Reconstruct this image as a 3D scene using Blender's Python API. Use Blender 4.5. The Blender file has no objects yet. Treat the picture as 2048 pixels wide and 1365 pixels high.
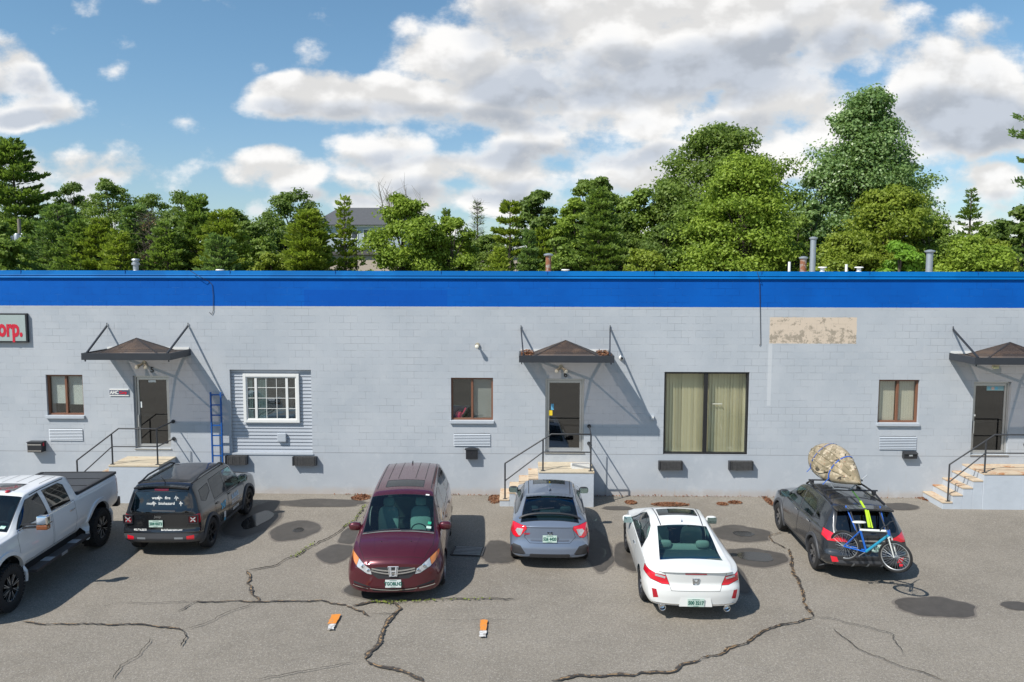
import bpy, bmesh, math, random
import numpy as np
from mathutils import Vector, Matrix
from mathutils.bvhtree import BVHTree
from mathutils import noise as mnoise
R = math.radians
random.seed(7)
SC = bpy.context.scene
COL = SC.collection
# ------------------------------------------------------------------ camera
F, PITCH, YAW, ROLL, CH, D = 1571.0, 0.08744, -0.01805, -0.001616, 6.53, 22.61
cam = bpy.data.objects.new('camera', bpy.data.cameras.new('camera'))
COL.objects.link(cam); SC.camera = cam
cam.data.lens = F/2048*36; cam.data.sensor_width = 36
cam.data.clip_end = 3000; cam.data.clip_start = .1
cam.matrix_world = (Matrix.Translation((0, 0, CH)) @ Matrix.Rotation(-YAW, 4, 'Z') @
                    Matrix.Rotation(math.pi/2-PITCH, 4, 'X') @ Matrix.Rotation(-ROLL, 4, 'Z'))
SC.view_settings.view_transform = 'Standard'; SC.view_settings.look = 'None'
SC.view_settings.exposure = 0.38; SC.view_settings.gamma = 1
try: SC.cycles.max_bounces = 8; SC.cycles.transparent_max_bounces = 16
except Exception: pass
# ------------------------------------------------------------------ sun + sky
TOSUN = Vector((-1.5, -1.3, 2.3)).normalized()
sun = bpy.data.objects.new('sun', bpy.data.lights.new('sun', 'SUN')); COL.objects.link(sun)
sun.data.energy = 4.3; sun.data.angle = R(.53); sun.data.color = (1, .955, .88)
sun.rotation_euler = TOSUN.to_track_quat('Z', 'Y').to_euler()
sun.location = (0, 0, 60)
wd = bpy.data.worlds.new("World"); SC.world = wd; wd.use_nodes = True
nt = wd.node_tree; nt.nodes.clear()
class NT:
    """small helper to chain shader nodes"""
    def __init__(s, tree): s.t = tree
    def n(s, typ, props=None, **ins):
        nd = s.t.nodes.new(typ)
        for k, v in (props or {}).items(): setattr(nd, k, v)
        for k, v in ins.items():
            key = int(k[1:]) if k[0] == 'i' and k[1:].isdigit() else k.replace('_', ' ')
            s.set(nd.inputs[key], v)
        return nd
    def set(s, inp, v):
        if isinstance(v, bpy.types.NodeSocket): s.t.links.new(v, inp)
        elif isinstance(v, bpy.types.Node): s.t.links.new(v.outputs[0], inp)
        else: inp.default_value = v
    def m(s, op, a, b=0.0, c=None, clamp=False):
        nd = s.t.nodes.new('ShaderNodeMath'); nd.operation = op; nd.use_clamp = clamp
        s.set(nd.inputs[0], a); s.set(nd.inputs[1], b)
        if c is not None: s.set(nd.inputs[2], c)
        return nd.outputs[0]
    def v(s, op, a, b=(0, 0, 0)):
        nd = s.t.nodes.new('ShaderNodeVectorMath'); nd.operation = op
        s.set(nd.inputs[0], a); s.set(nd.inputs[1], b)
        return nd.outputs[0]
    def mix(s, fac, a, b, mode='MIX'):
        nd = s.t.nodes.new('ShaderNodeMix'); nd.data_type = 'RGBA'; nd.blend_type = mode
        s.set(nd.inputs[0], fac); s.set(nd.inputs[6], a); s.set(nd.inputs[7], b)
        return nd.outputs[2]
    def ss(s, x, lo, hi):
        nd = s.t.nodes.new('ShaderNodeMapRange'); nd.interpolation_type = 'SMOOTHSTEP'
        s.set(nd.inputs[0], x); nd.inputs[1].default_value = lo; nd.inputs[2].default_value = hi
        return nd.outputs[0]
    def noise(s, vec, scale, det=4, rough=.5, dist=0, dim='3D'):
        nd = s.t.nodes.new('ShaderNodeTexNoise'); nd.noise_dimensions = dim
        s.set(nd.inputs['Vector'], vec); nd.inputs['Scale'].default_value = scale
        nd.inputs['Detail'].default_value = det; nd.inputs['Roughness'].default_value = rough
        nd.inputs['Distortion'].default_value = dist
        return nd.outputs[0]
w = NT(nt)
sky = w.n('ShaderNodeTexSky', dict(sky_type='NISHITA', sun_disc=False, sun_elevation=math.asin(TOSUN.z),
          sun_rotation=math.atan2(TOSUN.x, TOSUN.y), altitude=60, air_density=1.0, dust_density=.5, ozone_density=2.0))
geo = w.n('ShaderNodeTexCoord')
sep = w.n('ShaderNodeSeparateXYZ', None, i0=geo.outputs['Generated'])
ay = w.m('MAXIMUM', w.m('ABSOLUTE', sep.outputs[1]), .02)
U = w.m('DIVIDE', sep.outputs[0], ay); V = w.m('DIVIDE', sep.outputs[2], ay)
def px_dir(px, py):       # photograph pixel -> tangent-plane coordinates of the sky
    u, v = (px-1024)/F, (682.5-py)/F
    y = math.cos(PITCH)+v*math.sin(PITCH); z = -math.sin(PITCH)+v*math.cos(PITCH)
    x2 = u*math.cos(YAW)+y*math.sin(YAW); y2 = -u*math.sin(YAW)+y*math.cos(YAW)
    return x2/y2, z/y2
CL = [  # cloud banks: centre x, y, half width, half height in the photograph, weight
 (1370, 70, 470, 120, 1.0), (1130, 60, 330, 80, .7), (1000, 120, 270, 70, .8), (760, 210, 260, 56, 1.0), (960, 210, 220, 75, .8), (1640, 60, 190, 95, .8),
 (1250, 190, 240, 110, .9), (1090, 300, 170, 75, .75), (760, 300, 110, 42, .7), (1000, 350, 330, 38, .8), (930, 400, 300, 30, .75),
 (1550, 240, 260, 110, .8), (1330, 350, 160, 60, .8), (1960, 190, 190, 140, 1.0), (1830, 260, 160, 80, .7), (1990, 370, 110, 50, .8),
 (545, 345, 110, 48, .9), (590, 395, 130, 28, .6), (10, 150, 85, 75, .9), (30, 225, 100, 38, .7), (180, 340, 190, 45, .8), (90, 370, 140, 50, .6),
 (230, 285, 120, 20, .22), (770, 45, 60, 24, .22), (1950, 440, 170, 40, .6), (600, 460, 700, 26, .35), (1500, 470, 700, 30, .4)]
vec = w.n('ShaderNodeCombineXYZ', None, i0=U, i1=V, i2=0.0).outputs[0]
wa = w.n('ShaderNodeTexNoise', None, Vector=vec, Scale=7.0, Detail=1.5)
off = w.v('MULTIPLY', w.v('SUBTRACT', wa.outputs[1], (.5, .5, .5)), (.10, .055, 0))
pv = w.v('ADD', vec, off)
tot = None
for (cx, cy, hw, hh, k) in CL:
    a, b = px_dir(cx, cy); su, sv = F/hw/1.22, F/hh/1.28
    nd = w.n('ShaderNodeVectorMath', dict(operation='MULTIPLY_ADD'), i0=pv, i1=(su, sv, 0), i2=(-a*su, -b*sv, 0)).outputs[0]
    q = w.n('ShaderNodeVectorMath', dict(operation='DOT_PRODUCT'), i0=nd, i1=nd).outputs['Value']
    t = w.m('MULTIPLY_ADD', q, -k, k)
    tot = t if tot is None else w.n('ShaderNodeMath', dict(operation='SMOOTH_MAX'), i0=tot, i1=t, i2=.12).outputs[0]
tot = w.m('MAXIMUM', tot, 0.0)
def fbm(dx, dy, det):
    p = w.v('MULTIPLY', w.v('ADD', vec, (dx, dy, 0)), (1., 1.5, 1.))
    n1 = w.noise(p, 8.5, det, .60, 0, '2D')
    vo = w.n('ShaderNodeTexVoronoi', dict(feature='SMOOTH_F1', voronoi_dimensions='2D'), Vector=p, Scale=15.0); vo.inputs['Smoothness'].default_value = .35
    return w.m('MULTIPLY_ADD', n1, 1.85, w.m('MULTIPLY_ADD', vo.outputs[0], -.70, .06))
f0 = fbm(0, 0, 8); f1 = fbm(-.010, .022, 4)
d0 = w.m('ADD', w.m('MULTIPLY', tot, 1.25), w.m('SUBTRACT', f0, .66))
mask = w.ss(d0, .26, .80)
lit = w.ss(w.m('SUBTRACT', f0, f1), -.30, .30)
core = w.ss(d0, .55, 1.55)
under = w.ss(w.noise(w.v('MULTIPLY', w.v('ADD', pv, (0, .03, 0)), (1., 2.2, 1)), 3.2, 2, .5), .40, .62)
dk = None
for (cx, cy, hw, hh, k) in [(1330, 150, 330, 55, 1.), (1130, 175, 200, 40, .9), (1560, 110, 240, 45, .9), (860, 245, 300, 28, .8), (640, 232, 140, 18, .5), (1100, 320, 230, 22, .9), (1000, 385, 330, 20, .7),
        (1930, 250, 170, 60, 1.), (1500, 250, 120, 26, .7), (560, 400, 160, 24, .8), (180, 375, 190, 24, .8), (30, 180, 70, 30, .6), (1020, 60, 90, 35, .6), (760, 325, 100, 16, .6), (1990, 420, 90, 20, .7), (50, 240, 90, 16, .7)]:
    a, b = px_dir(cx, cy); su, sv = F/hw/1.2, F/hh/1.2
    nd = w.n('ShaderNodeVectorMath', dict(operation='MULTIPLY_ADD'), i0=pv, i1=(su, sv, 0), i2=(-a*su, -b*sv, 0)).outputs[0]
    q = w.n('ShaderNodeVectorMath', dict(operation='DOT_PRODUCT'), i0=nd, i1=nd).outputs['Value']
    t = w.m('MULTIPLY_ADD', q, -k, k)
    dk = t if dk is None else w.n('ShaderNodeMath', dict(operation='SMOOTH_MAX'), i0=dk, i1=t, i2=.2).outputs[0]
dk = w.ss(w.m('ADD', dk, w.m('MULTIPLY_ADD', f0, .5, -.28)), -.25, .95)
shade = w.m('MULTIPLY', w.ss(d0, .40, 1.0), w.m('ADD', w.m('MULTIPLY', w.m('MULTIPLY', under, core), .35), w.m('MULTIPLY', dk, .95)), clamp=True)
lum = w.m('MULTIPLY', w.m('MULTIPLY_ADD', lit, .26, .80), w.m('MULTIPLY_ADD', shade, -.28, 1.0))
ccol = w.mix(shade, (1.0, .985, .965, 1), (.80, .86, .96, 1))
CLOUD = 7.9
ccol = w.mix(1.0, ccol, w.n('ShaderNodeCombineXYZ', None, i0=w.m('MULTIPLY', lum, CLOUD), i1=w.m('MULTIPLY', lum, CLOUD), i2=w.m('MULTIPLY', lum, CLOUD)).outputs[0], 'MULTIPLY')
up = w.ss(V, -.02, .01)
skyc = w.mix(1.0, sky.outputs[0], w.mix(w.ss(V, .0, .36), (.84, .92, .98, 1), (.84, 1.05, 1.07, 1)), 'MULTIPLY')
fin = w.mix(w.m('MULTIPLY', w.m('MULTIPLY', mask, up), .96), skyc, ccol)
bg = w.n('ShaderNodeBackground', None, Color=fin, Strength=.095)
w.n('ShaderNodeOutputWorld', None, Surface=bg)
wd.cycles.sampling_method = 'MANUAL'; wd.cycles.sample_map_resolution = 512
# ------------------------------------------------------------------ helpers
def pray(px, py):
    u, v = (px-1024)/F, (py-682.5)/F
    c, s = math.cos(ROLL), math.sin(ROLL); u, v = u*c-v*s, u*s+v*c
    d = (u, math.cos(PITCH)-v*math.sin(PITCH), -math.sin(PITCH)-v*math.cos(PITCH))
    c, s = math.cos(YAW), math.sin(YAW)
    return Vector((d[0]*c+d[1]*s, -d[0]*s+d[1]*c, d[2]))
def W(px, py, Y=D):       # the point of the plane y=Y seen at that pixel of the photograph
    r = pray(px, py); t = Y/r.y; return Vector((r.x*t, Y, r.z*t+CH))
def G(px, py, z=0.):      # the point at height z seen at that pixel
    r = pray(px, py); t = (z-CH)/r.z; return Vector((r.x*t, r.y*t, z))
def tag(o, label=None, cat=None, group=None, kind=None):
    if label: o['label'] = label
    if cat: o['category'] = cat
    if group: o['group'] = group
    if kind: o['kind'] = kind
    return o
def empty(name, loc=(0, 0, 0), rz=0, label=None, cat=None, group=None):
    o = bpy.data.objects.new(name, None); COL.objects.link(o)
    o.location = loc; o.rotation_euler = (0, 0, rz); o.empty_display_size = .2
    return tag(o, label, cat, group)
def mat(name, col, rough=.5, metal=0., coat=0., var=0., vs=6., bump=0., bs=60., det=4, alt=None, alts=3., altt=(.5, .6), spec=.5, bd=.01):
    m = bpy.data.materials.new(name); m.use_nodes = True
    t = NT(m.node_tree); b = m.node_tree.nodes['Principled BSDF']
    c4 = tuple(col)+(1,)
    b.inputs['Base Color'].default_value = c4; b.inputs['Roughness'].default_value = rough
    b.inputs['Metallic'].default_value = metal; b.inputs['Coat Weight'].default_value = coat
    b.inputs['Coat Roughness'].default_value = .04; b.inputs['Specular IOR Level'].default_value = spec
    tc = t.n('ShaderNodeTexCoord').outputs['Object']
    c = None
    if var:
        nz = t.noise(tc, vs, det, .6)
        c = t.mix(nz, tuple(x*(1-var) for x in col)+(1,), tuple(min(1, x*(1+var)) for x in col)+(1,))
    if alt:
        nz2 = t.ss(t.noise(tc, alts, 6, .65), *altt)
        c = t.mix(nz2, c if c is not None else c4, tuple(alt)+(1,))
    if c is not None: t.set(b.inputs['Base Color'], c)
    if bump:
        bn = t.n('ShaderNodeBump', None, Strength=bump, Distance=bd, Height=t.noise(tc, bs, 4, .6))
        t.set(b.inputs['Normal'], bn.outputs[0])
    return m
def glassmat(name, tint, refl=.1, rough=.015, alpha=None):
    m = bpy.data.materials.new(name); m.use_nodes = True
    nd = m.node_tree; nd.nodes.clear(); t = NT(nd)
    tr = t.n('ShaderNodeBsdfTransparent', None, Color=tuple(tint)+(1,))
    gl = t.n('ShaderNodeBsdfGlossy', None, Color=(1, 1, 1, 1), Roughness=rough)
    lw = t.n('ShaderNodeLayerWeight', None, Blend=.5)
    f = t.m('MULTIPLY_ADD', t.m('POWER', lw.outputs['Facing'], 4.5), .9, refl+.04, clamp=True)
    mx = t.n('ShaderNodeMixShader', None, i0=f, i1=tr, i2=gl)
    t.n('ShaderNodeOutputMaterial', None, Surface=mx)
    return m
class MB:
    def __init__(s): s.v = []; s.f = []
    def add(s, vs, fs):
        n = len(s.v); s.v += [tuple(v) for v in vs]; s.f += [tuple(i+n for i in f) for f in fs]; return s
    def box(s, a, b, M=None):
        (x0, y0, z0), (x1, y1, z1) = a, b
        vs = [(x0, y0, z0), (x1, y0, z0), (x1, y1, z0), (x0, y1, z0), (x0, y0, z1), (x1, y0, z1), (x1, y1, z1), (x0, y1, z1)]
        if M is not None: vs = [M @ Vector(v) for v in vs]
        return s.add(vs, [(0, 3, 2, 1), (4, 5, 6, 7), (0, 1, 5, 4), (1, 2, 6, 5), (2, 3, 7, 6), (3, 0, 4, 7)])
    def cbox(s, c, d, M=None):
        return s.box([c[i]-d[i]/2 for i in range(3)], [c[i]+d[i]/2 for i in range(3)], M)
    def tube(s, pts, r, n=8, cap=True, closed=False):
        pts = [Vector(p) for p in pts]; k = len(pts)
        rs = r if isinstance(r, (list, tuple)) else [r]*k
        vs = []; u = None
        for i, p in enumerate(pts):
            if closed: d = (pts[(i+1) % k]-pts[i-1]).normalized()
            elif i == 0: d = (pts[1]-p).normalized()
            elif i == k-1: d = (p-pts[-2]).normalized()
            else: d = ((pts[i+1]-p).normalized()+(p-pts[i-1]).normalized()).normalized()
            if u is None:
                u = d.cross(Vector((0, 0, 1)))
                if u.length < .05: u = d.cross(Vector((1, 0, 0)))
            u = (u-d*u.dot(d)).normalized(); v2 = d.cross(u)
            vs += [p+(u*math.cos(2*math.pi*j/n)+v2*math.sin(2*math.pi*j/n))*rs[i] for j in range(n)]
        fs = [(i*n+j, i*n+(j+1) % n, (i+1)*n+(j+1) % n, (i+1)*n+j) for i in range(k-1) for j in range(n)]
        if closed: fs += [((k-1)*n+j, (k-1)*n+(j+1) % n, (j+1) % n, j) for j in range(n)]
        elif cap: fs += [tuple(range(n))[::-1], tuple(range((k-1)*n, k*n))]
        return s.add(vs, fs)
    def bar(s, p0, p1, wd, th=None, up=(0, 0, 1)):
        p0, p1 = Vector(p0), Vector(p1); d = (p1-p0).normalized(); th = th or wd
        u = d.cross(Vector(up)); u = u.normalized() if u.length > .01 else Vector((1, 0, 0)); v2 = u.cross(d)
        vs = []
        for p in (p0, p1):
            vs += [p-u*wd/2-v2*th/2, p+u*wd/2-v2*th/2, p+u*wd/2+v2*th/2, p-u*wd/2+v2*th/2]
        return s.add(vs, [(0, 3, 2, 1), (4, 5, 6, 7), (0, 1, 5, 4), (1, 2, 6, 5), (2, 3, 7, 6), (3, 0, 4, 7)])
    def ell(s, c, r, e=1., nu=16, nv=10, M=None):
        sg = lambda a: math.copysign(abs(a)**e, a)
        vs = []
        for i in range(nv+1):
            ph = -math.pi/2+math.pi*i/nv
            for j in range(nu):
                th = 2*math.pi*j/nu
                p = Vector((sg(math.cos(ph))*sg(math.cos(th))*r[0], sg(math.cos(ph))*sg(math.sin(th))*r[1], sg(math.sin(ph))*r[2]))
                if M is not None: p = M @ p
                vs.append(p+Vector(c))
        fs = [(i*nu+j, i*nu+(j+1) % nu, (i+1)*nu+(j+1) % nu, (i+1)*nu+j) for i in range(nv) for j in range(nu)]
        return s.add(vs, fs)
    def lathe(s, prof, c=(0, 0, 0), axis='z', n=24):
        vs = []
        for (r, h) in prof:
            for j in range(n):
                a = 2*math.pi*j/n; x, y = r*math.cos(a), r*math.sin(a)
                p = {'z': (x, y, h), 'y': (x, h, y), 'x': (h, x, y)}[axis]
                vs.append((p[0]+c[0], p[1]+c[1], p[2]+c[2]))
        fs = [(i*n+j, i*n+(j+1) % n, (i+1)*n+(j+1) % n, (i+1)*n+j) for i in range(len(prof)-1) for j in range(n)]
        return s.add(vs, fs)
    def prism(s, poly, y0, y1, axis='y'):
        k = len(poly); vs = []
        for h in (y0, y1):
            for (a, b) in poly: vs.append({'y': (a, h, b), 'z': (a, b, h), 'x': (h, a, b)}[axis])
        fs = [tuple(range(k)), tuple(range(k, 2*k))[::-1]]+[(i, (i+1) % k, (i+1) % k+k, i+k) for i in range(k)]
        return s.add(vs, fs)
    def build(s, name, m, parent=None, smooth=False, bevel=0., loc=None, fix=True, angle=40):
        me = bpy.data.meshes.new(name); me.from_pydata([tuple(v) for v in s.v], [], s.f)
        if fix or bevel:
            bm = bmesh.new(); bm.from_mesh(me)
            if bevel:
                ed = [e for e in bm.edges if len(e.link_faces) == 2 and e.calc_face_angle(0) > .5]
                bmesh.ops.bevel(bm, geom=ed, offset=bevel, segments=2, affect='EDGES', profile=.6)
            bmesh.ops.recalc_face_normals(bm, faces=bm.faces); 
            if smooth:
                for f_ in bm.faces: f_.smooth = True
                for e in bm.edges:
                    if len(e.link_faces) == 2 and e.calc_face_angle(0) > R(angle): e.smooth = False
            bm.to_mesh(me); bm.free()
        me.materials.append(m)
        o = bpy.data.objects.new(name, me); COL.objects.link(o)
        if parent: o.parent = parent
        if loc is not None: o.location = loc
        return o
def text_mesh(body, size, sx=1., bold=0.0, ext=.004, align='CENTER', shear=0.):
    cu = bpy.data.curves.new('t', 'FONT'); cu.body = body; cu.size = size; cu.offset = bold; cu.extrude = ext
    cu.align_x = align; cu.align_y = 'CENTER'; cu.resolution_u = 3; cu.shear = shear
    o = bpy.data.objects.new('t', cu); COL.objects.link(o)
    bpy.context.view_layer.update()
    me = bpy.data.meshes.new_from_object(o.evaluated_get(bpy.context.evaluated_depsgraph_get()))
    bpy.data.objects.remove(o); bpy.data.curves.remove(cu)
    for v in me.vertices: v.co.x *= sx
    return me
def text(name, body, size, m, M, sx=1., bold=0., ext=.004, parent=None, align='CENTER', shear=0.):
    me = text_mesh(body, size, sx, bold, ext, align, shear); me.transform(M); me.name = name
    me.materials.append(m)
    o = bpy.data.objects.new(name, me); COL.objects.link(o)
    if parent: o.parent = parent
    return o
def MM(loc, xa, ya):     # matrix whose local x, y axes are xa, ya
    x = Vector(xa).normalized(); y = Vector(ya); y = (y-x*y.dot(x)).normalized(); z = x.cross(y)
    m = Matrix((x, y, z)).transposed().to_4x4(); m.translation = Vector(loc); return m
# ------------------------------------------------------------------ materials
black = mat('black_paint', (.022, .023, .027), .42, var=.2)
iron = mat('black_iron', (.035, .037, .042), .5, var=.3, vs=20)
alu = mat('aluminium', (.52, .52, .51), .42, .75, var=.08)
rubber = mat('rubber', (.018, .018, .019), .8, var=.3, vs=30, bump=.3, bs=120)
white = mat('white_paint', (.72, .72, .70), .5, var=.04)
chrome = mat('chrome', (.78, .79, .8), .12, 1.)
brown = mat('brown_frame', (.19, .085, .05), .45, var=.15)
rust = mat('rusty_metal', (.25, .1, .05), .85, var=.5, vs=18, alt=(.33, .3, .27), alts=6)
galv = mat('galvanised', (.36, .39, .42), .5, .55, var=.15, vs=9)
wglass = glassmat('window_glass', (.90, .93, .92), .05)
dglass = glassmat('door_glass', (.36, .38, .38), .09)
darkin = mat('dark_room', (.03, .03, .03), .9, var=.2)
# ------------------------------------------------------------------ ground
def ground_mat():
    m = bpy.data.materials.new('asphalt'); m.use_nodes = True; t = NT(m.node_tree); b = m.node_tree.nodes['Principled BSDF']
    tc = t.n('ShaderNodeTexCoord').outputs['Object']
    big = t.noise(tc, .35, 5, .6); mid = t.noise(tc, 2.2, 5, .65)
    fine = t.noise(tc, 55, 3, .7); fine2 = t.n('ShaderNodeTexVoronoi', None, Vector=tc, Scale=62.).outputs['Color']
    grit = t.n('ShaderNodeSeparateColor', None, Color=fine2).outputs[0]
    c = t.mix(t.ss(big, .3, .7), (.215, .190, .155, 1), (.285, .254, .210, 1))
    c = t.mix(t.m('MULTIPLY', t.ss(mid, .35, .75), .5), c, (.315, .280, .230, 1))
    # long sweeping marks left by sand and sweeping
    st = t.noise(t.v('MULTIPLY', tc, (.25, 2.2, 1)), 1.3, 5, .7)
    c = t.mix(t.m('MULTIPLY', t.ss(st, .52, .75), .22), c, (.16, .148, .135, 1))
    c = t.mix(t.m('MULTIPLY', t.ss(grit, .80, .97), .5), c, (.50, .47, .43, 1))
    c = t.mix(t.m('MULTIPLY', t.ss(fine, .62, .35), .45), c, (.07, .065, .06, 1))
    c = t.mix(t.m('MULTIPLY', t.ss(t.noise(tc, 17, 4, .8), .54, .40), .36), c, (.11, .10, .09, 1))
    c = t.mix(t.m('MULTIPLY', t.ss(t.noise(tc, 26, 3, .8), .52, .66), .30), c, (.46, .42, .36, 1))
    oil = t.ss(t.noise(tc, .9, 3, .5), .70, .78)
    c = t.mix(t.m('MULTIPLY', oil, .3), c, (.14, .125, .11, 1))
    t.set(b.inputs['Base Color'], c); b.inputs['Roughness'].default_value = .86
    b.inputs['Specular IOR Level'].default_value = .3
    bn = t.n('ShaderNodeBump', None, Strength=.5, Distance=.006, Height=t.m('ADD', fine, grit))
    t.set(b.inputs['Normal'], bn.outputs[0])
    return m
asphalt = ground_mat()
grassm = mat('grass', (.06, .10, .03), .9, var=.4, vs=3)
o = MB().add([(-900, -300, 0), (900, -300, 0), (900, 1500, 0), (-900, 1500, 0)], [(0, 1, 2, 3)]).build('ground', grassm, loc=(0, 0, -.02)); tag(o, kind='structure')
gr = MB()
xs = np.linspace(-60, 60, 61); ys = np.concatenate([np.linspace(-40, 8, 13), np.linspace(9.5, D+2, 24)])
gr.v = [(x, y, 0.0) for y in ys for x in xs]
gr.f = [(j*61+i, j*61+i+1, (j+1)*61+i+1, (j+1)*61+i) for j in range(len(ys)-1) for i in range(60)]
o = gr.build('parking_lot', asphalt, fix=False); tag(o, kind='structure')
# -- puddles and damp patches (flat sheets lying 4 mm above the asphalt)
def wetmat(name, col, rough, spec=.5, nz=.12):
    return mat(name, col, rough, var=.35, vs=5, bump=.25, bs=60, spec=spec, alt=tuple(x*1.5 for x in col), alts=1.4, altt=(.5, .75))
wet_dry = wetmat('damp_asphalt', (.066, .059, .052), .6)
wet_edge = wetmat('damp_halo', (.155, .137, .118), .8)
water = mat('standing_water', (.03, .028, .026), .12, spec=.5, bump=.05, bs=2.)
def blobpts(c, rx, ry, seed, n=90, amp=.11, rot=0, sc=1.):
    pts = []
    for i in range(n):
        a = 2*math.pi*i/n
        q = 1+amp*2*mnoise.noise(Vector((math.cos(a)*1.3+seed*7.1, math.sin(a)*1.3, seed)))+amp*.5*mnoise.noise(Vector((math.cos(a)*5, math.sin(a)*5, seed*3.)))
        x, y = math.cos(a)*rx*q*sc, math.sin(a)*ry*q*sc
        pts.append((c[0]+x*math.cos(rot)-y*math.sin(rot), c[1]+x*math.sin(rot)+y*math.cos(rot)))
    return pts
def sheet(name, pts, m, z, kind='structure'):
    o = MB().add([(p[0], p[1], z) for p in pts], [tuple(range(len(pts)))]).build(name, m); tag(o, kind=kind); return o
PUD = [ # pixel centre, half size in px, seed, water inside (scale) or None
 (592, 1061, 45, 19, 1, .25), (672, 1107, 38, 18, 2, None), (704, 1070, 22, 18, 3, None), (1480, 1069, 62, 16, 4, .35),
 (1508, 1115, 62, 18, 5, .55), (1877, 1215, 74, 21, 6, None), (2034, 1213, 30, 9, 7, None), (1800, 1014, 38, 7, 8, None), (760, 1178, 64, 20, 9, None),
 (1000, 1105, 40, 22, 10, None), (1262, 1112, 34, 32, 11, None), (1192, 1098, 30, 40, 13, None),
 (640, 1007, 90, 8, 14, None), (1235, 1017, 30, 4, 15, None), (510, 1040, 48, 34, 16, .5), (1462, 1150, 26, 36, 20, None)]
for i, (px, py, hw, hh, sd, wt) in enumerate(PUD):
    c = G(px, py); rx = (G(px+hw, py)-c).length; ry = abs(G(px, py-hh).y-G(px, py+hh).y)/2
    sheet('damp_patch', blobpts(c, rx*1.07, ry*1.09, sd), wet_edge, .004+i*.0002)
    sheet('damp_patch', blobpts(c, rx, ry, sd), wet_dry, .009+i*.0002)
    if wt: sheet('puddle', blobpts((c.x+rx*.1, c.y), rx*wt, ry*wt, sd+.5), water, .0145+i*.0002)
# -- cracks: sealed and open ones
crackm = mat('crack', (.022, .019, .016), .95, var=.4, vs=30)
sealm = mat('crack_sealant', (.060, .055, .050), .7, var=.3, vs=15)
dirtm = mat('crack_dirt', (.29, .19, .10), .95, var=.5, vs=25, alt=(.055, .045, .038), alts=9, altt=(.43, .52))
def ribbon(name, pts, wd, m, z, jit=.35, seg=.04, seed=0):
    P = [G(*p) for p in pts]; out = []
    for a, b in zip(P[:-1], P[1:]):
        k = max(1, int((b-a).length/seg))
        out += [a.lerp(b, i/k) for i in range(k)]
    out.append(P[-1]); L = []; Rr = []
    n = len(out)
    for i, p in enumerate(out):
        d = (out[min(i+1, n-1)]-out[max(i-1, 0)]).normalized(); nn = Vector((-d.y, d.x, 0))
        s1 = mnoise.noise(Vector((p.x*2.3, p.y*2.3, 1.7)))*jit*.22+mnoise.noise(Vector((p.x*9, p.y*9, 3.3)))*jit*.10+mnoise.noise(Vector((p.x*28, p.y*28, 5)))*jit*.06
        q = p+nn*s1
        tp = min(1, (i+.3)/4, (n-1-i+.3)/4)
        ww = wd*tp*max(.25, 1+.75*mnoise.noise(Vector((p.x*3, p.y*3, seed+9)))+.5*mnoise.noise(Vector((p.x*17, p.y*17, seed+19))))/2
        L.append((q.x+nn.x*ww, q.y+nn.y*ww, z)); Rr.append((q.x-nn.x*ww, q.y-nn.y*ww, z))
    mb = MB().add(L+Rr, [(i, i+1, n+i+1, n+i) for i in range(n-1)])
    return tag(mb.build(name, m, fix=False), kind='structure')
# (points, width, sealed, dirt)
CR = [
 ([(730, 1012), (712, 1040), (672, 1068), (600, 1108), (545, 1135), (494, 1143)], .035, 0, 1),
 ([(494, 1143), (500, 1170), (504, 1190), (520, 1204)], .10, 1, 1),
 ([(385, 1206), (520, 1205), (640, 1204), (690, 1212), (742, 1234)], .07, 1, 1),
 ([(705, 1213), (752, 1205), (785, 1208), (796, 1220), (785, 1235), (770, 1262), (752, 1295), (733, 1322)], .15, 1, 1),
 ([(733, 1322), (770, 1338), (812, 1346), (852, 1368)], .13, 1, 1),
 ([(785, 1205), (860, 1202), (960, 1200), (1030, 1204)], .03, 0, 1),
 ([(40, 1248), (150, 1250), (300, 1252), (345, 1258), (368, 1264)], .06, 1, 1),
 ([(368, 1264), (420, 1245), (470, 1222), (512, 1208)], .02, 0, 0),
 ([(362, 1262), (369, 1280), (362, 1298)], .03, 0, 0),
 ([(300, 1278), (278, 1312), (240, 1340), (216, 1366)], .02, 0, 0),
 ([(195, 1218), (240, 1209), (385, 1206)], .014, 0, 0),
 ([(353, 1226), (392, 1205)], .05, 1, 0),
 ([(505, 1366), (580, 1352), (650, 1338), (712, 1327)], .018, 0, 0),
 ([(880, 1244), (1040, 1245)], .012, 0, 0),
 ([(740, 1229), (800, 1231)], .02, 0, 1),
 ([(1105, 1368), (1140, 1357), (1280, 1350), (1345, 1345), (1375, 1330), (1402, 1321)], .11, 1, 1),
 ([(1402, 1321), (1450, 1306), (1495, 1288), (1508, 1277), (1540, 1258), (1600, 1247), (1627, 1236)], .05, 0, 2),
 ([(1627, 1236), (1608, 1205), (1604, 1180), (1590, 1150), (1582, 1120), (1578, 1100)], .07, 0, 2),
 ([(1578, 1100), (1548, 1088), (1540, 1075), (1562, 1066)], .035, 0, 2),
 ([(1627, 1236), (1680, 1244), (1740, 1258), (1785, 1274), (1802, 1312)], .018, 0, 0),
 ([(1668, 1260), (1710, 1298), (1780, 1328), (1850, 1352), (1900, 1368)], .015, 0, 1),
 ([(1085, 1180), (1270, 1290)], .0, 0, 0)]
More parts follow.
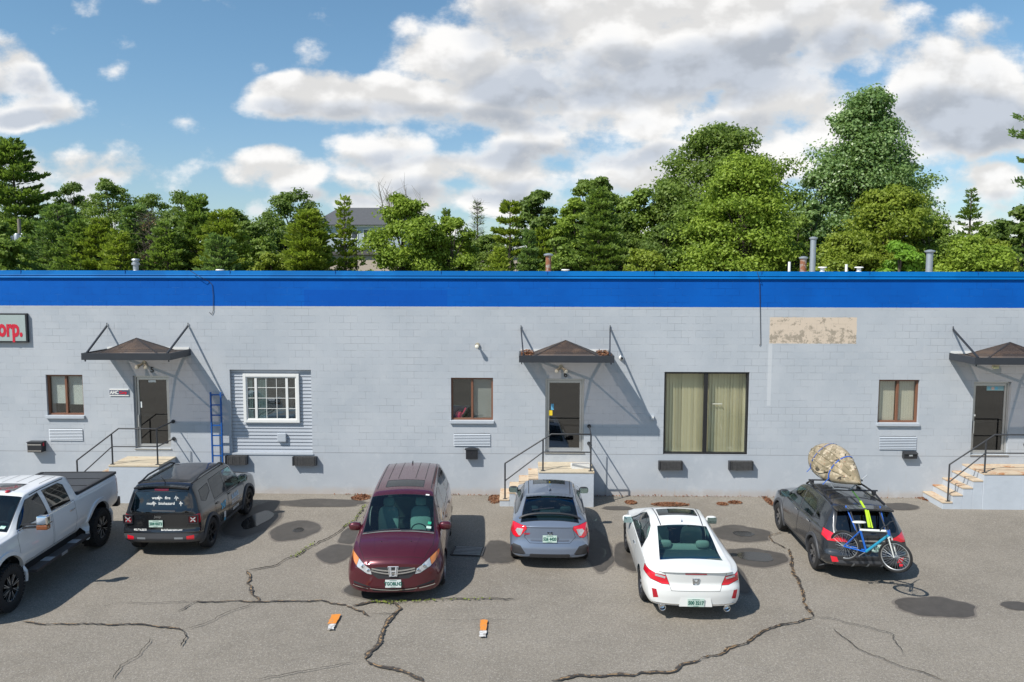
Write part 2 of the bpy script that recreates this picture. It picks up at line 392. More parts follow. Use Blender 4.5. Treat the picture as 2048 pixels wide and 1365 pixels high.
for i, (pts, wd, sl, dt) in enumerate(CR):
    if wd <= 0: continue
    if sl: ribbon('crack_seal', pts, wd*.62, sealm, .0255+i*.0002, .35, seed=i)
    if dt: ribbon('crack', pts, wd*(.27 if sl else (.85 if dt == 2 else .6)), dirtm, .0305+i*.0002, .35, seed=i)
    if not sl and dt < 2: ribbon('crack', pts, wd*.7, crackm, .0355+i*.0002, .35, seed=i)
    if dt == 2: ribbon('crack', pts, wd*.22, crackm, .0355+i*.0002, .35, seed=i+.2)
# -- paint marks
orange = mat('orange_paint', (.66, .23, .03), .8, var=.2, vs=30, alt=(.33, .24, .15), alts=16, altt=(.53, .68))
wpaint = mat('white_road_paint', (.62, .61, .6), .7, var=.15, vs=30, alt=(.3, .28, .26), alts=14, altt=(.45, .62))
def worn(a, b, c, d_, sd):
    P_ = [G(*p) for p in (d_, c, b, a)]; out = []
    for i in range(4):
        p, q = P_[i], P_[(i+1) % 4]
        for k in range(9):
            z = p.lerp(q, k/9); out.append((z.x+.022*mnoise.noise(Vector((z.x*14, z.y*14, sd))), z.y+.03*mnoise.noise(Vector((z.y*14, z.x*14, sd+4)))))
    return out
for (a, b, c, d_) in [((664, 1233), (682, 1233), (672, 1252), (655, 1252)), ((962, 1244), (975, 1244), (973, 1266), (960, 1266))]:
    sheet('orange_parking_mark', worn(a, b, c, d_, 1), orange, .0415)
for (a, b, c, d_) in [((661, 1252), (672, 1252), (667, 1263), (654, 1263)), ((960, 1266), (973, 1266), (971, 1278), (958, 1278))]:
    sheet('white_parking_mark', worn(a, b, c, d_, 2), wpaint, .0418)
# -- storm drain beside the van
dr = empty('storm_drain', G(936, 1104)+Vector((0, 0, .012)), R(-4), 'cast iron storm drain grate in the asphalt beside the maroon minivan', 'drain')
MB().box((-.36, -.28, -.01), (.36, .28, .006)).build('pit', darkin, dr)
fr = MB()
for k in range(6): fr.box((-.32, -.24+k*.09, .008), (.32, -.205+k*.09, .022))
fr.build('grate', mat('cast_iron', (.34, .33, .31), .6, var=.3, vs=20), dr)
rim = MB()
for a, b in [((-.38, -.30, .006), (.38, -.27, .02)), ((-.38, .25, .006), (.38, .28, .02)), ((-.38, -.27, .006), (-.34, .25, .02)), ((.34, -.27, .006), (.38, .25, .02))]: rim.box(a, b)
rim.build('frame', iron, dr)
# -- leaf litter
def litter(px, py, hw, hh, n, seed, h=.05):
    c = G(px, py); rx = (G(px+hw, py)-c).length; ry = abs(G(px, py-hh).y-G(px, py+hh).y)/2
    rs = np.random.RandomState(seed); mb = MB()
    for i in range(n):
        a = rs.rand()*6.283; q = math.sqrt(rs.rand())
        p = Vector((c.x+math.cos(a)*q*rx, min(c.y+math.sin(a)*q*ry, D-.06), .016+rs.rand()*h*(1-q)))
        M = Matrix.Rotation(rs.rand()*6.28, 3, 'Z') @ Matrix.Rotation(rs.randn()*.5, 3, 'X') @ Matrix.Rotation(rs.randn()*.5, 3, 'Y')
        s = .012+.02*rs.rand()
        mb.add([p+M @ Vector(v) for v in ((-s, -s*.5, 0), (s, -s*.5, 0), (s*.8, s*.5, 0), (-s*.8, s*.5, 0))], [(0, 1, 2, 3)])
    return tag(mb.build('leaf_litter', leafbrown, fix=False), 'heap of fallen brown leaves on the asphalt', 'leaf litter', kind='stuff')
leafbrown = mat('dead_leaves', (.17, .065, .03), .9, var=.6, vs=40, alt=(.27, .15, .08), alts=20)
for k, a in enumerate([(722, 996, 19, 6, 700), (990, 999, 14, 9, 500), (1262, 1006, 12, 4, 400), (1340, 1010, 38, 4, 900), (1445, 1009, 11, 3, 350), (1470, 1006, 14, 3, 350), (1855, 996, 22, 8, 700), (1537, 1003, 7, 10, 300),
        (860, 988, 200, 2, 130), (1420, 992, 420, 2, 240)]): litter(*a, seed=k)
# ------------------------------------------------------------------ building
X0, X1, ZT = -34., 34., 6.55
ZB, ZF = W(1024, 614).z, W(1024, 908).z      # blue band bottom, foundation top
def wall_mat():
    m = bpy.data.materials.new('painted_block'); m.use_nodes = True; t = NT(m.node_tree); b = m.node_tree.nodes['Principled BSDF']
    tc = t.n('ShaderNodeTexCoord').outputs['Object']; s = t.n('ShaderNodeSeparateXYZ', None, i0=tc)
    x, z = s.outputs[0], s.outputs[2]
    v = t.n('ShaderNodeCombineXYZ', None, i0=x, i1=t.m('SUBTRACT', z, ZF), i2=0.0).outputs[0]
    wob = t.v('MULTIPLY', t.v('SUBTRACT', t.n('ShaderNodeTexNoise', None, Vector=v, Scale=9.0).outputs[1], (.5, .5, .5)), (.010, .007, 0))
    br = t.n('ShaderNodeTexBrick', dict(offset=.5), Vector=t.v('ADD', v, wob), Scale=1.0, Color1=(0, 0, 0, 1), Color2=(1, 1, 1, 1), Mortar=(.5, .5, .5, 1))
    br.inputs['Mortar Size'].default_value = .0038; br.inputs['Mortar Smooth'].default_value = .5
    br.inputs['Brick Width'].default_value = .4064; br.inputs['Row Height'].default_value = .2015; br.inputs['Bias'].default_value = 0
    infnd = t.m('LESS_THAN', z, ZF)
    fade = t.ss(t.noise(v, 1.3, 6, .75), .42, .60)              # joints filled with paint in places
    joint = t.m('MULTIPLY', t.m('MULTIPLY', br.outputs['Fac'], t.m('SUBTRACT', 1.0, infnd)), t.m('MULTIPLY_ADD', fade, .92, .06))
    big = t.noise(v, .5, 5, .6)
    grey = t.mix(t.ss(big, .3, .7), (.382, .414, .452, 1), (.440, .468, .503, 1))
    tone = t.n('ShaderNodeSeparateColor', None, Color=br.outputs['Color']).outputs[0]
    grey = t.mix(t.m('MULTIPLY', t.m('MULTIPLY', tone, t.m('SUBTRACT', 1.0, infnd)), .10), grey, (.62, .62, .62, 1))
    pt = t.noise(t.v('MULTIPLY', v, (1., .6, 1)), 2.6, 6, .75)
    grey = t.mix(t.m('MULTIPLY', t.ss(pt, .55, .8), .35), grey, (.54, .545, .555, 1))
    grey = t.mix(t.m('MULTIPLY', t.ss(pt, .42, .2), .30), grey, (.40, .415, .43, 1))
    # run-off streaks below openings and dirt splashed up along the foundation
    strk = t.noise(t.v('MULTIPLY', v, (9., .35, 1)), 1.0, 4, .7)
    grey = t.mix(t.m('MULTIPLY', t.ss(strk, .60, .78), .14), grey, (.66, .66, .66, 1))
    base = t.ss(t.m('ADD', z, t.m('MULTIPLY', t.noise(v, 4, 5, .7), -.30)), .12, -.10)
    grey = t.mix(t.m('MULTIPLY', base, .55), grey, (.42, .36, .31, 1))
    specks = t.ss(t.noise(v, 26, 2, .5), .76, .80)
    grey = t.mix(t.m('MULTIPLY', specks, .4), grey, (.25, .24, .22, 1))
    rr_ = t.m('MULTIPLY', t.ss(t.noise(t.v('MULTIPLY', v, (5., .5, 1)), 1.0, 5, .7), .62, .74), t.ss(z, 1.0, .1))
    grey = t.mix(t.m('MULTIPLY', rr_, .35), grey, (.40, .30, .20, 1))
    fd_ = t.m('MULTIPLY', t.ss(t.noise(v, 1.1, 6, .8), .50, .66), t.m('LESS_THAN', z, ZF))
    grey = t.mix(t.m('MULTIPLY', fd_, .35), grey, (.54, .56, .58, 1))
    # cracked line on top of the foundation
    ln = t.m('LESS_THAN', t.m('ABSOLUTE', t.m('SUBTRACT', z, ZF)), .008)
    grey = t.mix(t.m('MULTIPLY', ln, .55), grey, (.16, .16, .17, 1))
    grey = t.mix(t.m('MULTIPLY', joint, .56), grey, (.17, .18, .19, 1))
    # cream patch where a sign was taken down
    def rect(px0, py0, px1, py1):
        a, c = W(px0, py0), W(px1, py1)
        r = t.m('MULTIPLY', t.m('GREATER_THAN', x, a.x), t.m('LESS_THAN', x, c.x))
        return t.m('MULTIPLY', r, t.m('MULTIPLY', t.m('LESS_THAN', z, a.z), t.m('GREATER_THAN', z, c.z)))
    cream = t.mix(t.ss(t.m('ADD', t.noise(v, 4.5, 7, .8), t.m('MULTIPLY', t.ss(z, 5.05, 4.65), .07)), .545, .60), (.60, .50, .40, 1), (.34, .29, .23, 1))
    cream = t.mix(t.m('MULTIPLY', joint, .4), cream, (.32, .27, .2, 1))
    ej = t.n('ShaderNodeTexNoise', None, Vector=v, Scale=14.0, Detail=3.0); x_, z_ = x, z
    x = t.m('ADD', x, t.m('MULTIPLY', t.m('SUBTRACT', ej.outputs[0], .5), .05)); z = t.m('ADD', z, t.m('MULTIPLY', t.m('SUBTRACT', t.noise(v, 11, 3, .6), .5), .04))
    grey = t.mix(rect(1540, 635, 1712, 688), grey, cream); x, z = x_, z_
    grey = t.mix(t.m('MULTIPLY', rect(1537, 688, 1541, 812), .35), grey, (.66, .67, .68, 1))
    bl = t.mix(t.ss(t.noise(v, .7, 5, .6), .3, .7), (.0008, .088, .40, 1), (.001, .105, .46, 1))
    bl = t.mix(t.m('MULTIPLY', tone, .15), bl, (.0008, .07, .35, 1))
    bl = t.mix(t.m('MULTIPLY', joint, .9), bl, (.001, .05, .26, 1))
    bl = t.mix(t.m('MULTIPLY', t.m('MULTIPLY', joint, t.ss(t.noise(v, 2.4, 4, .7), .5, .6)), .5), bl, (.06, .24, .62, 1))
    bl = t.mix(t.m('MULTIPLY', rect(608, 580, 895, 614), .5), bl, (.0008, .068, .38, 1))
    edge = t.m('ADD', z, t.m('MULTIPLY', t.m('SUBTRACT', t.noise(v, 12, 3, .6), .5), .012))
    c = t.mix(t.m('GREATER_THAN', edge, ZB), grey, bl)
    t.set(b.inputs['Base Color'], c); b.inputs['Roughness'].default_value = .75; b.inputs['Specular IOR Level'].default_value = .15
    h = t.m('SUBTRACT', t.m('MULTIPLY', t.noise(v, 22, 5, .7), .35), t.m('MULTIPLY', joint, .7))
    bn = t.n('ShaderNodeBump', None, Strength=.6, Distance=.010, Height=h); t.set(b.inputs['Normal'], bn.outputs[0])
    return m
wallm = wall_mat()
greywall = mat('grey_trim', (.42, .455, .50), .6, var=.08, vs=4, bump=.3, bs=30)
bld = empty('industrial_building', (0, D, 0), 0, 'long pale grey block building with a bright blue band along its roof edge', 'building')
def L(px, py):            # wall point in building coordinates
    p = W(px, py); return p.x, p.z
def rectpx(a, b, c, d_): # corners tl, tr, br, bl -> averaged rectangle x0,x1,z0,z1
    a, b, c, d_ = L(*a), L(*b), L(*c), L(*d_)
    return (a[0]+d_[0])/2, (b[0]+c[0])/2, (c[1]+d_[1])/2, (a[1]+b[1])/2
OP = dict(
 win_a=rectpx((92, 750), (165, 750), (168, 831), (94, 831)), win_b=rectpx((902, 756), (986, 756), (986, 841), (902, 841)),
 win_c=rectpx((1758, 760), (1839, 760), (1836, 846), (1755, 846)), big=rectpx((1329, 744), (1499, 745), (1495, 910), (1326, 909)),
 siding=rectpx((460, 740), (622, 740), (625, 907), (463, 906)),
 d5=rectpx((266, 752), (338, 752), (341, 897), (270, 897)), d6=rectpx((1091, 758), (1168, 758), (1168, 905), (1090, 905)),
 d7=rectpx((1947, 764), (2022, 764), (2016, 910), (1942, 910)))
DEPTH = dict(win_a=.10, win_b=.10, win_c=.10, big=.09, siding=.10, d5=.14, d6=.14, d7=.14)
# front wall sheet with openings: grid from all cut lines
xs = sorted({X0, X1, *[v for r in OP.values() for v in r[:2]]}); zs = sorted({-.3, ZT, *[v for r in OP.values() for v in r[2:]]})
wb = MB()
for i in range(len(xs)-1):
    for j in range(len(zs)-1):
        cx, cz = (xs[i]+xs[i+1])/2, (zs[j]+zs[j+1])/2
        if any(r[0] < cx < r[1] and r[2] < cz < r[3] for r in OP.values()): continue
        wb.add([(xs[i], 0, zs[j]), (xs[i+1], 0, zs[j]), (xs[i+1], 0, zs[j+1]), (xs[i], 0, zs[j+1])], [(0, 1, 2, 3)])
for k, (a, b_, c, d_) in OP.items():
    q = .45
    for P in ([(a, 0, c), (a, 0, d_), (a, q, d_), (a, q, c)], [(b_, 0, c), (b_, q, c), (b_, q, d_), (b_, 0, d_)], [(a, 0, d_), (b_, 0, d_), (b_, q, d_), (a, q, d_)], [(a, 0, c), (a, q, c), (b_, q, c), (b_, 0, c)]):
        wb.add(P, [(0, 1, 2, 3)])
wb.add([(X0, 0, -.3), (X0, 24, -.3), (X0, 24, ZT), (X0, 0, ZT), (X1, 0, -.3), (X1, 24, -.3), (X1, 24, ZT), (X1, 0, ZT)], [(0, 1, 2, 3), (4, 5, 6, 7), (1, 5, 6, 2)])
wb.build('wall', wallm, bld, fix=False)
roof = MB().box((X0, 0.02, 6.40), (X1, 24, 6.50)).build('roof', mat('roof_gravel', (.30, .29, .27), .9, var=.3, vs=8), bld)
bluem = mat('blue_metal', (.001, .115, .37), .55, var=.10, vs=.8, alt=(.002, .14, .43), alts=.4, spec=.12)
fp = [(.05, 6.505), (-.012, 6.56), (-.034, 6.445), (-.045, 6.430), (-.025, 6.42), (-.025, 6.40), (-.045, 6.372), (-.050, 6.345), (-.006, 6.335), (.05, 6.335)]
fb = MB().add([(X0, y, z) for y, z in fp]+[(X1, y, z) for y, z in fp], [(i, i+1, i+1+len(fp), i+len(fp)) for i in range(len(fp)-1)])
fb.build('roof_edge', bluem, bld, fix=False)
seam = MB()
sm_ = mat('blue_seam', (.002, .05, .28), .5)
for k in range(-11, 12): MB().box((k*3.05+.6, -.0375, 6.446), (k*3.05+.606, -.01, 6.558)).build('roof_edge_seam', sm_, roof)
# --- sliding windows
blindm = mat('blind_slat', (.80, .79, .74), .6, var=.05)
vblind = mat('vertical_blind', (.80, .76, .56), .6, var=.08, vs=1.2)
def frame_mb(x0, x1, z0, z1, y0, y1, t):
    m = MB(); m.box((x0, y0, z0), (x0+t, y1, z1)); m.box((x1-t, y0, z0), (x1, y1, z1))
    m.box((x0+t, y0, z0), (x1-t, y1, z0+t)); m.box((x0+t, y0, z1-t), (x1-t, y1, z1)); return m
def slider(key, blinds, fcol=brown):
    x0, x1, z0, z1 = OP[key]; y = DEPTH[key]
    f = frame_mb(x0, x1, z0, z1, y-.03, y+.07, .05)
    xm = (x0+x1)/2; f.box((xm-.03, y-.025, z0+.05), (xm+.03, y+.06, z1-.05)); f = f.build('window', fcol, bld, bevel=.004)
    MB().box((x0+.05, y+.03, z0+.05), (xm-.03, y+.034, z1-.05)).box((xm+.03, y+.015, z0+.05), (x1-.05, y+.019, z1-.05)).build('pane', wglass, f)
    sm = MB().box((x0-.03, -.07, z0-.09), (x1+.03, y-.034, z0-.002)).build('sill', greywall, f, bevel=.008)
    MB().box((x0-.3, y+.9, z0-.3), (x1+.3, y+.93, z1+.3)).build('room', darkin, f)
    b = MB()
    if blinds == 'h':
        for (a, c, q) in ((x0+.06, xm-.04, z0+.33), (xm+.04, x1-.06, z0+.30)):
            n = int((z1-z0-.35)/.028)
            for k in range(n):
                z = q+k*.028; b.add([(a, y+.08, z), (c, y+.08, z), (c, y+.10, z+.021), (a, y+.10, z+.021)], [(0, 1, 2, 3)])
    if blinds == 'v':
        for (a, c) in ((x0+.05, xm-.03), (xm+.03, x1-.05)):
            k = a
            while k < c-.02:
                b.add([(k, y+.085, z0+.04), (min(k+.076, c), y+.10, z0+.04), (min(k+.076, c), y+.10, z1-.04), (k, y+.085, z1-.04)], [(0, 1, 2, 3)]); k += .07
    if b.v: b.build('blind', blindm if blinds == 'h' else mat('cream_blind', (.84, .74, .60), .6, var=.05), f, fix=False)
    return f
slider('win_a', 'h'); wB = slider('win_b', None); slider('win_c', 'v')
# half drawn shade and red watering can behind the middle window
x0, x1, z0, z1 = OP['win_b']
MB().box(((x0+x1)/2+.04, DEPTH['win_b']+.09, z0+.05), (x1-.05, DEPTH['win_b']+.10, z1-.05)).build('shade', mat('pale_shade', (.34, .33, .31), .8, var=.1), wB)
wc = empty('watering_can', (x0+.2, D+DEPTH['win_b']+.16, z0+.02), 0, 'bright pink watering can standing inside the window left of the middle door', 'watering can')
pink = mat('pink_plastic', (.75, .03, .10), .4)
MB().lathe([(0, 0), (.09, 0), (.10, .02), (.09, .16), (.05, .2), (0, .2)], n=16).build('can_body', pink, wc, smooth=True)
MB().tube([(.06, 0, .06), (.14, 0, .16), (.21, 0, .30)], [.02, .016, .022]).build('spout', pink, wc, smooth=True)
# --- the picture window with vertical blinds
x0, x1, z0, z1 = OP['big']; y = DEPTH['big']
dkf = mat('bronze_frame', (.018, .018, .020), .4)
f = frame_mb(x0, x1, z0, z1, y-.05, y+.06, .055); xm = x0+(x1-x0)*.497
f.box((xm-.055, y-.045, z0+.055), (xm+.055, y+.05, z1-.055)); f = f.build('window', dkf, bld, bevel=.003)
MB().box((x0+.055, y, z0+.055), (xm-.055, y+.006, z1-.055)).box((xm+.055, y, z0+.055), (x1-.055, y+.006, z1-.055)).build('pane', glassmat('picture_glass', (.97, .97, .93), .0), f)
b = MB(); rs = np.random.RandomState(3); k = x0+.04
while k < x1-.06:
    sk = rs.uniform(-.012, .012); b.add([(k, y+.17, z0+.02), (k+.1, y+.225+sk, z0+.02), (k+.1, y+.225+sk, z1-.01), (k, y+.17, z1-.01)], [(0, 1, 2, 3)]); k += .088
b.build('blind', vblind, f, fix=False)
MB().box((x0-.3, y+.9, z0-.3), (x1+.3, y+.93, z1+.3)).build('room', darkin, f)
MB().box((x1-1.02, y+.12, z1-.98), (x1-.72, y+.125, z1-.945)).build('paper_strip', white, f)
# --- vinyl siding infill with the white window
x0, x1, z0, z1 = OP['siding']; y = DEPTH['siding']
sb = MB(); sb2 = MB(); n = 24; hgt = (z1-z0)/n
for k in range(n):
    za = z0+k*hgt
    sb.add([(x0, y-.014, za), (x1, y-.014, za), (x1, y, za+hgt), (x0, y, za+hgt), (x0, y, za), (x1, y, za)], [(0, 1, 2, 3), (0, 4, 5, 1)])
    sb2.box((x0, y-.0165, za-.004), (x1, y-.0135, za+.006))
sb.build('siding', mat('grey_vinyl', (.43, .46, .505), .6, var=.04, vs=2), bld, fix=False)
sb2.build('siding_lap_shade', mat('painted_lap_shade', (.12, .13, .15), .7), bpy.data.objects['siding'])  # dark strips paint in the shade line under each siding lap
MB().box((x0-.02, -.022, z0-.05), (x1+.03, y-.024, z0-.002)).build('siding_ledge', greywall, bld)
wx0, wx1, wz0, wz1 = rectpx((484, 748), (597, 749), (599, 847), (488, 845))
f = frame_mb(wx0, wx1, wz0, wz1, y-.09, y-.024, .085).build('window', white, bld, bevel=.006)
bx0, bx1, bz0, bz1 = wx0+.10, wx1-.10, wz0+.10, wz1-.10
inn = MB(); inn.box((wx0+.085, y-.06, wz0+.085), (bx0+.02, y-.03, wz1-.085)).box((bx1-.02, y-.06, wz0+.085), (wx1-.085, y-.03, wz1-.085))
inn.box((bx0+.02, y-.06, wz0+.085), (bx1-.02, y-.03, bz0+.02)).box((bx0+.02, y-.06, bz1-.02), (bx1-.02, y-.03, wz1-.085))
ww = bx1-bx0; m1, m2 = bx0+ww*.185, bx1-ww*.185
for mx in (m1, m2): inn.box((mx-.035, y-.06, bz0+.02), (mx+.035, y-.03, bz1-.02))
inn.build('sash', white, f)
gm = MB(); hz = bz1-bz0
for q in (1, 2, 3):
    zz = bz0+hz*q/4
    for a, c in ((bx0+.02, m1-.035), (m1+.035, m2-.035), (m2+.035, bx1-.02)): gm.box((a, y-.046, zz-.007), (c, y-.036, zz+.007))
for q in (1, 2):
    xx = m1+(m2-m1)*q/3; gm.box((xx-.007, y-.049, bz0+.02), (xx+.007, y-.0345, bz1-.02))
gm.build('glazing_bars', white, f)
# dark reveal box in front of siding so that the glass shows a dim room
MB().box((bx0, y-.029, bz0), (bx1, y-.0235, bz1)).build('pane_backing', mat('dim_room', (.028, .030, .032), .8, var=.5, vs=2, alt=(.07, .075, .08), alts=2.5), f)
MB().box((bx0+.02, y-.034, bz0+.02), (bx1-.02, y-.031, bz1-.02)).build('pane', glassmat('white_window_glass', (.75, .8, .8), .08), f)
cu = MB()
for q in range(7): cu.tube([(m1+.05+q*.045, y-.0305, bz0+.03), (m1+.045+q*.045, y-.0305, bz1-.03)], .0215, 6)
for q in range(3): cu.tube([(bx0+.05+q*.05, y-.0305, bz0+.03), (bx0+.045+q*.05, y-.0305, bz1-.03)], .0215, 6)
cu = cu.build('curtain', mat('pale_curtain', (.30, .36, .34), .8, var=.1), f, fix=False); cu.scale = (1, .05, 1); cu.location = (0, (y-.0295)*.95, 0)
# dryer vent
px, pz = L(563, 876)
MB().box((px-.13, y-.10, pz-.13), (px+.13, y-.024, pz+.13)).build('vent_hood', greywall, bld, bevel=.02)
# --- glass doors
def door(key, number, sticker):
    x0, x1, z0, z1 = OP[key]; y = DEPTH[key]; t = .055
    fr = MB(); fr.box((x0, y-.06, z0), (x0+t, y+.06, z1)); fr.box((x1-t, y-.06, z0), (x1, y+.06, z1)); fr.box((x0+t, y-.06, z1-t), (x1-t, y+.06, z1))
    fr.box((x0-.02, -.03, z0-.03), (x1+.02, y+.06, z0-.002))
    fr.build('door_frame', alu, bld, bevel=.004)
    a, c, b0, b1 = x0+t+.006, x1-t-.006, z0+.008, z1-t-.008; s = .06
    dm = MB(); dm.box((a, y-.03, b0), (a+s, y+.02, b1)); dm.box((c-s, y-.03, b0), (c, y+.02, b1))
    dm.box((a+s, y-.03, b0), (c-s, y+.02, b0+.10)); dm.box((a+s, y-.03, b1-.07), (c-s, y+.02, b1))
    dr = dm.build('door', alu, bld, bevel=.003)
    MB().box((a+s, y-.004, b0+.10), (c-s, y+.004, b1-.07)).build('pane', dglass, dr)
    zb = z0+(z1-z0)*.445
    MB().bar((a+s, y+.03, zb), (c-s, y+.03, zb), .035, .03).box((a+s+.02, y+.012, zb-.035), (a+s+.30, y+.05, zb+.035)).build('push_bar', alu, dr)
    MB().box((a+.008, y-.075, zb-.34), (a+.05, y-.04, zb+.02)).build('handle', alu, dr, bevel=.008)
    MB().box((x0-.2, y+1.6, z0-.1), (x1+.6, y+1.63, z1+.1)).box((x0-.3, y+.07, z0-.05), (x1+.3, y+1.6, z0-.03)).build('hallway', mat('hall', (.024, .022, .020), .8, var=.5, vs=2), dr)
    if number:
        text('house_number', number, .23, black, MM(((x0+x1)/2+(.06 if number=='5' else .02), -.012, z1+(.17 if number=='5' else .12)), (1, 0, 0), (0, 0, 1)), parent=bld, bold=.004)
    if sticker: sticker(dr, a+s, c-s, b0, b1, y)
paper = mat('white_paper', (.70, .74, .74), .6); yel = mat('yellow_label', (.80, .58, .03), .5); bluep = mat('blue_label', (.12, .40, .62), .5)
def st5(p, a, c, b0, b1, y):
    MB().box((a+.28, y-.009, b1-.15), (a+.50, y-.006, b1-.085)).box((a+.01, y-.009, b0+1.18), (a+.06, y-.006, b0+1.36)).build('sticker', paper, p)
def st6(p, a, c, b0, b1, y):
    MB().box((a+.05, y-.009, b0+1.22), (a+.13, y-.006, b0+1.40)).build('sticker', bluep, p)
    MB().box((a-.02, y-.034, b0+1.06), (a+.09, y-.031, b0+1.21)).build('sticker', yel, p)
def st7(p, a, c, b0, b1, y):
    s1 = MB().box((a+.32, y-.009, b1-.21), (c-.01, y-.006, b1-.08)).build('sticker', mat('sticker_film', (.25, .42, .45), .5), p)
    for k, cl in enumerate(((.2, .45, .55), (.65, .45, .38), (.15, .45, .62))):
        MB().lathe([(0, 0), (.045, 0), (.045, .002), (0, .002)], (a+.39+k*.105, y-.012, b1-.145), 'y', 16).build('round_badge', mat('badge', cl, .5), s1)
    MB().box((a-.055, y-.04, b0+1.10), (a+.02, y-.032, b0+1.155)).build('lock_plate', white, p)
door('d5', '5', st5); door('d6', '6', st6); door('d7', None, st7)
# --- louvred wall vents
for (a, b_) in (((99, 857), (166, 881)), ((908, 867), (980, 892)), ((1759, 873), (1831, 899))):
    (ax, az), (cx, cz) = L(*a), L(*b_); m = MB().box((ax, -.006, cz), (cx, -.002, az)); n = 8; h = (az-cz)/n
    v = m.build('wall_vent', mat('vent_dark', (.05, .055, .06), .8), bld)
    lm = MB()
    for k in range(n): lm.add([(ax-.01, -.03, cz+k*h), (cx+.01, -.03, cz+k*h), (cx+.01, -.009, cz+k*h+h*.72), (ax-.01, -.009, cz+k*h+h*.72)], [(0, 1, 2, 3)])
    lm.build('louvres', greywall, v, fix=False)
# --- door canopies
canm = mat('canopy_metal', (.028, .032, .040), .45, var=.2, vs=3)
tentm = mat('canopy_top', (.060, .046, .040), .45, var=.3, vs=3, alt=(.11, .075, .055), alts=1.3)
_t = NT(tentm.node_tree); _b = tentm.node_tree.nodes['Principled BSDF']; _o = tentm.node_tree.nodes['Material Output']
_t.set(_o.inputs[0], _t.n('ShaderNodeMixShader', None, i0=.45, i1=_b.outputs[0], i2=_t.n('ShaderNodeBsdfTransparent', None, Color=(.62, .52, .46, 1))))
trm = mat('brown_lath', (.20, .19, .18), .7, var=.2)
def canopy(xc, wd, dep, zt, anchors, leaves=False, over=.0):
    c = MB(); h = .19; x0, x1 = xc-wd/2, xc+wd/2; y0 = -dep
    c.box((x0, y0, zt-h), (x1, y0+.04, zt)); c.box((x0, y0+.04, zt-h), (x0+.04, -.003, zt)); c.box((x1-.04, y0+.04, zt-h), (x1, -.003, zt))
    for xx in (x0+.06, x1-.1): c.box((xx, y0+.045, zt-h-.05), (xx+.03, y0+.075, zt-h))
    c = c.build('canopy', canm, bld, bevel=.004)
    MB().box((x0+.04, -.02, zt-.02), (x1-.04, -.004, zt+.05)).build('flashing', white, c)
    rx = wd*.36; q = zt-.03
    P = [(xc-rx, y0+.08, q), (xc+rx, y0+.08, q), (xc+rx, -.12, q), (xc-rx, -.12, q), (xc, (y0-.04)/2, zt+.38)]
    t = MB().add(P, [(0, 1, 4), (1, 2, 4), (2, 3, 4), (3, 0, 4)]); t.build('hipped_top', tentm, c)
    MB().box((x0+.04, y0+.04, q-.012), (xc-rx, -.02, q)).box((xc+rx, y0+.04, q-.012), (x1-.04, -.02, q)).box((xc-rx, y0+.04, q-.012), (xc+rx, y0+.08, q)).build('tray', tentm, c)
    lb_ = MB()
    for (px_, py_) in ((xc-rx, y0+.08), (xc+rx, y0+.08), (xc+rx, -.12), (xc-rx, -.12)): lb_.bar((px_, py_, q-.02), (xc, (y0-.04)/2, zt+.36), .04, .03)
    lb_.bar((x0+.04, y0+.1, q-.04), (x1-.04, y0+.1, q-.04), .04, .03).bar((x0+.04, -.08, q-.04), (x1-.04, -.08, q-.04), .04, .03); lb_.build('hip_frame', canm, c)
    for k, (ax, az) in enumerate(anchors):
        fx = x0+.12 if k == 0 else x1-.12
        MB().bar((ax, -.03, az), (fx, y0+.05, zt-.01), .05, .035, (1, 0, 0)).tube([(ax, -.03, az+.01), (ax, -.03, az+.09)], .012, 6).build('strut', canm, c)
    if leaves:
        rs = np.random.RandomState(5); l = MB()
        for i in range(420):
            sd = rs.rand() < .6; p = Vector(((x0+.06+rs.rand()*.33) if sd else (x1-.4+rs.rand()*.34), y0+.06+rs.rand()*(dep-.1), q+rs.rand()*.10))
            s = .03; M3 = Matrix.Rotation(rs.rand()*6.28, 3, 'Z') @ Matrix.Rotation(rs.randn()*.7, 3, 'X')
            l.add([p+M3 @ Vector(v) for v in ((-s, -s*.4, 0), (s, -s*.4, 0), (s, s*.4, 0), (-s, s*.4, 0))], [(0, 1, 2, 3)])
        tag(l.build('dead_leaves', leafbrown, c, fix=False), kind='stuff')
    return c
ct6 = W(1133, 695).z; DEP = 1.3; YF = D-DEP
def cx(pxl, pxr, py): return (W(pxl, py, YF).x+W(pxr, py, YF).x)/2, W(pxr, py, YF).x-W(pxl, py, YF).x
zt6 = W(1133, 712, YF).z; zt5 = W(250, 707, YF).z; zt7 = W(1950, 716, YF).z
a6 = [L(1042, 657), L(1220, 657)]; a5 = [L(215, 652), L(377, 652)]; a7 = [L(1905, 659), L(2085, 659)]
x6, w6 = cx(1038, 1229, 712); x5, w5 = cx(162, 341, 707); xl7 = W(1950, 716, YF).x
canopy(x6, w6, DEP, zt6, a6, True); canopy(x5, w5, DEP, zt5, a5); canopy(xl7+w6/2, w6, DEP, zt7, a7)
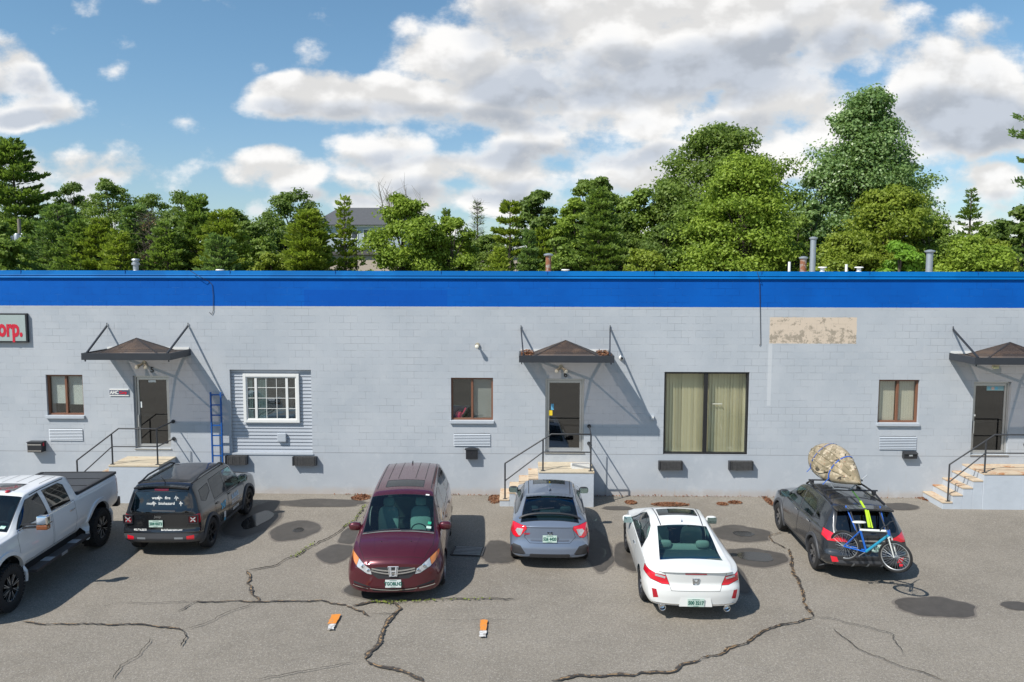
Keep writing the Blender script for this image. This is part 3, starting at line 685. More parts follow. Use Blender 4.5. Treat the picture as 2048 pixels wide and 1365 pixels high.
# --- roof vents
def vent(px, pt, pb, Y, r, m, cap=1.5, kind='cap', tilt=0):
    a = W(px, pt, Y); z0 = 6.50; x = a.x; zt = a.z; y = Y-D
    v = MB()
    if kind == 'plain': v.lathe([(r*.7, z0), (r, z0), (r, zt), (r*.75, zt), (r*.7, z0)], (x, y, 0), 'z', 14)
    else:
        v.lathe([(r*1.5, z0), (r*1.45, z0+.04), (r, z0+.08), (r, zt-.10)], (x, y, 0), 'z', 16)
    v = v.build('vent_pipe', m, roof, smooth=True)
    if kind == 'cap': MB().lathe([(0, zt-.09), (r*1.1, zt-.10), (r*cap, zt-.07), (r*cap, zt-.035), (r*.5, zt), (0, zt+.005)], (x, y, 0), 'z', 16).build('cap', galv, v, smooth=True)
    if kind == 'turb':
        MB().lathe([(0, zt-.22), (r*1.5, zt-.2), (r*1.5, zt-.14), (r*1.1, zt-.12), (r*1.1, zt-.06), (r*1.6, zt-.05), (r*1.3, zt), (0, zt+.01)], (x, y, 0), 'z', 16).build('cap', galv, v, smooth=True)
    return v
vent(271, 518, 541, 26, .085, galv, kind='turb'); vent(1097, 507, 541, 28, .10, rust, 1.7); vent(1579, 524, 543, 27, .045, white, kind='plain')
vent(1607, 513, 543, 28, .11, rust, 1.4); vent(1627, 474, 543, 30, .105, galv, 1.45); vent(1693, 529, 543, 27, .045, white, kind='plain'); vent(1860, 500, 543, 28, .11, galv, 1.6)
for px in (1645, 1718, 1131, 440):
    a = W(px, 534 if px > 1500 else 539, 27); b = MB().lathe([(.12, 6.5), (.12, 6.56), (.07, 6.58), (.07, a.z-.04), (.15, a.z-.035), (.13, a.z), (0, a.z)], (a.x, 27-D, 0), 'z', 12).build('vent_pipe', white, roof, smooth=True)
# ------------------------------------------------------------------ things on the wall
def on_wall(name, px, py, label, cat, y=0., group=None):
    p = W(px, py); return empty(name, (p.x, D-.004+y, p.z), 0, label, cat, group)
# big sign, cut by the left edge of the photograph
s = on_wall('company_sign', 58, 656, 'large grey sign board with red company lettering at the left edge, above the left window', 'sign')
a, b_ = L(59, 627), L(59, 685); h = a[1]-b_[1]
MB().box((-3.6, -.09, -h/2), (0, 0, h/2)).build('board', black, s, bevel=.006)
MB().box((-3.55, -.094, -h/2+.045), (-.045, -.0905, h/2-.045)).build('face', mat('sign_face', (.34, .40, .39), .5, var=.06), s)
redm = mat('red_letter', (.55, .01, .035), .5)
text('lettering', 'Corp.', .70, redm, MM((-.13, -.097, -.02), (1, 0, 0), (0, 0, 1)), sx=.62, bold=.026, parent=s, align='RIGHT')
s = on_wall('small_sign', 239, 785, 'small dark and white company name sign left of the left door', 'sign')
MB().box((-.28, -.02, -.105), (.28, 0, .105)).build('board', white, s)
MB().box((-.28, -.024, -.07), (.28, -.021, .07)).build('face', mat('navy_face', (.06, .07, .12), .5), s)
text('lettering', 'AHC', .14, white, MM((-.14, -.026, -.005), (1, 0, 0), (0, 0, 1)), sx=.85, bold=.006, ext=.001, parent=s)
text('lettering', 'Corp', .12, redm, MM((.12, -.026, -.005), (1, 0, 0), (0, 0, 1)), sx=.85, bold=.005, ext=.001, parent=s)
# mailboxes
s = on_wall('mailbox', 78, 892, 'black mailbox with silver bands and a red flag under the left window', 'mailbox')
MB().box((-.21, -.22, -.15), (.21, 0, .14)).build('box', black, s, bevel=.01)
MB().box((-.225, -.235, .141), (.225, 0, .16)).build('lid', black, s, bevel=.004)
MB().box((-.20, -.225, .06), (.20, -.2215, .095)).box((-.20, -.225, -.12), (.20, -.2215, -.09)).build('silver_band', chrome, s)
MB().box((.212, -.15, .02), (.222, -.10, .12)).build('flag', redm, s)
s = on_wall('mailbox', 944, 906, 'black mailbox with a curved lid and round lock left of the middle door', 'mailbox')
MB().box((-.17, -.15, -.16), (.17, 0, .12)).build('box', black, s, bevel=.01)
MB().add([(x, y, .125+.04*math.cos(x/.2*1.3)+(0 if y else .0)) for y in (-.17, 0) for x in np.linspace(-.2, .2, 9)]+[(x, y, .115) for y in (-.17, 0) for x in (-.2, .2)],
   [(i, i+1, i+10, i+9) for i in range(8)]+[(0, 18, 20, 9), (8, 19, 21, 17)]+[tuple([18]+list(range(9))+[19])]).build('lid', iron, s)
MB().lathe([(0, -.153), (.012, -.153), (.012, -.150)], (0, -.004, .03), 'y', 10).build('lock', chrome, s)
s = on_wall('mailbox', 1817, 909, 'low dark mailbox with a small white label under the right window', 'mailbox')
MB().box((-.19, -.14, -.10), (.19, 0, .06)).build('box', black, s, bevel=.01)
MB().add([(-.2, -.17, .055), (.2, -.17, .055), (.2, 0, .105), (-.2, 0, .105), (-.2, -.17, .035), (.2, -.17, .035)], [(0, 1, 2, 3), (4, 5, 1, 0)]).build('lid', iron, s)
MB().box((-.05, -.145, -.02), (.05, -.1415, .02)).build('label', white, s)
# dock bumpers
bum = mat('dock_rubber', (.055, .055, .056), .85, var=.6, vs=14)
for (px, py, wpx, lab) in ((476, 919, 42, 'black laminated dock bumper right of the blue ladder, below the siding'), (612, 921, 46, 'black laminated dock bumper under the right end of the siding panel'),
                    (1341, 930, 46, 'black laminated dock bumper under the left corner of the blinds window'), (1481, 930, 46, 'black laminated dock bumper under the right corner of the blinds window')):
    s = on_wall('dock_bumper', px, py, lab, 'bumper', group='dock bumpers bolted along the foundation'); hw = wpx/69/2
    m = MB(); n = 26; rs = np.random.RandomState(px)
    for k in range(n): m.box((-hw+.03+k*(2*hw-.07)/n, -.135-rs.rand()*.012, -.125-rs.rand()*.008), (-hw+.03+(k+.86)*(2*hw-.07)/n, -.012, .12+rs.rand()*.01))
    m.build('rubber_pad', bum, s, fix=False)
    MB().box((-hw-.03, -.15, -.13), (-hw+.012, 0, .13)).box((hw-.03, -.15, -.13), (hw, 0, .13)).box((-hw+.012, -.012, -.13), (hw-.03, 0, .13)).build('bracket', iron, s)
# lamps
lampm = mat('flood_body', (.42, .38, .30), .5, .3); lens = mat('lamp_lens', (.75, .72, .62), .2)
for (px, py, lab, one) in ((289, 726, 'twin floodlight under the canopy of the left door', 0), (1122, 734, 'twin floodlight under the canopy of the middle door', 0), (955, 690, 'single round floodlight high on the wall between the doors', 1)):
    s = on_wall('floodlight', px, py, lab, 'lamp')
    MB().lathe([(0, -.05), (.06, -.05), (.065, 0)], (0, 0, 0), 'y', 14).build('base', lampm, s)
    for sx in ((-1, 1) if not one else (1,)):
        p1 = Vector((sx*.13 if not one else .0, -.20, -.10 if not one else -.03))
        MB().tube([(sx*.02, -.03, 0), p1*.45, p1], [.014, .03, .065], 12).build('lamp_head', lampm, s, smooth=True)
        MB().ell(p1+Vector((0, -.012, -.006)), (.058, .025, .058)).build('bulb', lens, s, smooth=True)
s = on_wall('wall_pack_lamp', 1989, 731, 'small boxy wall lamp with cream lens under the right canopy', 'lamp')
MB().box((-.085, -.10, -.02), (.085, 0, .09)).build('housing', lampm, s, bevel=.01); MB().box((-.075, -.11, -.09), (.075, -.01, -.022)).build('lens', mat('cream_lens', (.75, .74, .45), .3), s, bevel=.02)
s = on_wall('security_camera', 1243, 716, 'round white and black dome camera right of the canopy of the middle door', 'camera')
MB().lathe([(0, -.07), (.05, -.065), (.075, -.02), (.075, 0)], (0, 0, 0), 'y', 16).build('housing', white, s, smooth=True); MB().ell((0, -.06, -.01), (.04, .04, .04)).build('lens', black, s, smooth=True)
s = on_wall('junction_box', 1304, 836, 'tiny grey box on the wall left of the large blinds window', 'box')
MB().box((-.05, -.08, -.05), (.05, 0, .07)).build('box', greywall, s, bevel=.01); MB().box((-.035, -.095, .0), (.035, -.082, .05)).build('cover', white, s)
# cables
def cable(pts, lab, r=.008):
    P = [W(*p)+Vector((0, -.13 if i < 2 else -.02, 0)) for i, p in enumerate(pts)]
    tag(MB().tube(P, r, 6).build('cable', iron), lab, 'cable')
cable([(383, 541), (404, 554), (418, 563), (425, 570), (427, 590), (427, 622), (424, 629), (419, 625)], 'thin dark cable over the roof edge ending in a hook above the left door')
cable([(1512, 545), (1515, 555), (1519, 566), (1520, 620), (1521, 689), (1518, 691)], 'thin dark cable hanging from the roof beside the cream patch')
# blue ladder
a, b_ = W(423, 783), W(443, 783); ld = empty('ladder', ((a.x+b_.x)/2+.04, D, 0), 0, 'bright blue metal ladder standing against the wall beside the siding', 'ladder')
lb = mat('blue_ladder', (.01, .09, .33), .45); hw = (b_.x-a.x)/2
for sx in (-1, 1): MB().box((sx*hw-.018, -.20, .02), (sx*hw+.018, -.14, a.z)).build('rail', lb, ld)
for k in range(10): MB().box((-hw+.018, -.185, .25+k*.30), (hw-.018, -.155, .285+k*.30)).build('rung', lb, ld)
MB().box((-hw-.015, -.14, a.z-.12), (-hw+.015, -.01, a.z-.08)).box((hw-.015, -.14, a.z-.12), (hw+.015, -.01, a.z-.08)).build('wall_bracket', lb, ld)
# ------------------------------------------------------------------ concrete steps and railings
conc = mat('stair_concrete', (.50, .40, .29), .9, var=.25, vs=5, bump=.4, bs=25, alt=(.38, .17, .07), alts=3.2, altt=(.53, .66))
conc2 = mat('stair_concrete_clean', (.50, .43, .32), .9, var=.25, vs=5, bump=.4, bs=25, alt=(.40, .27, .15), alts=2.5, altt=(.55, .72))
concg = mat('painted_concrete', (.45, .49, .54), .75, var=.1, vs=3, bump=.5, bs=8, alt=(.38, .33, .26), alts=2.2, altt=(.68, .74))
def stairs(label, xl, xr, zl, dep, n, run, railpts, xs_off, cm):
    """landing from xl to xr, n steps going down to the left"""
    s = empty('concrete_steps', ((xl+xr)/2, D-.004, 0), 0, label, 'steps'); ox = (xl+xr)/2
    l, r = xl-ox, xr-ox
    MB().box((l, -dep, -.1), (r, 0, zl-.05)).build('landing_base', concg, s, bevel=.012)
    MB().box((l-.0, -dep-.012, zl-.05), (r+.012, 0, zl)).build('landing', cm, s, bevel=.01)
    rise = zl/(n+1)
    for k in range(n):
        z1 = zl-rise*(k+1); x1 = l-run*k-.002; x0_ = x1-run+.002
        MB().box((x0_, -dep+.02, -.1), (x1, 0, z1-.04)).build('step_base', concg, s, bevel=.01)
        MB().box((x0_-.012, -dep+.008, z1-.04), (x1, 0, z1)).build('step', conc, s, bevel=.008)
    return s
def railing(label, xb, xe, x_post2, x_post3, zl, zbot, yr, top_h, mid_h):
    """bottom post xb, knee xe, posts on the landing x_post2 and x_post3, then back to the wall"""
    s = empty('hand_railing', (xb, D, 0), 0, label, 'railing'); r = .021; y = yr-D; o_ = lambda x: x-xb
    zt, zm = zl+top_h, zl+mid_h
    top = [(0, y, zbot+top_h*.98), (o_(xe), y, zt), (o_(x_post3), y, zt), (o_(x_post3)+.03, -.03, zt+.02)]
    mid = [(0, y, zbot+mid_h*.98), (o_(x_post2), y, zm), (o_(x_post3), y, zm), (o_(x_post3)+.03, -.03, zm+.02)]
    MB().tube(top, r, 8).build('top_rail', iron, s, smooth=True, angle=60); MB().tube(mid, r*.85, 8).build('mid_rail', iron, s, smooth=True, angle=60)
    MB().tube([(0, y, zbot), (0, y, zbot+top_h*.98)], r*1.1, 8).build('post', iron, s)
    zk = zt if x_post2 >= xe else zbot+top_h*.98+(zt-zbot-top_h*.98)*(o_(x_post2)/o_(xe))
    MB().tube([(o_(x_post2), y, zl), (o_(x_post2), y, zk)], r*1.1, 8).build('post', iron, s)
    MB().tube([(o_(x_post3), y, zl), (o_(x_post3), y, zt)], r*1.1, 8).build('post', iron, s)
    fl = MB()
    for (xx, zz) in ((0, zbot), (o_(x_post2), zl), (o_(x_post3), zl)): fl.box((xx-.06, y-.04, zz), (xx+.06, y+.04, zz+.012))
    for q in (top[-1], mid[-1]): fl.lathe([(0, -.035), (.055, -.035), (.055, -.004), (0, -.004)], (q[0], 0, q[2]), 'y', 14)
    fl.build('flange', iron, s)
z6 = W(1120, 924).z; YS6 = G(1182, 944, z6).y; dep6 = D-YS6
stairs('painted concrete steps with rusty treads leading up to the middle door', W(1077, 944, YS6).x, W(1188, 944, YS6).x, z6, dep6, 4, .27, None, 0, conc2)
yr = YS6+.07; P = lambda px, py: W(px, py, yr)
railing('black pipe railing on the steps of the middle door', P(1010, 990).x, P(1103, 869).x, P(1086, 905).x, P(1182, 869).x, z6, .19, yr, P(1184, 869).z-z6, P(1184, 905).z-z6)
z5 = W(300, 913).z; YS5 = G(317, 931, z5).y
stairs('concrete steps with tan landing leading up to the left door, behind the pickup', W(217, 930, YS5).x, W(318, 931, YS5).x, z5, D-YS5, 4, .27, None, 0, conc2)
yr = YS5+.07; P = lambda px, py: W(px, py, yr)
railing('black pipe railing on the steps of the left door', P(155, 948).x, P(237, 859).x, P(224, 893).x, P(313, 858).x, z5, .2, yr, P(313, 858).z-z5, P(313, 894).z-z5)
z7 = W(1990, 928).z; YS7 = G(1968, 947, z7).y; x7 = W(1968, 947, YS7).x
stairs('rust stained concrete steps leading up to the right door', x7, x7+1.9, z7, D-YS7, 4, .27, None, 0, conc)
yr = YS7+.07; P = lambda px, py: W(px, py, yr)
railing('black pipe railing on the rusty steps of the right door', P(1896, 990).x, P(1990, 872).x, P(1971, 908).x, x7+1.75, z7, .2, yr, P(2040, 870).z-z7, P(2040, 907).z-z7)
# white planter box on the landing of the middle door
s = empty('planter_box', G(1162, 936, z6), R(8), 'white chipped planter box on the landing of the middle door', 'planter')
m = frame_mb(-.28, .28, -.10, .10, 0, 0, .02); pb = MB()
pb.box((-.28, -.10, 0), (.28, -.08, .13)).box((-.28, .08, 0), (.28, .10, .13)).box((-.28, -.08, 0), (-.26, .08, .13)).box((.26, -.08, 0), (.28, .08, .13)).box((-.26, -.08, .0), (.26, .08, .02))
pb.build('trough', white, s); MB().box((-.26, -.08, .021), (.26, .08, .10)).build('soil', mat('soil', (.10, .07, .05), .95, var=.4, vs=20), s)
# grey pole standing beside the the middle door steps (bare conduit) and by door 5
for (px, pt, lab) in ((1212, 912, 'thin grey conduit on the foundation right of the steps of the middle door'), (381, 902, 'thin grey conduit on the foundation between the left steps and the ladder')):
    a = W(px, pt); tag(MB().tube([(a.x, D-.03, a.z), (a.x, D-.03, .01)], .012, 6).build('conduit', mat('conduit', (.33, .36, .39), .5)), lab, 'pipe')
# ------------------------------------------------------------------ weeds by the wall
weedm = mat('weed', (.10, .17, .04), .8, var=.5, vs=12); drym = mat('dry_grass', (.38, .33, .18), .85, var=.4, vs=12)
def weed(px, py, n, h, m_, lab, spread=.25, z0=.01, Y=None):
    c = G(px, py) if Y is None else W(px, py, Y); rs = np.random.RandomState(int(px)); mb = MB()
    s = empty('weed', c, 0, lab, 'weed')
    for i in range(n):
        a = rs.rand()*6.28; b0 = Vector((rs.randn()*spread*.4, rs.randn()*.03, 0)); hh = h*(.4+.6*rs.rand()); le = Vector((math.cos(a), math.sin(a)*.4, 0))*hh*.45
        wv = Vector((-math.sin(a), math.cos(a), 0))*.008; q = b0+le*.35+Vector((0, 0, hh*.6)); e = b0+le+Vector((0, 0, hh*.95))
        mb.add([b0-wv, b0+wv, q+wv*1.4, q-wv*1.4, e], [(0, 1, 2, 3), (3, 2, 4)])
    mb.build('blades', m_, s, fix=False)
weed(1800, 991, 90, .16, weedm, 'small green weeds at the foot of the wall right of the dark crossover', .6); weed(1765, 992, 60, .12, weedm, 'low green weeds at the foot of the wall behind the kayak', .5)
weed(1335, 990, 22, .22, drym, 'thin dry weed at the foot of the wall below the large window', .12); weed(205, 960, 30, .75, drym, 'tall dry grass tuft beside the steps of the left door', .2)
weed(1241, 990, 20, .15, weedm, 'small weed at the foot of the wall right of the the middle door steps', .2)
def moss(pts, n, seed):
    rs = np.random.RandomState(seed); P = [G(*p) for p in pts]; mb = MB()
    for i in range(n):
        k = rs.randint(len(P)-1); p = P[k].lerp(P[k+1], rs.rand()); p += Vector((rs.randn()*.035, rs.randn()*.035, .038)); s = .006+.012*rs.rand()
        M = Matrix.Rotation(rs.rand()*6.28, 3, 'Z') @ Matrix.Rotation(rs.randn()*.6, 3, 'X')
        mb.add([p+M @ Vector(v) for v in ((-s, -s, 0), (s, -s, 0), (s, s, 0), (-s, s, 0))], [(0, 1, 2, 3)])
    tag(mb.build('crack_weeds', mat('crack_moss', (.16, .20, .03), .9, var=.5, vs=30), fix=False), 'green and yellow weeds growing out of a crack in the asphalt', 'weeds', kind='stuff')
moss([(730, 1012), (712, 1040), (690, 1056)], 90, 1); moss([(628, 1088), (600, 1108), (585, 1118)], 80, 2); moss([(740, 1205), (785, 1207), (860, 1203)], 110, 3); moss([(860, 1203), (985, 1200)], 40, 4)
# ------------------------------------------------------------------ background buildings
def ng(Y, py): return CH+(545-py)/F*Y
bg1 = empty('warehouse', (0, 78, 0), 0, 'long low beige warehouse behind the trees', 'building')
xa, xb = W(380, 520, 78).x, W(1500, 520, 78).x
MB().box((xa, 0, 0), (xb, 20, ng(78, 511))).build('wall', mat('beige_wall', (.50, .42, .35), .8, var=.08, vs=.3), bg1)
MB().box((xa-.3, -.3, ng(78, 511)+.003), (xb+.3, 20.3, ng(78, 504))).build('roof', mat('dark_roof', (.11, .10, .10), .8), bg1)
wm = mat('dark_pane', (.06, .07, .09), .2)
ap = empty('apartment_building', (W(665, 480, 135).x, 135, 0), 0, 'distant blue grey three storey apartment block with dark hipped roof', 'building')
ze, zr = ng(135, 452), ng(135, 411); wd_ = (W(800, 480, 135).x-W(655, 480, 135).x)
apw = MB().box((-3, 0, 0), (wd_, 18, ze)).build('wall', mat('pale_blue_siding', (.38, .43, .48), .7, var=.05, vs=.5), ap)
MB().add([(-3.8, -.8, ze), (wd_+.8, -.8, ze), (wd_+.8, 18.8, ze), (-3.8, 18.8, ze), (-.5, 7.5, zr), (wd_-3, 7.5, zr)], [(0, 1, 5, 4), (1, 2, 5), (2, 3, 4, 5), (3, 0, 4), (0, 3, 2, 1)]).build('roof', mat('shingles', (.085, .088, .095), .9, var=.2, vs=2), ap)
for r_ in range(4):
    for k in range(5):
        x = 1.2+k*2.05; z = ze-2.4-r_*2.9
        fo = frame_mb(x, x+1.15, z, z+1.7, -.10, -.02, .12).build('window', white, ap); MB().box((x+.12, -.06, z+.12), (x+1.03, -.04, z+1.58)).build('pane', wm, fo)
MB().box((-3.1, -.12, ze-.35), (wd_, -.004, ze-.02)).build('fascia', white, ap)
ho = empty('gabled_house', (W(1008, 480, 120).x, 120, 0), 0, 'distant white house with a low gable among the trees', 'building')
hx = (W(1036, 480, 120).x-W(982, 480, 120).x)/2; z1 = ng(120, 478); z2 = ng(120, 462)
MB().box((-hx, 0, 0), (hx*3, 9, z1)).build('wall', white, ho)
MB().add([(-hx-.4, -.5, z1), (hx*3, -.5, z1), (hx*3, 4.5, z2+.3), (hx*.4, 4.5, z2+.3), (-hx-.4, 9.5, z1), (hx*3, 9.5, z1)], [(0, 1, 2, 3), (3, 2, 5, 4), (0, 3, 4)]).build('roof', mat('pale_roof', (.36, .38, .40), .8), ho)
MB().box((-hx*.5, -.06, z1-1.9), (-hx*.1, -.004, z1-.6)).box((hx*.2, -.06, z1-1.9), (hx*.6, -.004, z1-.6)).build('window', wm, ho)
# utility pole with transformers, light pole
po = empty('utility_pole', (W(40, 480, 58).x, 58, 0), 0, 'wooden utility pole with grey transformers at the left edge among the trees', 'pole')
zt = ng(58, 440); pw = mat('weathered_wood', (.22, .19, .16), .9, var=.3)
MB().tube([(0, 0, 0), (0, 0, zt)], [.16, .12], 10).build('pole', pw, po); MB().box((-.9, -.18, zt-.45), (.25, -.125, zt-.32), Matrix.Rotation(R(-14), 4, 'Y')).build('cross_arm', pw, po)
for k in (-1, 0, 1): MB().lathe([(0, 0), (.2, 0), (.22, .05), (.22, .75), (.15, .85), (0, .87)], (k*.46+.05, -.38, zt-1.95), 'z', 14).build('transformer', galv, po, smooth=True)
lp = empty('light_pole', (W(577, 480, 66).x, 66, 0), 0, 'pale metal light pole with a boxy head in front of the trees', 'pole'); zt = ng(66, 470)
MB().tube([(0, 0, 0), (0, 0, zt)], [.11, .08], 8).build('pole', galv, lp); MB().box((-.3, -.3, zt), (.3, .2, zt+.22)).build('lamp_head', galv, lp, bevel=.03)
# ------------------------------------------------------------------ trees
def leafmat(name, c1, c2, tr=.35, rough=.55, spec=.35):
    m = bpy.data.materials.new(name); m.use_nodes = True; t = NT(m.node_tree); b = m.node_tree.nodes['Principled BSDF']
    g = t.n('ShaderNodeNewGeometry'); ri = g.outputs['Random Per Island']; pos = t.n('ShaderNodeTexCoord').outputs['Object']
    nz = t.ss(t.noise(pos, .45, 3, .6), .3, .7)
    f = t.m('ADD', t.m('MULTIPLY', ri, .55), t.m('MULTIPLY', nz, .45))
    c = t.mix(f, tuple(c1)+(1,), tuple(c2)+(1,)); t.set(b.inputs['Base Color'], c)
    b.inputs['Roughness'].default_value = rough; b.inputs['Specular IOR Level'].default_value = spec
    tb = t.n('ShaderNodeBsdfTranslucent', None, Color=t.mix(.35, c, (.30, .45, .03, 1)))
    out = [n for n in m.node_tree.nodes if n.type == 'OUTPUT_MATERIAL'][0]
    mx = t.n('ShaderNodeMixShader', None, i0=tr, i1=b.outputs[0], i2=tb.outputs[0]); t.set(out.inputs[0], mx)
    return m
bark = mat('bark', (.10, .08, .065), .95, var=.35, vs=4)
def np_mesh(name, V_, nper, m, parent):
    n = len(V_)//nper; me = bpy.data.meshes.new(name); me.vertices.add(len(V_)); me.vertices.foreach_set('co', V_.astype(np.float32).ravel())
    me.loops.add(n*nper); me.loops.foreach_set('vertex_index', np.arange(n*nper, dtype=np.int32)); me.polygons.add(n)
    me.polygons.foreach_set('loop_start', np.arange(0, n*nper, nper, dtype=np.int32)); me.polygons.foreach_set('loop_total', np.full(n, nper, dtype=np.int32))
    me.update(calc_edges=True); me.materials.append(m); o = bpy.data.objects.new(name, me); COL.objects.link(o); o.parent = parent; return o
def leaves(C, N, size, rs, asp=.6, jit=1.0):
    """leaf quads (bent diamonds) at C with preferred normals N"""
    n = len(C); N = N+rs.randn(n, 3)*jit*.55; N /= np.linalg.norm(N, axis=1)[:, None]+1e-9
    A = np.cross(N, rs.randn(n, 3)); A /= np.linalg.norm(A, axis=1)[:, None]+1e-9; B = np.cross(N, A)
    s = size*(.6+.8*rs.rand(n))[:, None]; A = A*s; B = B*s*asp
    V_ = np.stack([C-A, C-B, C+A, C+B], 1); return V_.reshape(-1, 3)
def decid(px, py_top, wpx, Y, m, lab, n=9000, size=.17, pbot=545, seed=0, shape=1., lobes=34, twigs=0, zlow=None, group=None, name='deciduous_tree', open_=0., lean=0., t0=.5):
    wpx *= 1.16; n = int(n*2.1); size *= .72; lobes = int(lobes*1.4)
    rs = np.random.RandomState(seed+int(px)); c = W(px, 500, Y); zt = ng(Y, py_top); rw = wpx/2/F*Y
    z0 = zlow if zlow is not None else max(2.2, zt-rw*3.4)
    hgt = zt-z0; zc = z0+hgt*.5
    t = empty(name, (c.x, Y, 0), 0, lab, 'tree', group)
    Cs, Ns, limbs = [], [], []
    for k in range(lobes):
        a = rs.rand()*6.283; u = (k+.5)/lobes; zz = u**.8                      # height fraction
        env = min(1, max(.12, 1-(max(0, zz-t0)/(1-t0))**(2.4*shape)*.92))**.75*(1 if zz > .2 else .8+zz)*(1+.18*mnoise.noise(Vector((a*1.2, zz*4, seed*3.1+px))))
        rr = rw*env*(.30+.52*rs.rand()); lr = rw*(.22+.18*rs.rand())*(1 if zz < .85 else .75)
        p = np.array([math.cos(a)*rr+lean*rw*(zz-.5), math.sin(a)*rr*.85, z0+zz*(hgt-lr*.9)]); limbs.append(p)
        k_ = int(n/lobes); d = rs.randn(k_, 3); d /= np.linalg.norm(d, axis=1)[:, None]; d[:, 2] = np.where(d[:, 2] < -.35, -d[:, 2]*.6, d[:, 2])
        ax = np.array([1.15, 1.1, .72]); rad = (rs.rand(k_)**.35)[:, None]
        # sub clusters give a ragged edge
        sc = rs.randn(14, 3); sc /= np.linalg.norm(sc, axis=1)[:, None]; q = sc[rs.randint(0, 14, k_)]
        d2 = d*.55+q*.62
        Cs.append(p+d2*ax*lr*rad); Ns.append(d+np.array([0, 0, .35]))
    C_, N_ = np.concatenate(Cs), np.concatenate(Ns)
    if open_: keep = rs.rand(len(C_)) > open_; C_, N_ = C_[keep], N_[keep]
    np_mesh('crown', leaves(C_, N_, size, rs), 4, m, t)
    tb = MB(); r0 = max(.14, rw*.055); top = z0+hgt*.72
    tb.tube([(0, 0, 0), (rs.randn()*.15, rs.randn()*.15, z0*.8), (lean*rw*.1+rs.randn()*.3, rs.randn()*.2, zc), (lean*rw*.3, 0, top)], [r0*1.5, r0, r0*.7, r0*.25], 8)
    for p in limbs[::2]:
        s0 = max(z0*.7, p[2]-hgt*.28); b_ = Vector((lean*rw*.1, 0, min(s0, top))); e = Vector(p); mid = b_.lerp(e, .5)+Vector((0, 0, .25)); tb.tube([b_, mid, e], [r0*.32, r0*.2, .02], 5)
    tb.build('trunk', bark, t, fix=False)
    if twigs:
        w_ = MB()
        for i in range(twigs):
            x = rs.uniform(-.45, .35)*rw; zb = z0+hgt*.8; p = Vector((x, rs.randn()*.5, zb)); q = p+Vector((x*.25+rs.randn()*.3, 0, hgt*.17+rs.rand()*1.0)); w_.tube([p, p.lerp(q, .5)+Vector((.1, 0, 0)), q], [.035, .025, .008], 4)
            for j in range(5):
                u = .4+.12*j; a = p.lerp(q, u); w_.tube([a, a+Vector((rs.randn()*.5, 0, .5+.4*rs.rand()))], [.014, .005], 3)
        w_.build('bare_twigs', mat('bare_wood', (.26, .24, .22), .9), t, fix=False)
    return t
def pine(px, py_top, wpx, Y, m, lab, n=9000, seed=0, zlow=1.5, size=.34, sparse=0., group=None, name='pine_tree', power=.75, droop=.0, step=.5, dead=False):
    rs = np.random.RandomState(seed+int(px)); c = W(px, 500, Y); zt = ng(Y, py_top); rw = wpx/2/F*Y
    t = empty(name, (c.x, Y, 0), 0, lab, 'tree', group); H = zt-zlow; Cs, Ds = [], []; tb = MB(); rw *= 1.15; n = int(n*2.0); size *= .74
    tb.tube([(0, 0, 0), (0, 0, zlow+H*.5), (0, 0, zt-.2)], [max(.12, H*.017), H*.011, .02], 7)
    br = []; z = zlow
    while z < zt-.15:
        u = (z-zlow)/H; L_ = rw*min(1., (1-u)**power+.03); nb = rs.randint(4, 7)
        for k in range(nb):
            if rs.rand() < sparse: continue
            a = 6.283*(k+rs.rand()*.8)/nb; l = L_*(.62+.5*rs.rand()); up = .10+.30*u-droop+rs.randn()*.05; br.append((z+rs.randn()*.08, a, l, up))
        z += step*(.8+.4*rs.rand())*(1-.35*u)
    tot = sum(b[2] for b in br)
    for (zz, a, l, up) in br:
        d = np.array([math.cos(a), math.sin(a), 0]); e = d*l+np.array([0, 0, l*up]); b0 = np.array([0, 0, zz])
        tb.tube([b0, b0+e*.5+np.array([0, 0, -.03*l]), b0+e], [.012+.012*l, .01+.005*l, .006], 4)
        if dead:
            for j in range(7):
                q = b0+e*rs.uniform(.35, 1); tb.tube([q, q+rs.randn(3)*.35*np.array([1, 1, .6])+np.array([0, 0, .22])], [.011, .004], 3)
            if rs.rand() < .75: continue
        k_ = max(6, int(n*l/tot)); s_ = .22+.80*rs.rand(k_)**.8; side = np.array([-d[1], d[0], 0])
        wdt = (.10+.30*l*(1-np.abs(s_-.55)*1.1))[:, None]*rs.randn(k_)[:, None]*.55
        # tufts gathered on side twigs
        tw = np.round(s_*6)/6+rs.randn(k_)*.04
        P_ = b0+e*tw[:, None]+side*wdt+np.array([0, 0, 1.])*(rs.rand(k_)*.16-.02)[:, None]
        dd = e/ (np.linalg.norm(e)+1e-6)+side*np.sign(wdt)*.8+rs.randn(k_, 3)*.45+np.array([0, 0, .45]); Cs.append(P_); Ds.append(dd)
    C_, D_ = np.concatenate(Cs), np.concatenate(Ds); D_ /= np.linalg.norm(D_, axis=1)[:, None]; n_ = len(C_)
    S_ = np.cross(D_, rs.randn(n_, 3)); S_ /= np.linalg.norm(S_, axis=1)[:, None]; s = (size*(.6+.7*rs.rand(n_)))[:, None]
    np_mesh('crown', np.stack([C_-S_*s*.10, C_+D_*s*.5-S_*s*.22, C_+D_*s, C_+D_*s*.5+S_*s*.22], 1).reshape(-1, 3), 4, m, t)
    tb.build('trunk', bark, t, fix=False); return t
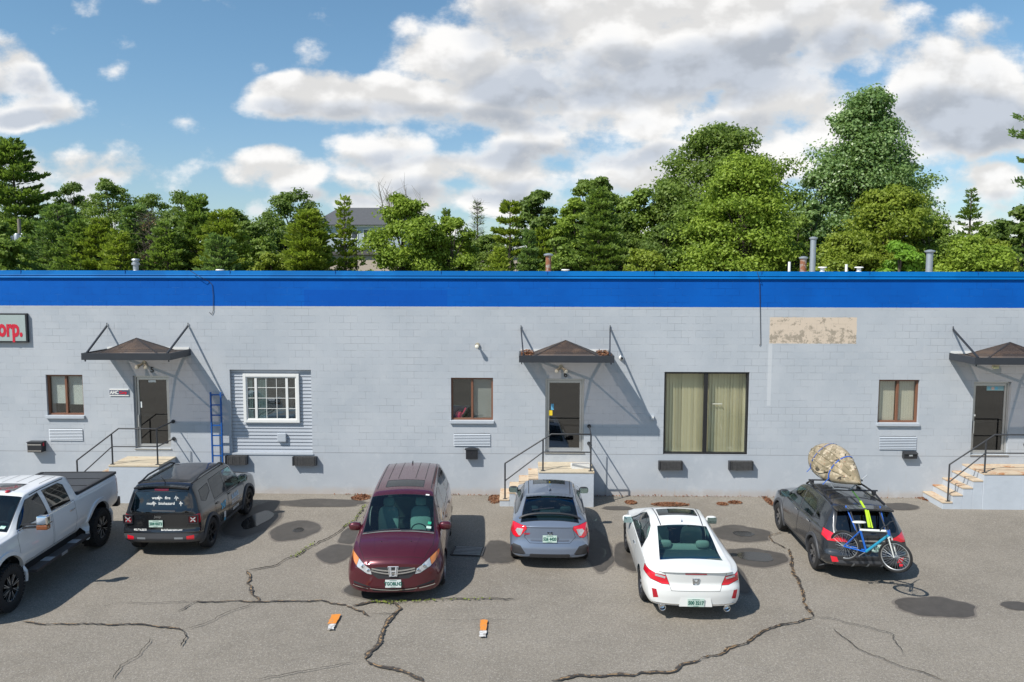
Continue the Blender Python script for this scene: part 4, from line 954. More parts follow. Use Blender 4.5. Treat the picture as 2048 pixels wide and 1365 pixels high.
LM = dict(pine=leafmat('pine_needles', (0.098, 0.163, 0.036), (0.254, 0.358, 0.068), .44), pineb=leafmat('blue_pine_needles', (0.106, 0.188, 0.057), (0.250, 0.362, 0.100), .44),
 piney=leafmat('yellow_pine_needles', (0.173, 0.238, 0.028), (0.356, 0.432, 0.054), .44), oak=leafmat('oak_leaves', (0.100, 0.163, 0.033), (0.250, 0.338, 0.069), .44),
 dark=leafmat('dark_leaves', (0.077, 0.135, 0.030), (0.206, 0.288, 0.060), .44), bright=leafmat('bright_leaves', (0.147, 0.236, 0.026), (0.347, 0.452, 0.058), .42),
 mid=leafmat('mid_leaves', (0.121, 0.201, 0.032), (0.270, 0.368, 0.063), .4), maple=leafmat('silver_leaves', (0.106, 0.207, 0.047), (0.314, 0.437, 0.168), .4, .4, .6),
 yellow=leafmat('yellowish_leaves', (0.152, 0.215, 0.023), (0.315, 0.378, 0.047), .42), dead=leafmat('dead_needles', (0.263, 0.158, 0.074), (0.399, 0.252, 0.126), .2),
 vine=leafmat('vine_leaves', (0.126, 0.263, 0.026), (0.252, 0.441, 0.047), .42))
FAR = [(-60, 470, 200), (120, 440, 190), (300, 445, 180), (480, 432, 170), (600, 455, 120), (930, 462, 160), (1050, 468, 140), (1150, 455, 150), (1330, 465, 140), (1560, 440, 190), (1700, 430, 190), (1880, 478, 190), (2020, 482, 170), (2150, 450, 200)]
for k, (px, pt, wp) in enumerate(FAR):
    decid(px, pt, wp, 150+k % 3*6, LM['oak'], 'hazy far tree in the distant tree line behind the nearer trees', n=5500, size=.42, lobes=22, seed=100, group='distant tree line', zlow=2.)
decid(150, 362, 95, 92, LM['dark'], 'small dark oak rising at the left of the back row, right of the tall pine', seed=1, n=8000); decid(222, 354, 120, 90, LM['oak'], 'rounded olive oak, highest of the left back row', seed=2, n=10000)
decid(300, 384, 120, 92, LM['oak'], 'broad dark oak in the left back row, right of the highest one', seed=3, n=9000); decid(372, 377, 120, 90, LM['dark'], 'dark oak at the right of the left back row', seed=4, n=9000)
decid(468, 412, 100, 84, LM['oak'], 'dull green round tree left of the twin topped pine group', seed=5, n=8000)
pine(35, 284, 215, 62, LM['pine'], 'tall dark white pine at the left edge of the photo', n=26000, size=.42, step=.62, power=.62, sparse=.1)
decid(-5, 437, 90, 50, LM['mid'], 'leafy green tree in front of the tall pine at the left edge', seed=7)
pine(118, 418, 170, 52, LM['pineb'], 'bluish bushy pine right of the utility pole', n=14000, power=.5); pine(200, 440, 110, 50, LM['piney'], 'yellowish green bushy pine between two bluish ones', n=9000, power=.5)
decid(190, 432, 120, 56, LM['mid'], 'soft yellow green tree behind the yellowish pine', seed=17, n=9000)
pine(272, 412, 120, 53, LM['pineb'], 'bluish green pine in the left group, left of the dead one', n=12000, power=.55); pine(300, 428, 70, 50, LM['dead'], 'dead pine with bare brown branches', n=1200, dead=True, power=.4, size=.2, step=.42)
pine(395, 398, 150, 51, LM['pine'], 'pointed green pine, tallest in the left front group', n=15000, power=.55); pine(445, 432, 150, 50, LM['piney'], 'spreading yellow green pine right of the pointed one', n=11000, power=.5)
pine(240, 470, 110, 48, LM['piney'], 'low yellow green pine bough by the roof edge', n=7000, power=.5)
decid(590, 374, 150, 66, LM['dark'], 'dark oak with an open crown behind the yellow green pine', seed=9, n=11000, lobes=26, open_=.15)
decid(520, 470, 90, 55, LM['mid'], 'small leafy tree left of the light pole', seed=10, n=7000); decid(545, 500, 110, 50, LM['yellow'], 'low leafy shrub behind the roof edge near the light pole', seed=31, n=6000, zlow=3, size=.13)
pine(618, 430, 140, 49, LM['piney'], 'dense yellow green pine in front of the dark oak', n=15000, power=.45); pine(690, 392, 44, 50, LM['piney'], 'slender sparse pine in front of the apartment block', n=2200, sparse=.35, power=.3)
pine(713, 455, 34, 50, LM['oak'], 'thin spindly tree in front of the apartment windows', n=700, sparse=.6, power=.3)
decid(806, 384, 168, 50, LM['bright'], 'bright yellow green tree with bare twigs above its crown', seed=12, n=19000, size=.13, twigs=9, lobes=50, shape=1.3)
pine(893, 417, 60, 64, LM['pine'], 'small dark pine tip behind the two bright trees', n=4500); decid(905, 428, 120, 51, LM['bright'], 'smaller bright green tree right of the twiggy one', seed=13, n=12000, size=.13)
pine(955, 408, 44, 66, LM['oak'], 'thin half bare pine against the clouds', n=1500, dead=True, power=.35, size=.25)
pine(1020, 396, 110, 50, LM['piney'], 'sparse layered pine beside the white house', n=8000, sparse=.3, power=.6, step=.8); decid(1080, 377, 100, 58, LM['dark'], 'dark rounded oak behind the layered pine', seed=14, n=11000)
pine(1058, 458, 70, 48, LM['pineb'], 'small bluish pine left of the big dense one', n=6000); pine(1000, 500, 120, 47, LM['piney'], 'low bushy pine boughs behind the rusty vent', n=6000)
decid(1190, 350, 150, 62, LM['oak'], 'tall round oak behind the dense pine', seed=15, n=14000); decid(1150, 392, 90, 54, LM['bright'], 'bright green tree left of the dense pine', seed=16, n=10000, size=.13)
pine(1197, 380, 150, 49, LM['pine'], 'dense conical pine in the middle right', n=18000, power=.62); decid(1275, 372, 130, 60, LM['mid'], 'loose green tree right of the conical pine', seed=18, n=11000, open_=.15)
decid(1120, 470, 100, 48, LM['mid'], 'low leafy bush left of the conical pine', seed=19, n=7000, size=.12, zlow=3)
decid(1345, 352, 110, 60, LM['oak'], 'oak shoulder on the left of the largest oak', seed=32, n=9000)
decid(1447, 240, 265, 58, LM['oak'], 'large dark oak with a broad rounded top', seed=20, n=34000, size=.16, lobes=64, shape=1.5); decid(1483, 300, 250, 48, LM['bright'], 'large bright green tree in front of the big oak', seed=21, n=38000, size=.125, lobes=76, shape=.8, t0=.3)
decid(1335, 440, 150, 50, LM['dark'], 'dull dark green tree at the foot of the large oak', seed=22, n=12000, size=.13); decid(1290, 490, 130, 46, LM['yellow'], 'low yellow green bush left of the dull dark tree', seed=23, n=8000, size=.12, zlow=3)
decid(1716, 178, 285, 58, LM['maple'], 'tallest tree, silvery green maple with ragged top', seed=24, n=42000, size=.16, lobes=80, shape=.48, t0=.15)
decid(1620, 400, 140, 54, LM['maple'], 'silvery lower limb mass at the left of the tallest tree', seed=33, n=12000)
decid(1775, 362, 200, 48, LM['yellow'], 'olive yellow tree in front of the tallest tree', seed=25, n=22000, size=.13, lobes=46); decid(1690, 455, 170, 46, LM['yellow'], 'low olive shrub below the tallest tree', seed=26, n=12000, size=.12, zlow=3)
decid(1865, 420, 180, 49, LM['mid'], 'green rounded tree right of the olive one', seed=27, n=15000, size=.13); decid(1935, 462, 190, 46, LM['bright'], 'low spreading bright tree at the right', seed=28, n=15000, size=.13)
decid(1800, 478, 110, 44, LM['vine'], 'bright green leafy vine clump behind the roof edge', seed=29, n=7000, size=.15, zlow=3.5); pine(1937, 380, 90, 60, LM['pine'], 'small dark spruce with tiers above the right trees', n=4500, sparse=.2, power=.7)
decid(2045, 402, 130, 52, LM['dark'], 'dark leafy tree at the right edge', seed=30, n=12000); decid(1990, 470, 130, 47, LM['yellow'], 'yellowish bush near the right edge', seed=34, n=9000, size=.12, zlow=3)
pine(2148, 120, 250, 50, LM['pineb'], 'tall conifer mostly outside the frame, branch tips at the right edge', n=16000, power=.35, sparse=.3, step=.8)
for k, (px, pt, wp, Y_, mk, kind, lab) in enumerate([(60, 470, 120, 57, 'mid', 0, 'leafy tree low beside the utility pole'), (160, 455, 130, 50, 'pine', 1, 'dark green bushy pine behind the bluish one'), (335, 452, 120, 49, 'pine', 1, 'bushy pine just right of the dead one'),
  (350, 430, 130, 58, 'oak', 0, 'olive oak between the dead pine and the pointed pine'), (440, 470, 110, 47, 'pineb', 1, 'small bluish pine below the twin topped group'), (505, 440, 110, 74, 'oak', 0, 'dull oak behind the small leafy tree by the light pole'), (545, 420, 100, 76, 'dark', 0, 'dark oak left of the open crowned oak'), (628, 450, 80, 58, 'mid', 0, 'green tree just left of the apartment block'),
  (860, 455, 110, 60, 'oak', 0, 'olive tree between the two bright trees'), (975, 462, 120, 62, 'oak', 0, 'olive tree in the gap under the half bare pine'), (1085, 462, 110, 50, 'piney', 1, 'yellow green pine below the dark rounded oak'), (1235, 420, 120, 58, 'oak', 0, 'oak just right of the conical pine'), (1330, 400, 120, 62, 'mid', 0, 'green tree filling in left of the large oak'),
  (1385, 400, 150, 50, 'mid', 0, 'green flank of foliage left of the large bright tree'), (1590, 430, 150, 52, 'mid', 0, 'green tree between the bright tree and the tallest tree'), (1640, 330, 150, 58, 'maple', 0, 'silvery left shoulder of the tallest tree'), (1790, 300, 150, 59, 'maple', 0, 'silvery right shoulder of the tallest tree'), (1985, 440, 150, 55, 'mid', 0, 'green tree behind the yellowish bush at the right')]):
    if kind: pine(px, pt, wp, Y_, LM[mk], lab, n=8000, power=.5, seed=50)
    else: decid(px, pt, wp, Y_, LM[mk], lab, n=7000, size=.15, seed=60)
# undergrowth that fills the gaps low behind the roof
for k, px in enumerate(range(-40, 2120, 85)):
    if 430 < px < 760 or 980 < px < 1140: continue
    decid(px, 505+(k*37) % 22, 120, 55+(k*13) % 7, LM[('mid', 'oak', 'yellow')[k % 3]] if not (560 < px < 760 or 1290 < px < 1420) else LM['oak'], 'low undergrowth bush in the strip behind the roof', n=(2600 if px > 1400 or px < 120 else 750), size=.13, zlow=2.5, lobes=14, seed=200, group='undergrowth bushes behind the roof', name='bush')
# ================================================================== vehicles
def pchip(xk, yk, x):
    xk, yk = np.array(xk, float), np.array(yk, float); h = np.diff(xk); d = np.diff(yk)/h; m = np.zeros(len(xk))
    for i in range(1, len(xk)-1):
        if d[i-1]*d[i] > 0: w1, w2 = 2*h[i]+h[i-1], h[i]+2*h[i-1]; m[i] = (w1+w2)/(w1/d[i-1]+w2/d[i])
    m[0], m[-1] = d[0], d[-1]
    i = np.clip(np.searchsorted(xk, x)-1, 0, len(h)-1); t = (x-xk[i])/h[i]
    return (2*t**3-3*t**2+1)*yk[i]+(t**3-2*t**2+t)*h[i]*m[i]+(-2*t**3+3*t**2)*yk[i+1]+(t**3-t**2)*h[i]*m[i+1]
def chaikin(P, n=2):
    for _ in range(n):
        Q = [P[0]]
        for a, b in zip(P[:-1], P[1:]): Q += [a*.75+b*.25, a*.25+b*.75]
        P = Q[:]; P.append(Q[-1] if False else P[-1])
        P[-1] = P[-1]
        P = P[:-1]; P.append(b)
    return P
NAMES = ('x', 'z0', 'w0', 'zm', 'wm', 'zs', 'ws', 'zt', 'wt', 'zc')
class Car:
    """a body lofted through key sections, then cut into panels, glass and lamps"""
    def __init__(s, name, keys, bows, body_mat, label, cat, origin, heading, sub=5):
        s.root = empty(name, origin, heading, label, cat); s.bm = bmesh.new(); s.tags = {}; s.mats = {}
        lay = s.lay = s.bm.faces.layers.int.new('tag'); K = np.array(keys, float); xk = K[:, 0]
        xs_ = []
        for i in range(len(xk)-1): xs_ += list(np.linspace(xk[i], xk[i+1], max(2, int(sub*min(2, max(.5, (xk[i+1]-xk[i])/.25))/1.6))+1)[:-1])
        xs_.append(xk[-1]); xs_ = np.array(xs_); C = [pchip(xk, K[:, j], xs_) for j in range(10)]
        rows = []
        for i, x in enumerate(xs_):
            _, z0, w0, zm, wm, zs_, ws, zt, wt, zc = [c[i] for c in C]
            P = [(0, z0), (w0*.5, z0), (w0*.88, z0), (w0, z0+.03), (w0+(wm-w0)*.75, z0+(zm-z0)*.42), (wm, zm), (wm*.35+ws*.65+.006, zm+(zs_-zm)*.62), (ws, zs_), (ws-.012, zs_+.012),
                 ((ws+wt)/2+.012, (zs_+zt)/2), (wt+.01, zt-.03*min(1, (zt-zs_)*4)), (wt-.02, zt+.012), (wt*.72, zt+(zc-zt)*.55), (wt*.38, zt+(zc-zt)*.9), (0, zc)]
            P = chaikin([np.array(p) for p in P], 2); rows.append([(x, p[0], p[1]) for p in P])
        nj = len(rows[0]); wmax = K[:, 4].max(); xr, xf = xs_[0], xs_[-1]
        def deform(p):
            x, y, z = p; q = abs(y)/wmax
            for (xe, sgn, bow, pw, reach, prof) in ((xf, 1, *bows[0]), (xr, -1, *bows[1])):
                w_ = max(0, 1-abs(x-xe)/reach); w_ = w_*w_*(3-2*w_)
                if w_ > 0:
                    x -= sgn*bow*w_*q**pw
                    if prof: x -= sgn*w_*float(np.interp(z, [a for a, b in prof], [b for a, b in prof]))
            return (x, y, z)
        bm = s.bm; V = {}
        for i, r in enumerate(rows):
            for j, (x, y, z) in enumerate(r):
                V[i, j, 1] = bm.verts.new(deform((x, y, z)))
                V[i, j, -1] = V[i, j, 1] if y < 1e-5 else bm.verts.new(deform((x, -y, z)))
        for i in range(len(rows)-1):
            for j in range(nj-1):
                for sg in (1, -1):
                    q = [V[i, j, sg], V[i+1, j, sg], V[i+1, j+1, sg], V[i, j+1, sg]]
                    if sg > 0: q = q[::-1]
                    q = list(dict.fromkeys(q))
                    if len(q) > 2:
                        try: bm.faces.new(q)
                        except ValueError: pass
        for i in (0, len(rows)-1):           # caps: horizontal rows joined side to side
            nk = 14; grid = []
            for j in range(nj):
                x, y, z = rows[i][j]
                if y < 1e-5: grid.append([V[i, j, 1]]*(nk+1)); continue
                grid.append([V[i, j, 1]]+[bm.verts.new(deform((x, y*(1-2*k/nk), z))) for k in range(1, nk)]+[V[i, j, -1]])
            for j in range(nj-1):
                if abs(rows[i][j][2]-rows[i][j+1][2]) < 1e-6 and rows[i][j][2] < rows[i][nj//2][2]*.3: pass
                for k in range(nk):
                    q = list(dict.fromkeys([grid[j][k], grid[j][k+1], grid[j+1][k+1], grid[j+1][k]]))
                    if i: q = q[::-1]
                    if len(q) > 2:
                        try: bm.faces.new(q)
                        except ValueError: pass
        bmesh.ops.remove_doubles(bm, verts=bm.verts, dist=.0008)
        bmesh.ops.recalc_face_normals(bm, faces=bm.faces); bm.normal_update()
        s.bvh = BVHTree.FromBMesh(bm); s.mat = body_mat; s.xr, s.xf = xr, xf; s.wmax = wmax; s.count = 1
    AX = {'y': (0, 2), 'x': (1, 2), 'z': (0, 1)}
    def cut(s, poly, ax, tagname=None, m=None, test=lambda c, n: True, over=(0,), delete=False):
        """cut a convex polygon through the skin along an axis; faces inside get the tag"""
        bm = s.bm; lay = s.lay; ia, ib = s.AX[ax]
        ar = sum(poly[i][0]*poly[(i+1) % len(poly)][1]-poly[(i+1) % len(poly)][0]*poly[i][1] for i in range(len(poly)))
        if ar < 0: poly = poly[::-1]
        ov = [0 if o == 0 else s.tags[o] for o in over]
        lo = [min(p[k] for p in poly)-.002 for k in (0, 1)]; hi = [max(p[k] for p in poly)+.002 for k in (0, 1)]
        def region():
            out = []
            for f in bm.faces:
                if f[lay] not in ov: continue
                a = [v.co[ia] for v in f.verts]; b = [v.co[ib] for v in f.verts]
                if max(a) < lo[0] or min(a) > hi[0] or max(b) < lo[1] or min(b) > hi[1]: continue
                c = f.calc_center_median()
                if test(c, f.normal): out.append(f)
            return out
        n = len(poly)
        for i in range(n):
            p, q = poly[i], poly[(i+1) % n]; d = (q[0]-p[0], q[1]-p[1]); no = [0, 0, 0]; no[ia] = d[1]; no[ib] = -d[0]; co = [0, 0, 0]; co[ia], co[ib] = p
            fs = region(); geom = list({e for f in fs for v in [0] for e in f.edges})+list({v for f in fs for v in f.verts})+fs
            bmesh.ops.bisect_plane(bm, geom=geom, plane_co=co, plane_no=no, dist=1e-5)
            bm.normal_update()
        ins = []
        for f in region():
            c = f.calc_center_median(); a, b = c[ia], c[ib]
            if all((q[0]-p[0])*(b-p[1])-(q[1]-p[1])*(a-p[0]) > -1e-7 for p, q in zip(poly, poly[1:]+poly[:1])): ins.append(f)
        if delete: bmesh.ops.delete(bm, geom=ins, context='FACES'); return
        s.count += 1; s.tags[tagname+'#%d' % s.count] = s.count; s.mats[s.count] = (tagname, m)
        for f in ins: f[lay] = s.count
        return tagname+'#%d' % s.count
    def both(s, poly, name, m, test=None, over=(0,), zmin=0.):
        return [s.cut(poly, 'y', name, m, lambda c, n, sg=sg: c.y*sg > .2 and n.y*sg > .12 and c.z > zmin and (test is None or test(c, n)), over) for sg in (1, -1)]
    def arch(s, x, z, r, n=20, flat=None):
        poly = [(x+r*math.cos(2*math.pi*i/n), z+r*math.sin(2*math.pi*i/n)) for i in range(n)]
        allt = [0]+list(s.tags)
        s.cut(poly, 'y', test=lambda c, n_: abs(c.y) > s.wmax-.32, over=allt, delete=True)
    def hit(s, o, d):
        r = s.bvh.ray_cast(Vector(o), Vector(d)); return r[0], r[1]
    def side(s, x, z, sg=1): p, n = s.hit((x, sg*3, z), (0, -sg, 0)); return p, n
    def end(s, y, z, sg=1): p, n = s.hit((sg*9, y, z), (-sg, 0, 0)); return p, n
    def top(s, x, y): p, n = s.hit((x, y, 5), (0, 0, -1)); return p, n
    def finish(s, gap=.007, seal=.016, sealm=None, nogap=()):
        bm = s.bm; lay = s.lay; bm.normal_update(); vn = {v.index: v.normal.copy() for v in bm.verts}; bm.verts.index_update()
        bm.verts.ensure_lookup_table(); vn = [v.normal.copy() for v in bm.verts]; s.obj = {}
        for e in bm.edges:
            pass
        for tg in sorted({f[lay] for f in bm.faces}):
            nm, m = ('body', s.mat) if tg == 0 else s.mats[tg]
            fs = [f for f in bm.faces if f[lay] == tg]; vi = {}; vs = []; ns = []; F_ = []
            for f in fs:
                for v in f.verts:
                    if v.index not in vi: vi[v.index] = len(vs); vs.append(v.co[:]); ns.append(vn[v.index][:])
                F_.append([vi[v.index] for v in f.verts])
            me = bpy.data.meshes.new(nm); me.from_pydata(vs, [], F_); me.polygons.foreach_set('use_smooth', [True]*len(F_))
            me.normals_split_custom_set_from_vertices(ns); me.materials.append(m)
            o = bpy.data.objects.new(nm, me); COL.objects.link(o); o.parent = s.root; s.obj[tg] = o
        gb, sb = {}, {}
        for e in bm.edges:
            if len(e.link_faces) != 2: continue
            a, b = e.link_faces; ta, tb_ = a[lay], b[lay]
            if ta == tb_: continue
            na = 'body' if ta == 0 else s.mats[ta][0]; nb = 'body' if tb_ == 0 else s.mats[tb_][0]
            g = ('window' in na or 'windshield' in na) or ('window' in nb or 'windshield' in nb)
            if na in nogap or nb in nogap: continue
            n = (a.normal+b.normal).normalized(); p, q = e.verts[0].co, e.verts[1].co; d = q-p
            if d.length < 1e-4: continue
            u = n.cross(d).normalized()*(seal if g else gap)/2; o_ = n*(.0022 if g else .0016); k = d.normalized()*(.004 if g else 0)
            (sb if g else gb).setdefault(max(ta, tb_), MB()).add([p-u+o_-k, q-u+o_+k, q+u+o_+k, p+u+o_-k], [(0, 1, 2, 3)])
        for k_, q_ in gb.items(): q_.build('panel_gap', gapm, s.obj[k_], fix=False)
        for k_, q_ in sb.items(): q_.build('window_seal', sealm or black, s.obj[k_], fix=False)
        bm.free()
    def ob(s, key): return s.obj[s.tags[key]]
gapm = mat('panel_gap_black', (.008, .008, .009), .8)
blackpl = mat('black_plastic', (.030, .030, .033), .55, var=.15, vs=10)
greypl = mat('grey_cladding', (.055, .058, .065), .6, var=.12, vs=6)
carblack = mat('interior_dark', (.02, .02, .022), .85)
seatbeige = mat('seat_beige', (.42, .38, .31), .7); seatdark = mat('seat_dark', (.035, .036, .04), .7)
wsglass = glassmat('windshield_glass', (.42, .72, .73), .03, .01); tint = glassmat('tinted_glass', (.06, .085, .09), .05, .01); lighttint = glassmat('light_tint_glass', (.42, .66, .66), .05, .01)
redlens = mat('red_lens', (.42, .004, .018), .12, coat=1., var=.25, vs=25); redlens2 = mat('bright_red_lens', (.70, .012, .03), .12, coat=1.); clearlens = mat('clear_lens', (.55, .56, .58), .12, .3, coat=1., var=.5, vs=22)
amber = mat('amber_lens', (.58, .20, .05), .15, coat=1.); darklens = mat('dark_lens', (.05, .05, .055), .1, coat=1.)
plate_g = mat('plate_green', (.50, .62, .56), .5, alt=(.30, .52, .42), alts=9, altt=(.5, .7)); platetxt = mat('plate_text', (.015, .12, .09), .5)
tyrem = mat('tyre', (.016, .016, .017), .85, var=.3, vs=14, bump=.4, bs=90)
mirrorgl = mat('mirror_glass', (.35, .5, .52), .03, 1.)
def paint(name, col, metal=.0, rough=.32, var=.03): return mat(name, col, rough, metal, 1., var, 1.5)
def wheel(par, x, y, R_, w_, rr, sg, m, style=5, m2=None, bright=None):
    """tyre (thing part) with its rim; sg=+1 left side"""
    ty = MB(); h = w_/2
    prof = [(rr-.01, -h*.9), (rr+.01, -h*.98), (R_*.88, -h), (R_*.965, -h*.86), (R_*.995, -h*.6), (R_, 0), (R_*.995, h*.6), (R_*.965, h*.86), (R_*.88, h), (rr+.01, h*.98), (rr-.01, h*.9)]
    ty.lathe(prof, (0, 0, 0), 'y', 36); t = ty.build('wheel', tyrem, par, smooth=True, loc=(x, y, R_))
    if R_ > .42:     # off-road tread blocks
        tb = MB()
        for k in range(40):
            M_ = Matrix.Rotation(2*math.pi*k/40, 4, 'Y')
            for q in (-1, 1): tb.cbox((R_-.006, q*h*.5+(.02 if k % 2 else -.02), 0), (.03, h*.72, .045), M_)
            tb.cbox((R_*.955, sg*h*.93, 0), (.05, .025, .05), M_)
        tb.build('tread', tyrem, t, fix=False)
    rm = MB(); yo = sg*h*.86
    rm.lathe([(rr*.99, -sg*h*.6), (rr*.9, sg*h*.1), (rr*.90, yo-sg*.015), (rr, yo+sg*.012), (rr+.012, yo+sg*.012), (rr+.012, yo-sg*.02)], (0, 0, 0), 'y', 32)
    rm.lathe([(0, yo-sg*.025), (rr*.20, yo-sg*.025), (rr*.22, yo-sg*.06)], (0, 0, 0), 'y', 16)
    rim = rm.build('rim', bright or m, t, smooth=True)
    sp = MB()
    for k in range(style):
        a = 2*math.pi*k/style+.3; M_ = Matrix.Rotation(a, 4, 'Y')
        if style >= 8:
            sp.add([M_ @ Vector(v) for v in ((.03, yo-sg*.03, -.025), (.03, yo-sg*.03, .025), (rr*.95, yo-sg*.02, .05), (rr*.95, yo-sg*.02, .004), (.03, yo-sg*.07, -.025), (.03, yo-sg*.07, .025), (rr*.95, yo-sg*.07, .05), (rr*.95, yo-sg*.07, .004))], [(0, 1, 2, 3), (0, 3, 7, 4), (1, 5, 6, 2)])
        else:
            for q in (-1, 1):
                sp.add([M_ @ Vector(v) for v in ((.03, yo-sg*.03, -.03*q-.02), (.03, yo-sg*.03, -.03*q+.02), (rr*.95, yo-sg*.012, q*rr*.26+.022), (rr*.95, yo-sg*.012, q*rr*.26-.022), (.03, yo-sg*.08, -.03*q-.02), (.03, yo-sg*.08, -.03*q+.02), (rr*.95, yo-sg*.06, q*rr*.26+.022), (rr*.95, yo-sg*.06, q*rr*.26-.022))], [(0, 1, 2, 3), (0, 3, 7, 4), (1, 5, 6, 2)])
    sp.build('spokes', m, t)
    MB().lathe([(0, -sg*h*.2), (rr*.9, -sg*h*.2)], (0, 0, 0), 'y', 24).build('brake_disc', m2 or carblack, t)
    return t
def arches(c, xs2, z, r, w_, m_lip=None, lipw=.05, out=.012):
    """dark wheel wells and optional flares"""
    for x in xs2:
        for sg in (1, -1):
            mb = MB(); n = 16; y1, y0 = sg*(c.wmax-.03), sg*(c.wmax-.34); A = []
            for y in (y0, y1): A += [(x+r*math.cos(math.pi*i/n*1.2-.314), y, z+r*math.sin(math.pi*i/n*1.2-.314)) for i in range(n+1)]
            mb.add(A, [(i, i+1, n+1+i+1, n+1+i) for i in range(n)]+[tuple(range(n+1))])
            mb.build('wheel_well', carblack, c.root, fix=False)
    if m_lip:
        for x in xs2:
            for sg in (1, -1):
                L_ = MB(); n = 22; ring = []
                for i in range(n+1):
                    a = math.pi*i/n*1.16-.25
                    for q, oo in ((r-.012, -.03), (r-.004, out), (r+lipw, out), (r+lipw+.012, -.01)):
                        px_, pz_ = x+q*math.cos(a), z+q*math.sin(a); h_, _ = c.side(px_, max(pz_, .3), sg)
                        y = sg*(abs(h_.y)+oo) if h_ else sg*(c.wmax-.02+oo); ring.append((px_, y, pz_))
                L_.add(ring, [(i*4+j, i*4+j+1, i*4+4+j+1, i*4+4+j) for i in range(n) for j in range(3)]); L_.build('wheel_arch', m_lip, c.root, smooth=True)
def drape(c, pts, fn, wd, off, name, m, par=None):
    P = [fn(*p) for p in pts]; P = [(h, n) for h, n in P if h is not None]; mb = MB(); A, B = [], []
    for i, (h, n) in enumerate(P):
        d = (P[min(i+1, len(P)-1)][0]-P[max(i-1, 0)][0]).normalized(); u = n.cross(d).normalized()*wd/2; A.append(h+n*off-u); B.append(h+n*off+u)
    k = len(P); mb.add(A+B, [(i, i+1, k+i+1, k+i) for i in range(k-1)]); return mb.build(name, m, par or c.root, fix=False)
def plate(c, y, z, sg, txt, green=True, m=None):
    h, n = c.end(y, z, sg); up = Vector((0, 0, 1)); n = Vector((sg, 0, n.z*.5)).normalized(); xa = up.cross(n).normalized(); ya = n.cross(xa)
    M_ = MM(h+n*.035, xa, ya)
    p = MB().box((-.155, -.078, -.008), (.155, .078, .002), M_).build('licence_plate', m or plate_g, c.root)
    text('plate_number', txt, .095, platetxt, M_ @ Matrix.Translation((0, -.004, .004)), sx=.80, bold=.004, ext=.001, parent=p)
    MB().box((-.07, .058, .0025), (.07, .068, .0035), M_).box((-.05, -.068, .0025), (.05, -.060, .0035), M_).build('plate_slogan', platetxt, p)
def decal(c, fn, u0, u1, body, size, m, du, dv, sx=1., bold=.003, par=None, name='decal'):
    """lettering draped on the body: fn(a, b) -> hit; (a, b) = centre + x*du + y*dv"""
    me = text_mesh(body, size, sx, bold, 0.); me.name = name
    bm = bmesh.new(); bm.from_mesh(me)
    for v in bm.verts:
        h, n = fn(u0+v.co.x*du[0]+v.co.y*dv[0], u1+v.co.x*du[1]+v.co.y*dv[1])
        v.co = (h+n*.006) if h is not None else Vector((0, 0, .5))
    bm.to_mesh(me); bm.free(); me.materials.append(m); o = bpy.data.objects.new(name, me); COL.objects.link(o); o.parent = par or c.root; return o
def mirror(c, x, z, sg, m, sz=(.10, .11, .08), y=None, arm=True, cover=None):
    h, n = c.side(x, z-.05, sg); yb = abs(h.y)-.03 if h else .8; yo = yb+.13 if y is None else y
    o = MB().ell((x, sg*yo, z), (sz[0], sz[1], sz[2]), .7, 14, 10).build('mirror', m, c.root, smooth=True)
    MB().bar((x, sg*(yb), z-.05), (x, sg*(yo-.02), z-.04), .05, .035).build('mirror_arm', blackpl, o)
    MB().box((x-sz[0]-.004, sg*yo-sz[1]*.82, z-sz[2]*.78), (x-sz[0]*.7, sg*yo+sz[1]*.82, z+sz[2]*.78)).build('mirror_glass', mirrorgl, o)
def seat(mb, x, y, z, s=1., fwd=1, head=True):
    mb.ell((x+.10*fwd, y, z), (.26*s, .25*s, .09), .5, 12, 8)
    M_ = Matrix.Rotation(-.22*fwd, 4, 'Y'); mb.ell((x-.18*fwd, y, z+.30), (.09, .24*s, .34), .55, 12, 8, M_)
    if head: mb.ell((x-.27*fwd, y, z+.72), (.06, .13, .10), .6, 12, 8, M_)
def interior(c, x0, x1, z, w_, front_x, rear_x, sm, zseat=.55, dash=None, head=True, bench_heads=True):
    MB().box((x0, -w_, z-.05), (x1, w_, z)).build('cabin_floor', carblack, c.root)
    s = MB()
    for y in (-.36, .36): seat(s, front_x, y, zseat)
    s.build('front_seats', sm, c.root, smooth=True)
    if rear_x is not None:
        s = MB(); s.ell((rear_x+.1, 0, zseat), (.25, .62, .09), .4, 12, 8); s.ell((rear_x-.2, 0, zseat+.26), (.09, .62, .30), .4, 12, 8)
        if bench_heads:
            for y in (-.38, .38): s.ell((rear_x-.26, y, zseat+.58), (.06, .14, .08), .6, 12, 8)
        s.build('rear_seat', sm, c.root, smooth=True)
    if dash:
        d = MB().box((dash-.15, -w_, z), (dash+.35, w_, z+.42), None); d.build('dashboard', mat('dash', (.045, .05, .055), .7), c.root, bevel=.05)
        MB().tube([(dash-.30+.06*math.sin(a)*.4, .36+.17*math.cos(a), z+.42+.16*math.sin(a)) for a in np.linspace(0, 6.283, 25)[:-1]], .014, 6, closed=True).build('steering_wheel', carblack, c.root, smooth=True)
def ribbonpts(a, b, n): return [(a[0]+(b[0]-a[0])*i/(n-1), a[1]+(b[1]-a[1])*i/(n-1)) for i in range(n)]
def place(wf, wr, half, sgn):
    """origin (mid wheelbase, ground) and heading from outer wheel contact points on one side (sgn +1: left side)"""
    wf, wr = G(*wf), G(*wr); d = (wf-wr).normalized(); left = Vector((-d.y, d.x, 0)); mid = (wf+wr)/2-left*half*sgn
    return Vector((mid.x, mid.y, 0.0)), math.atan2(d.y, d.x)
LIFT = .0
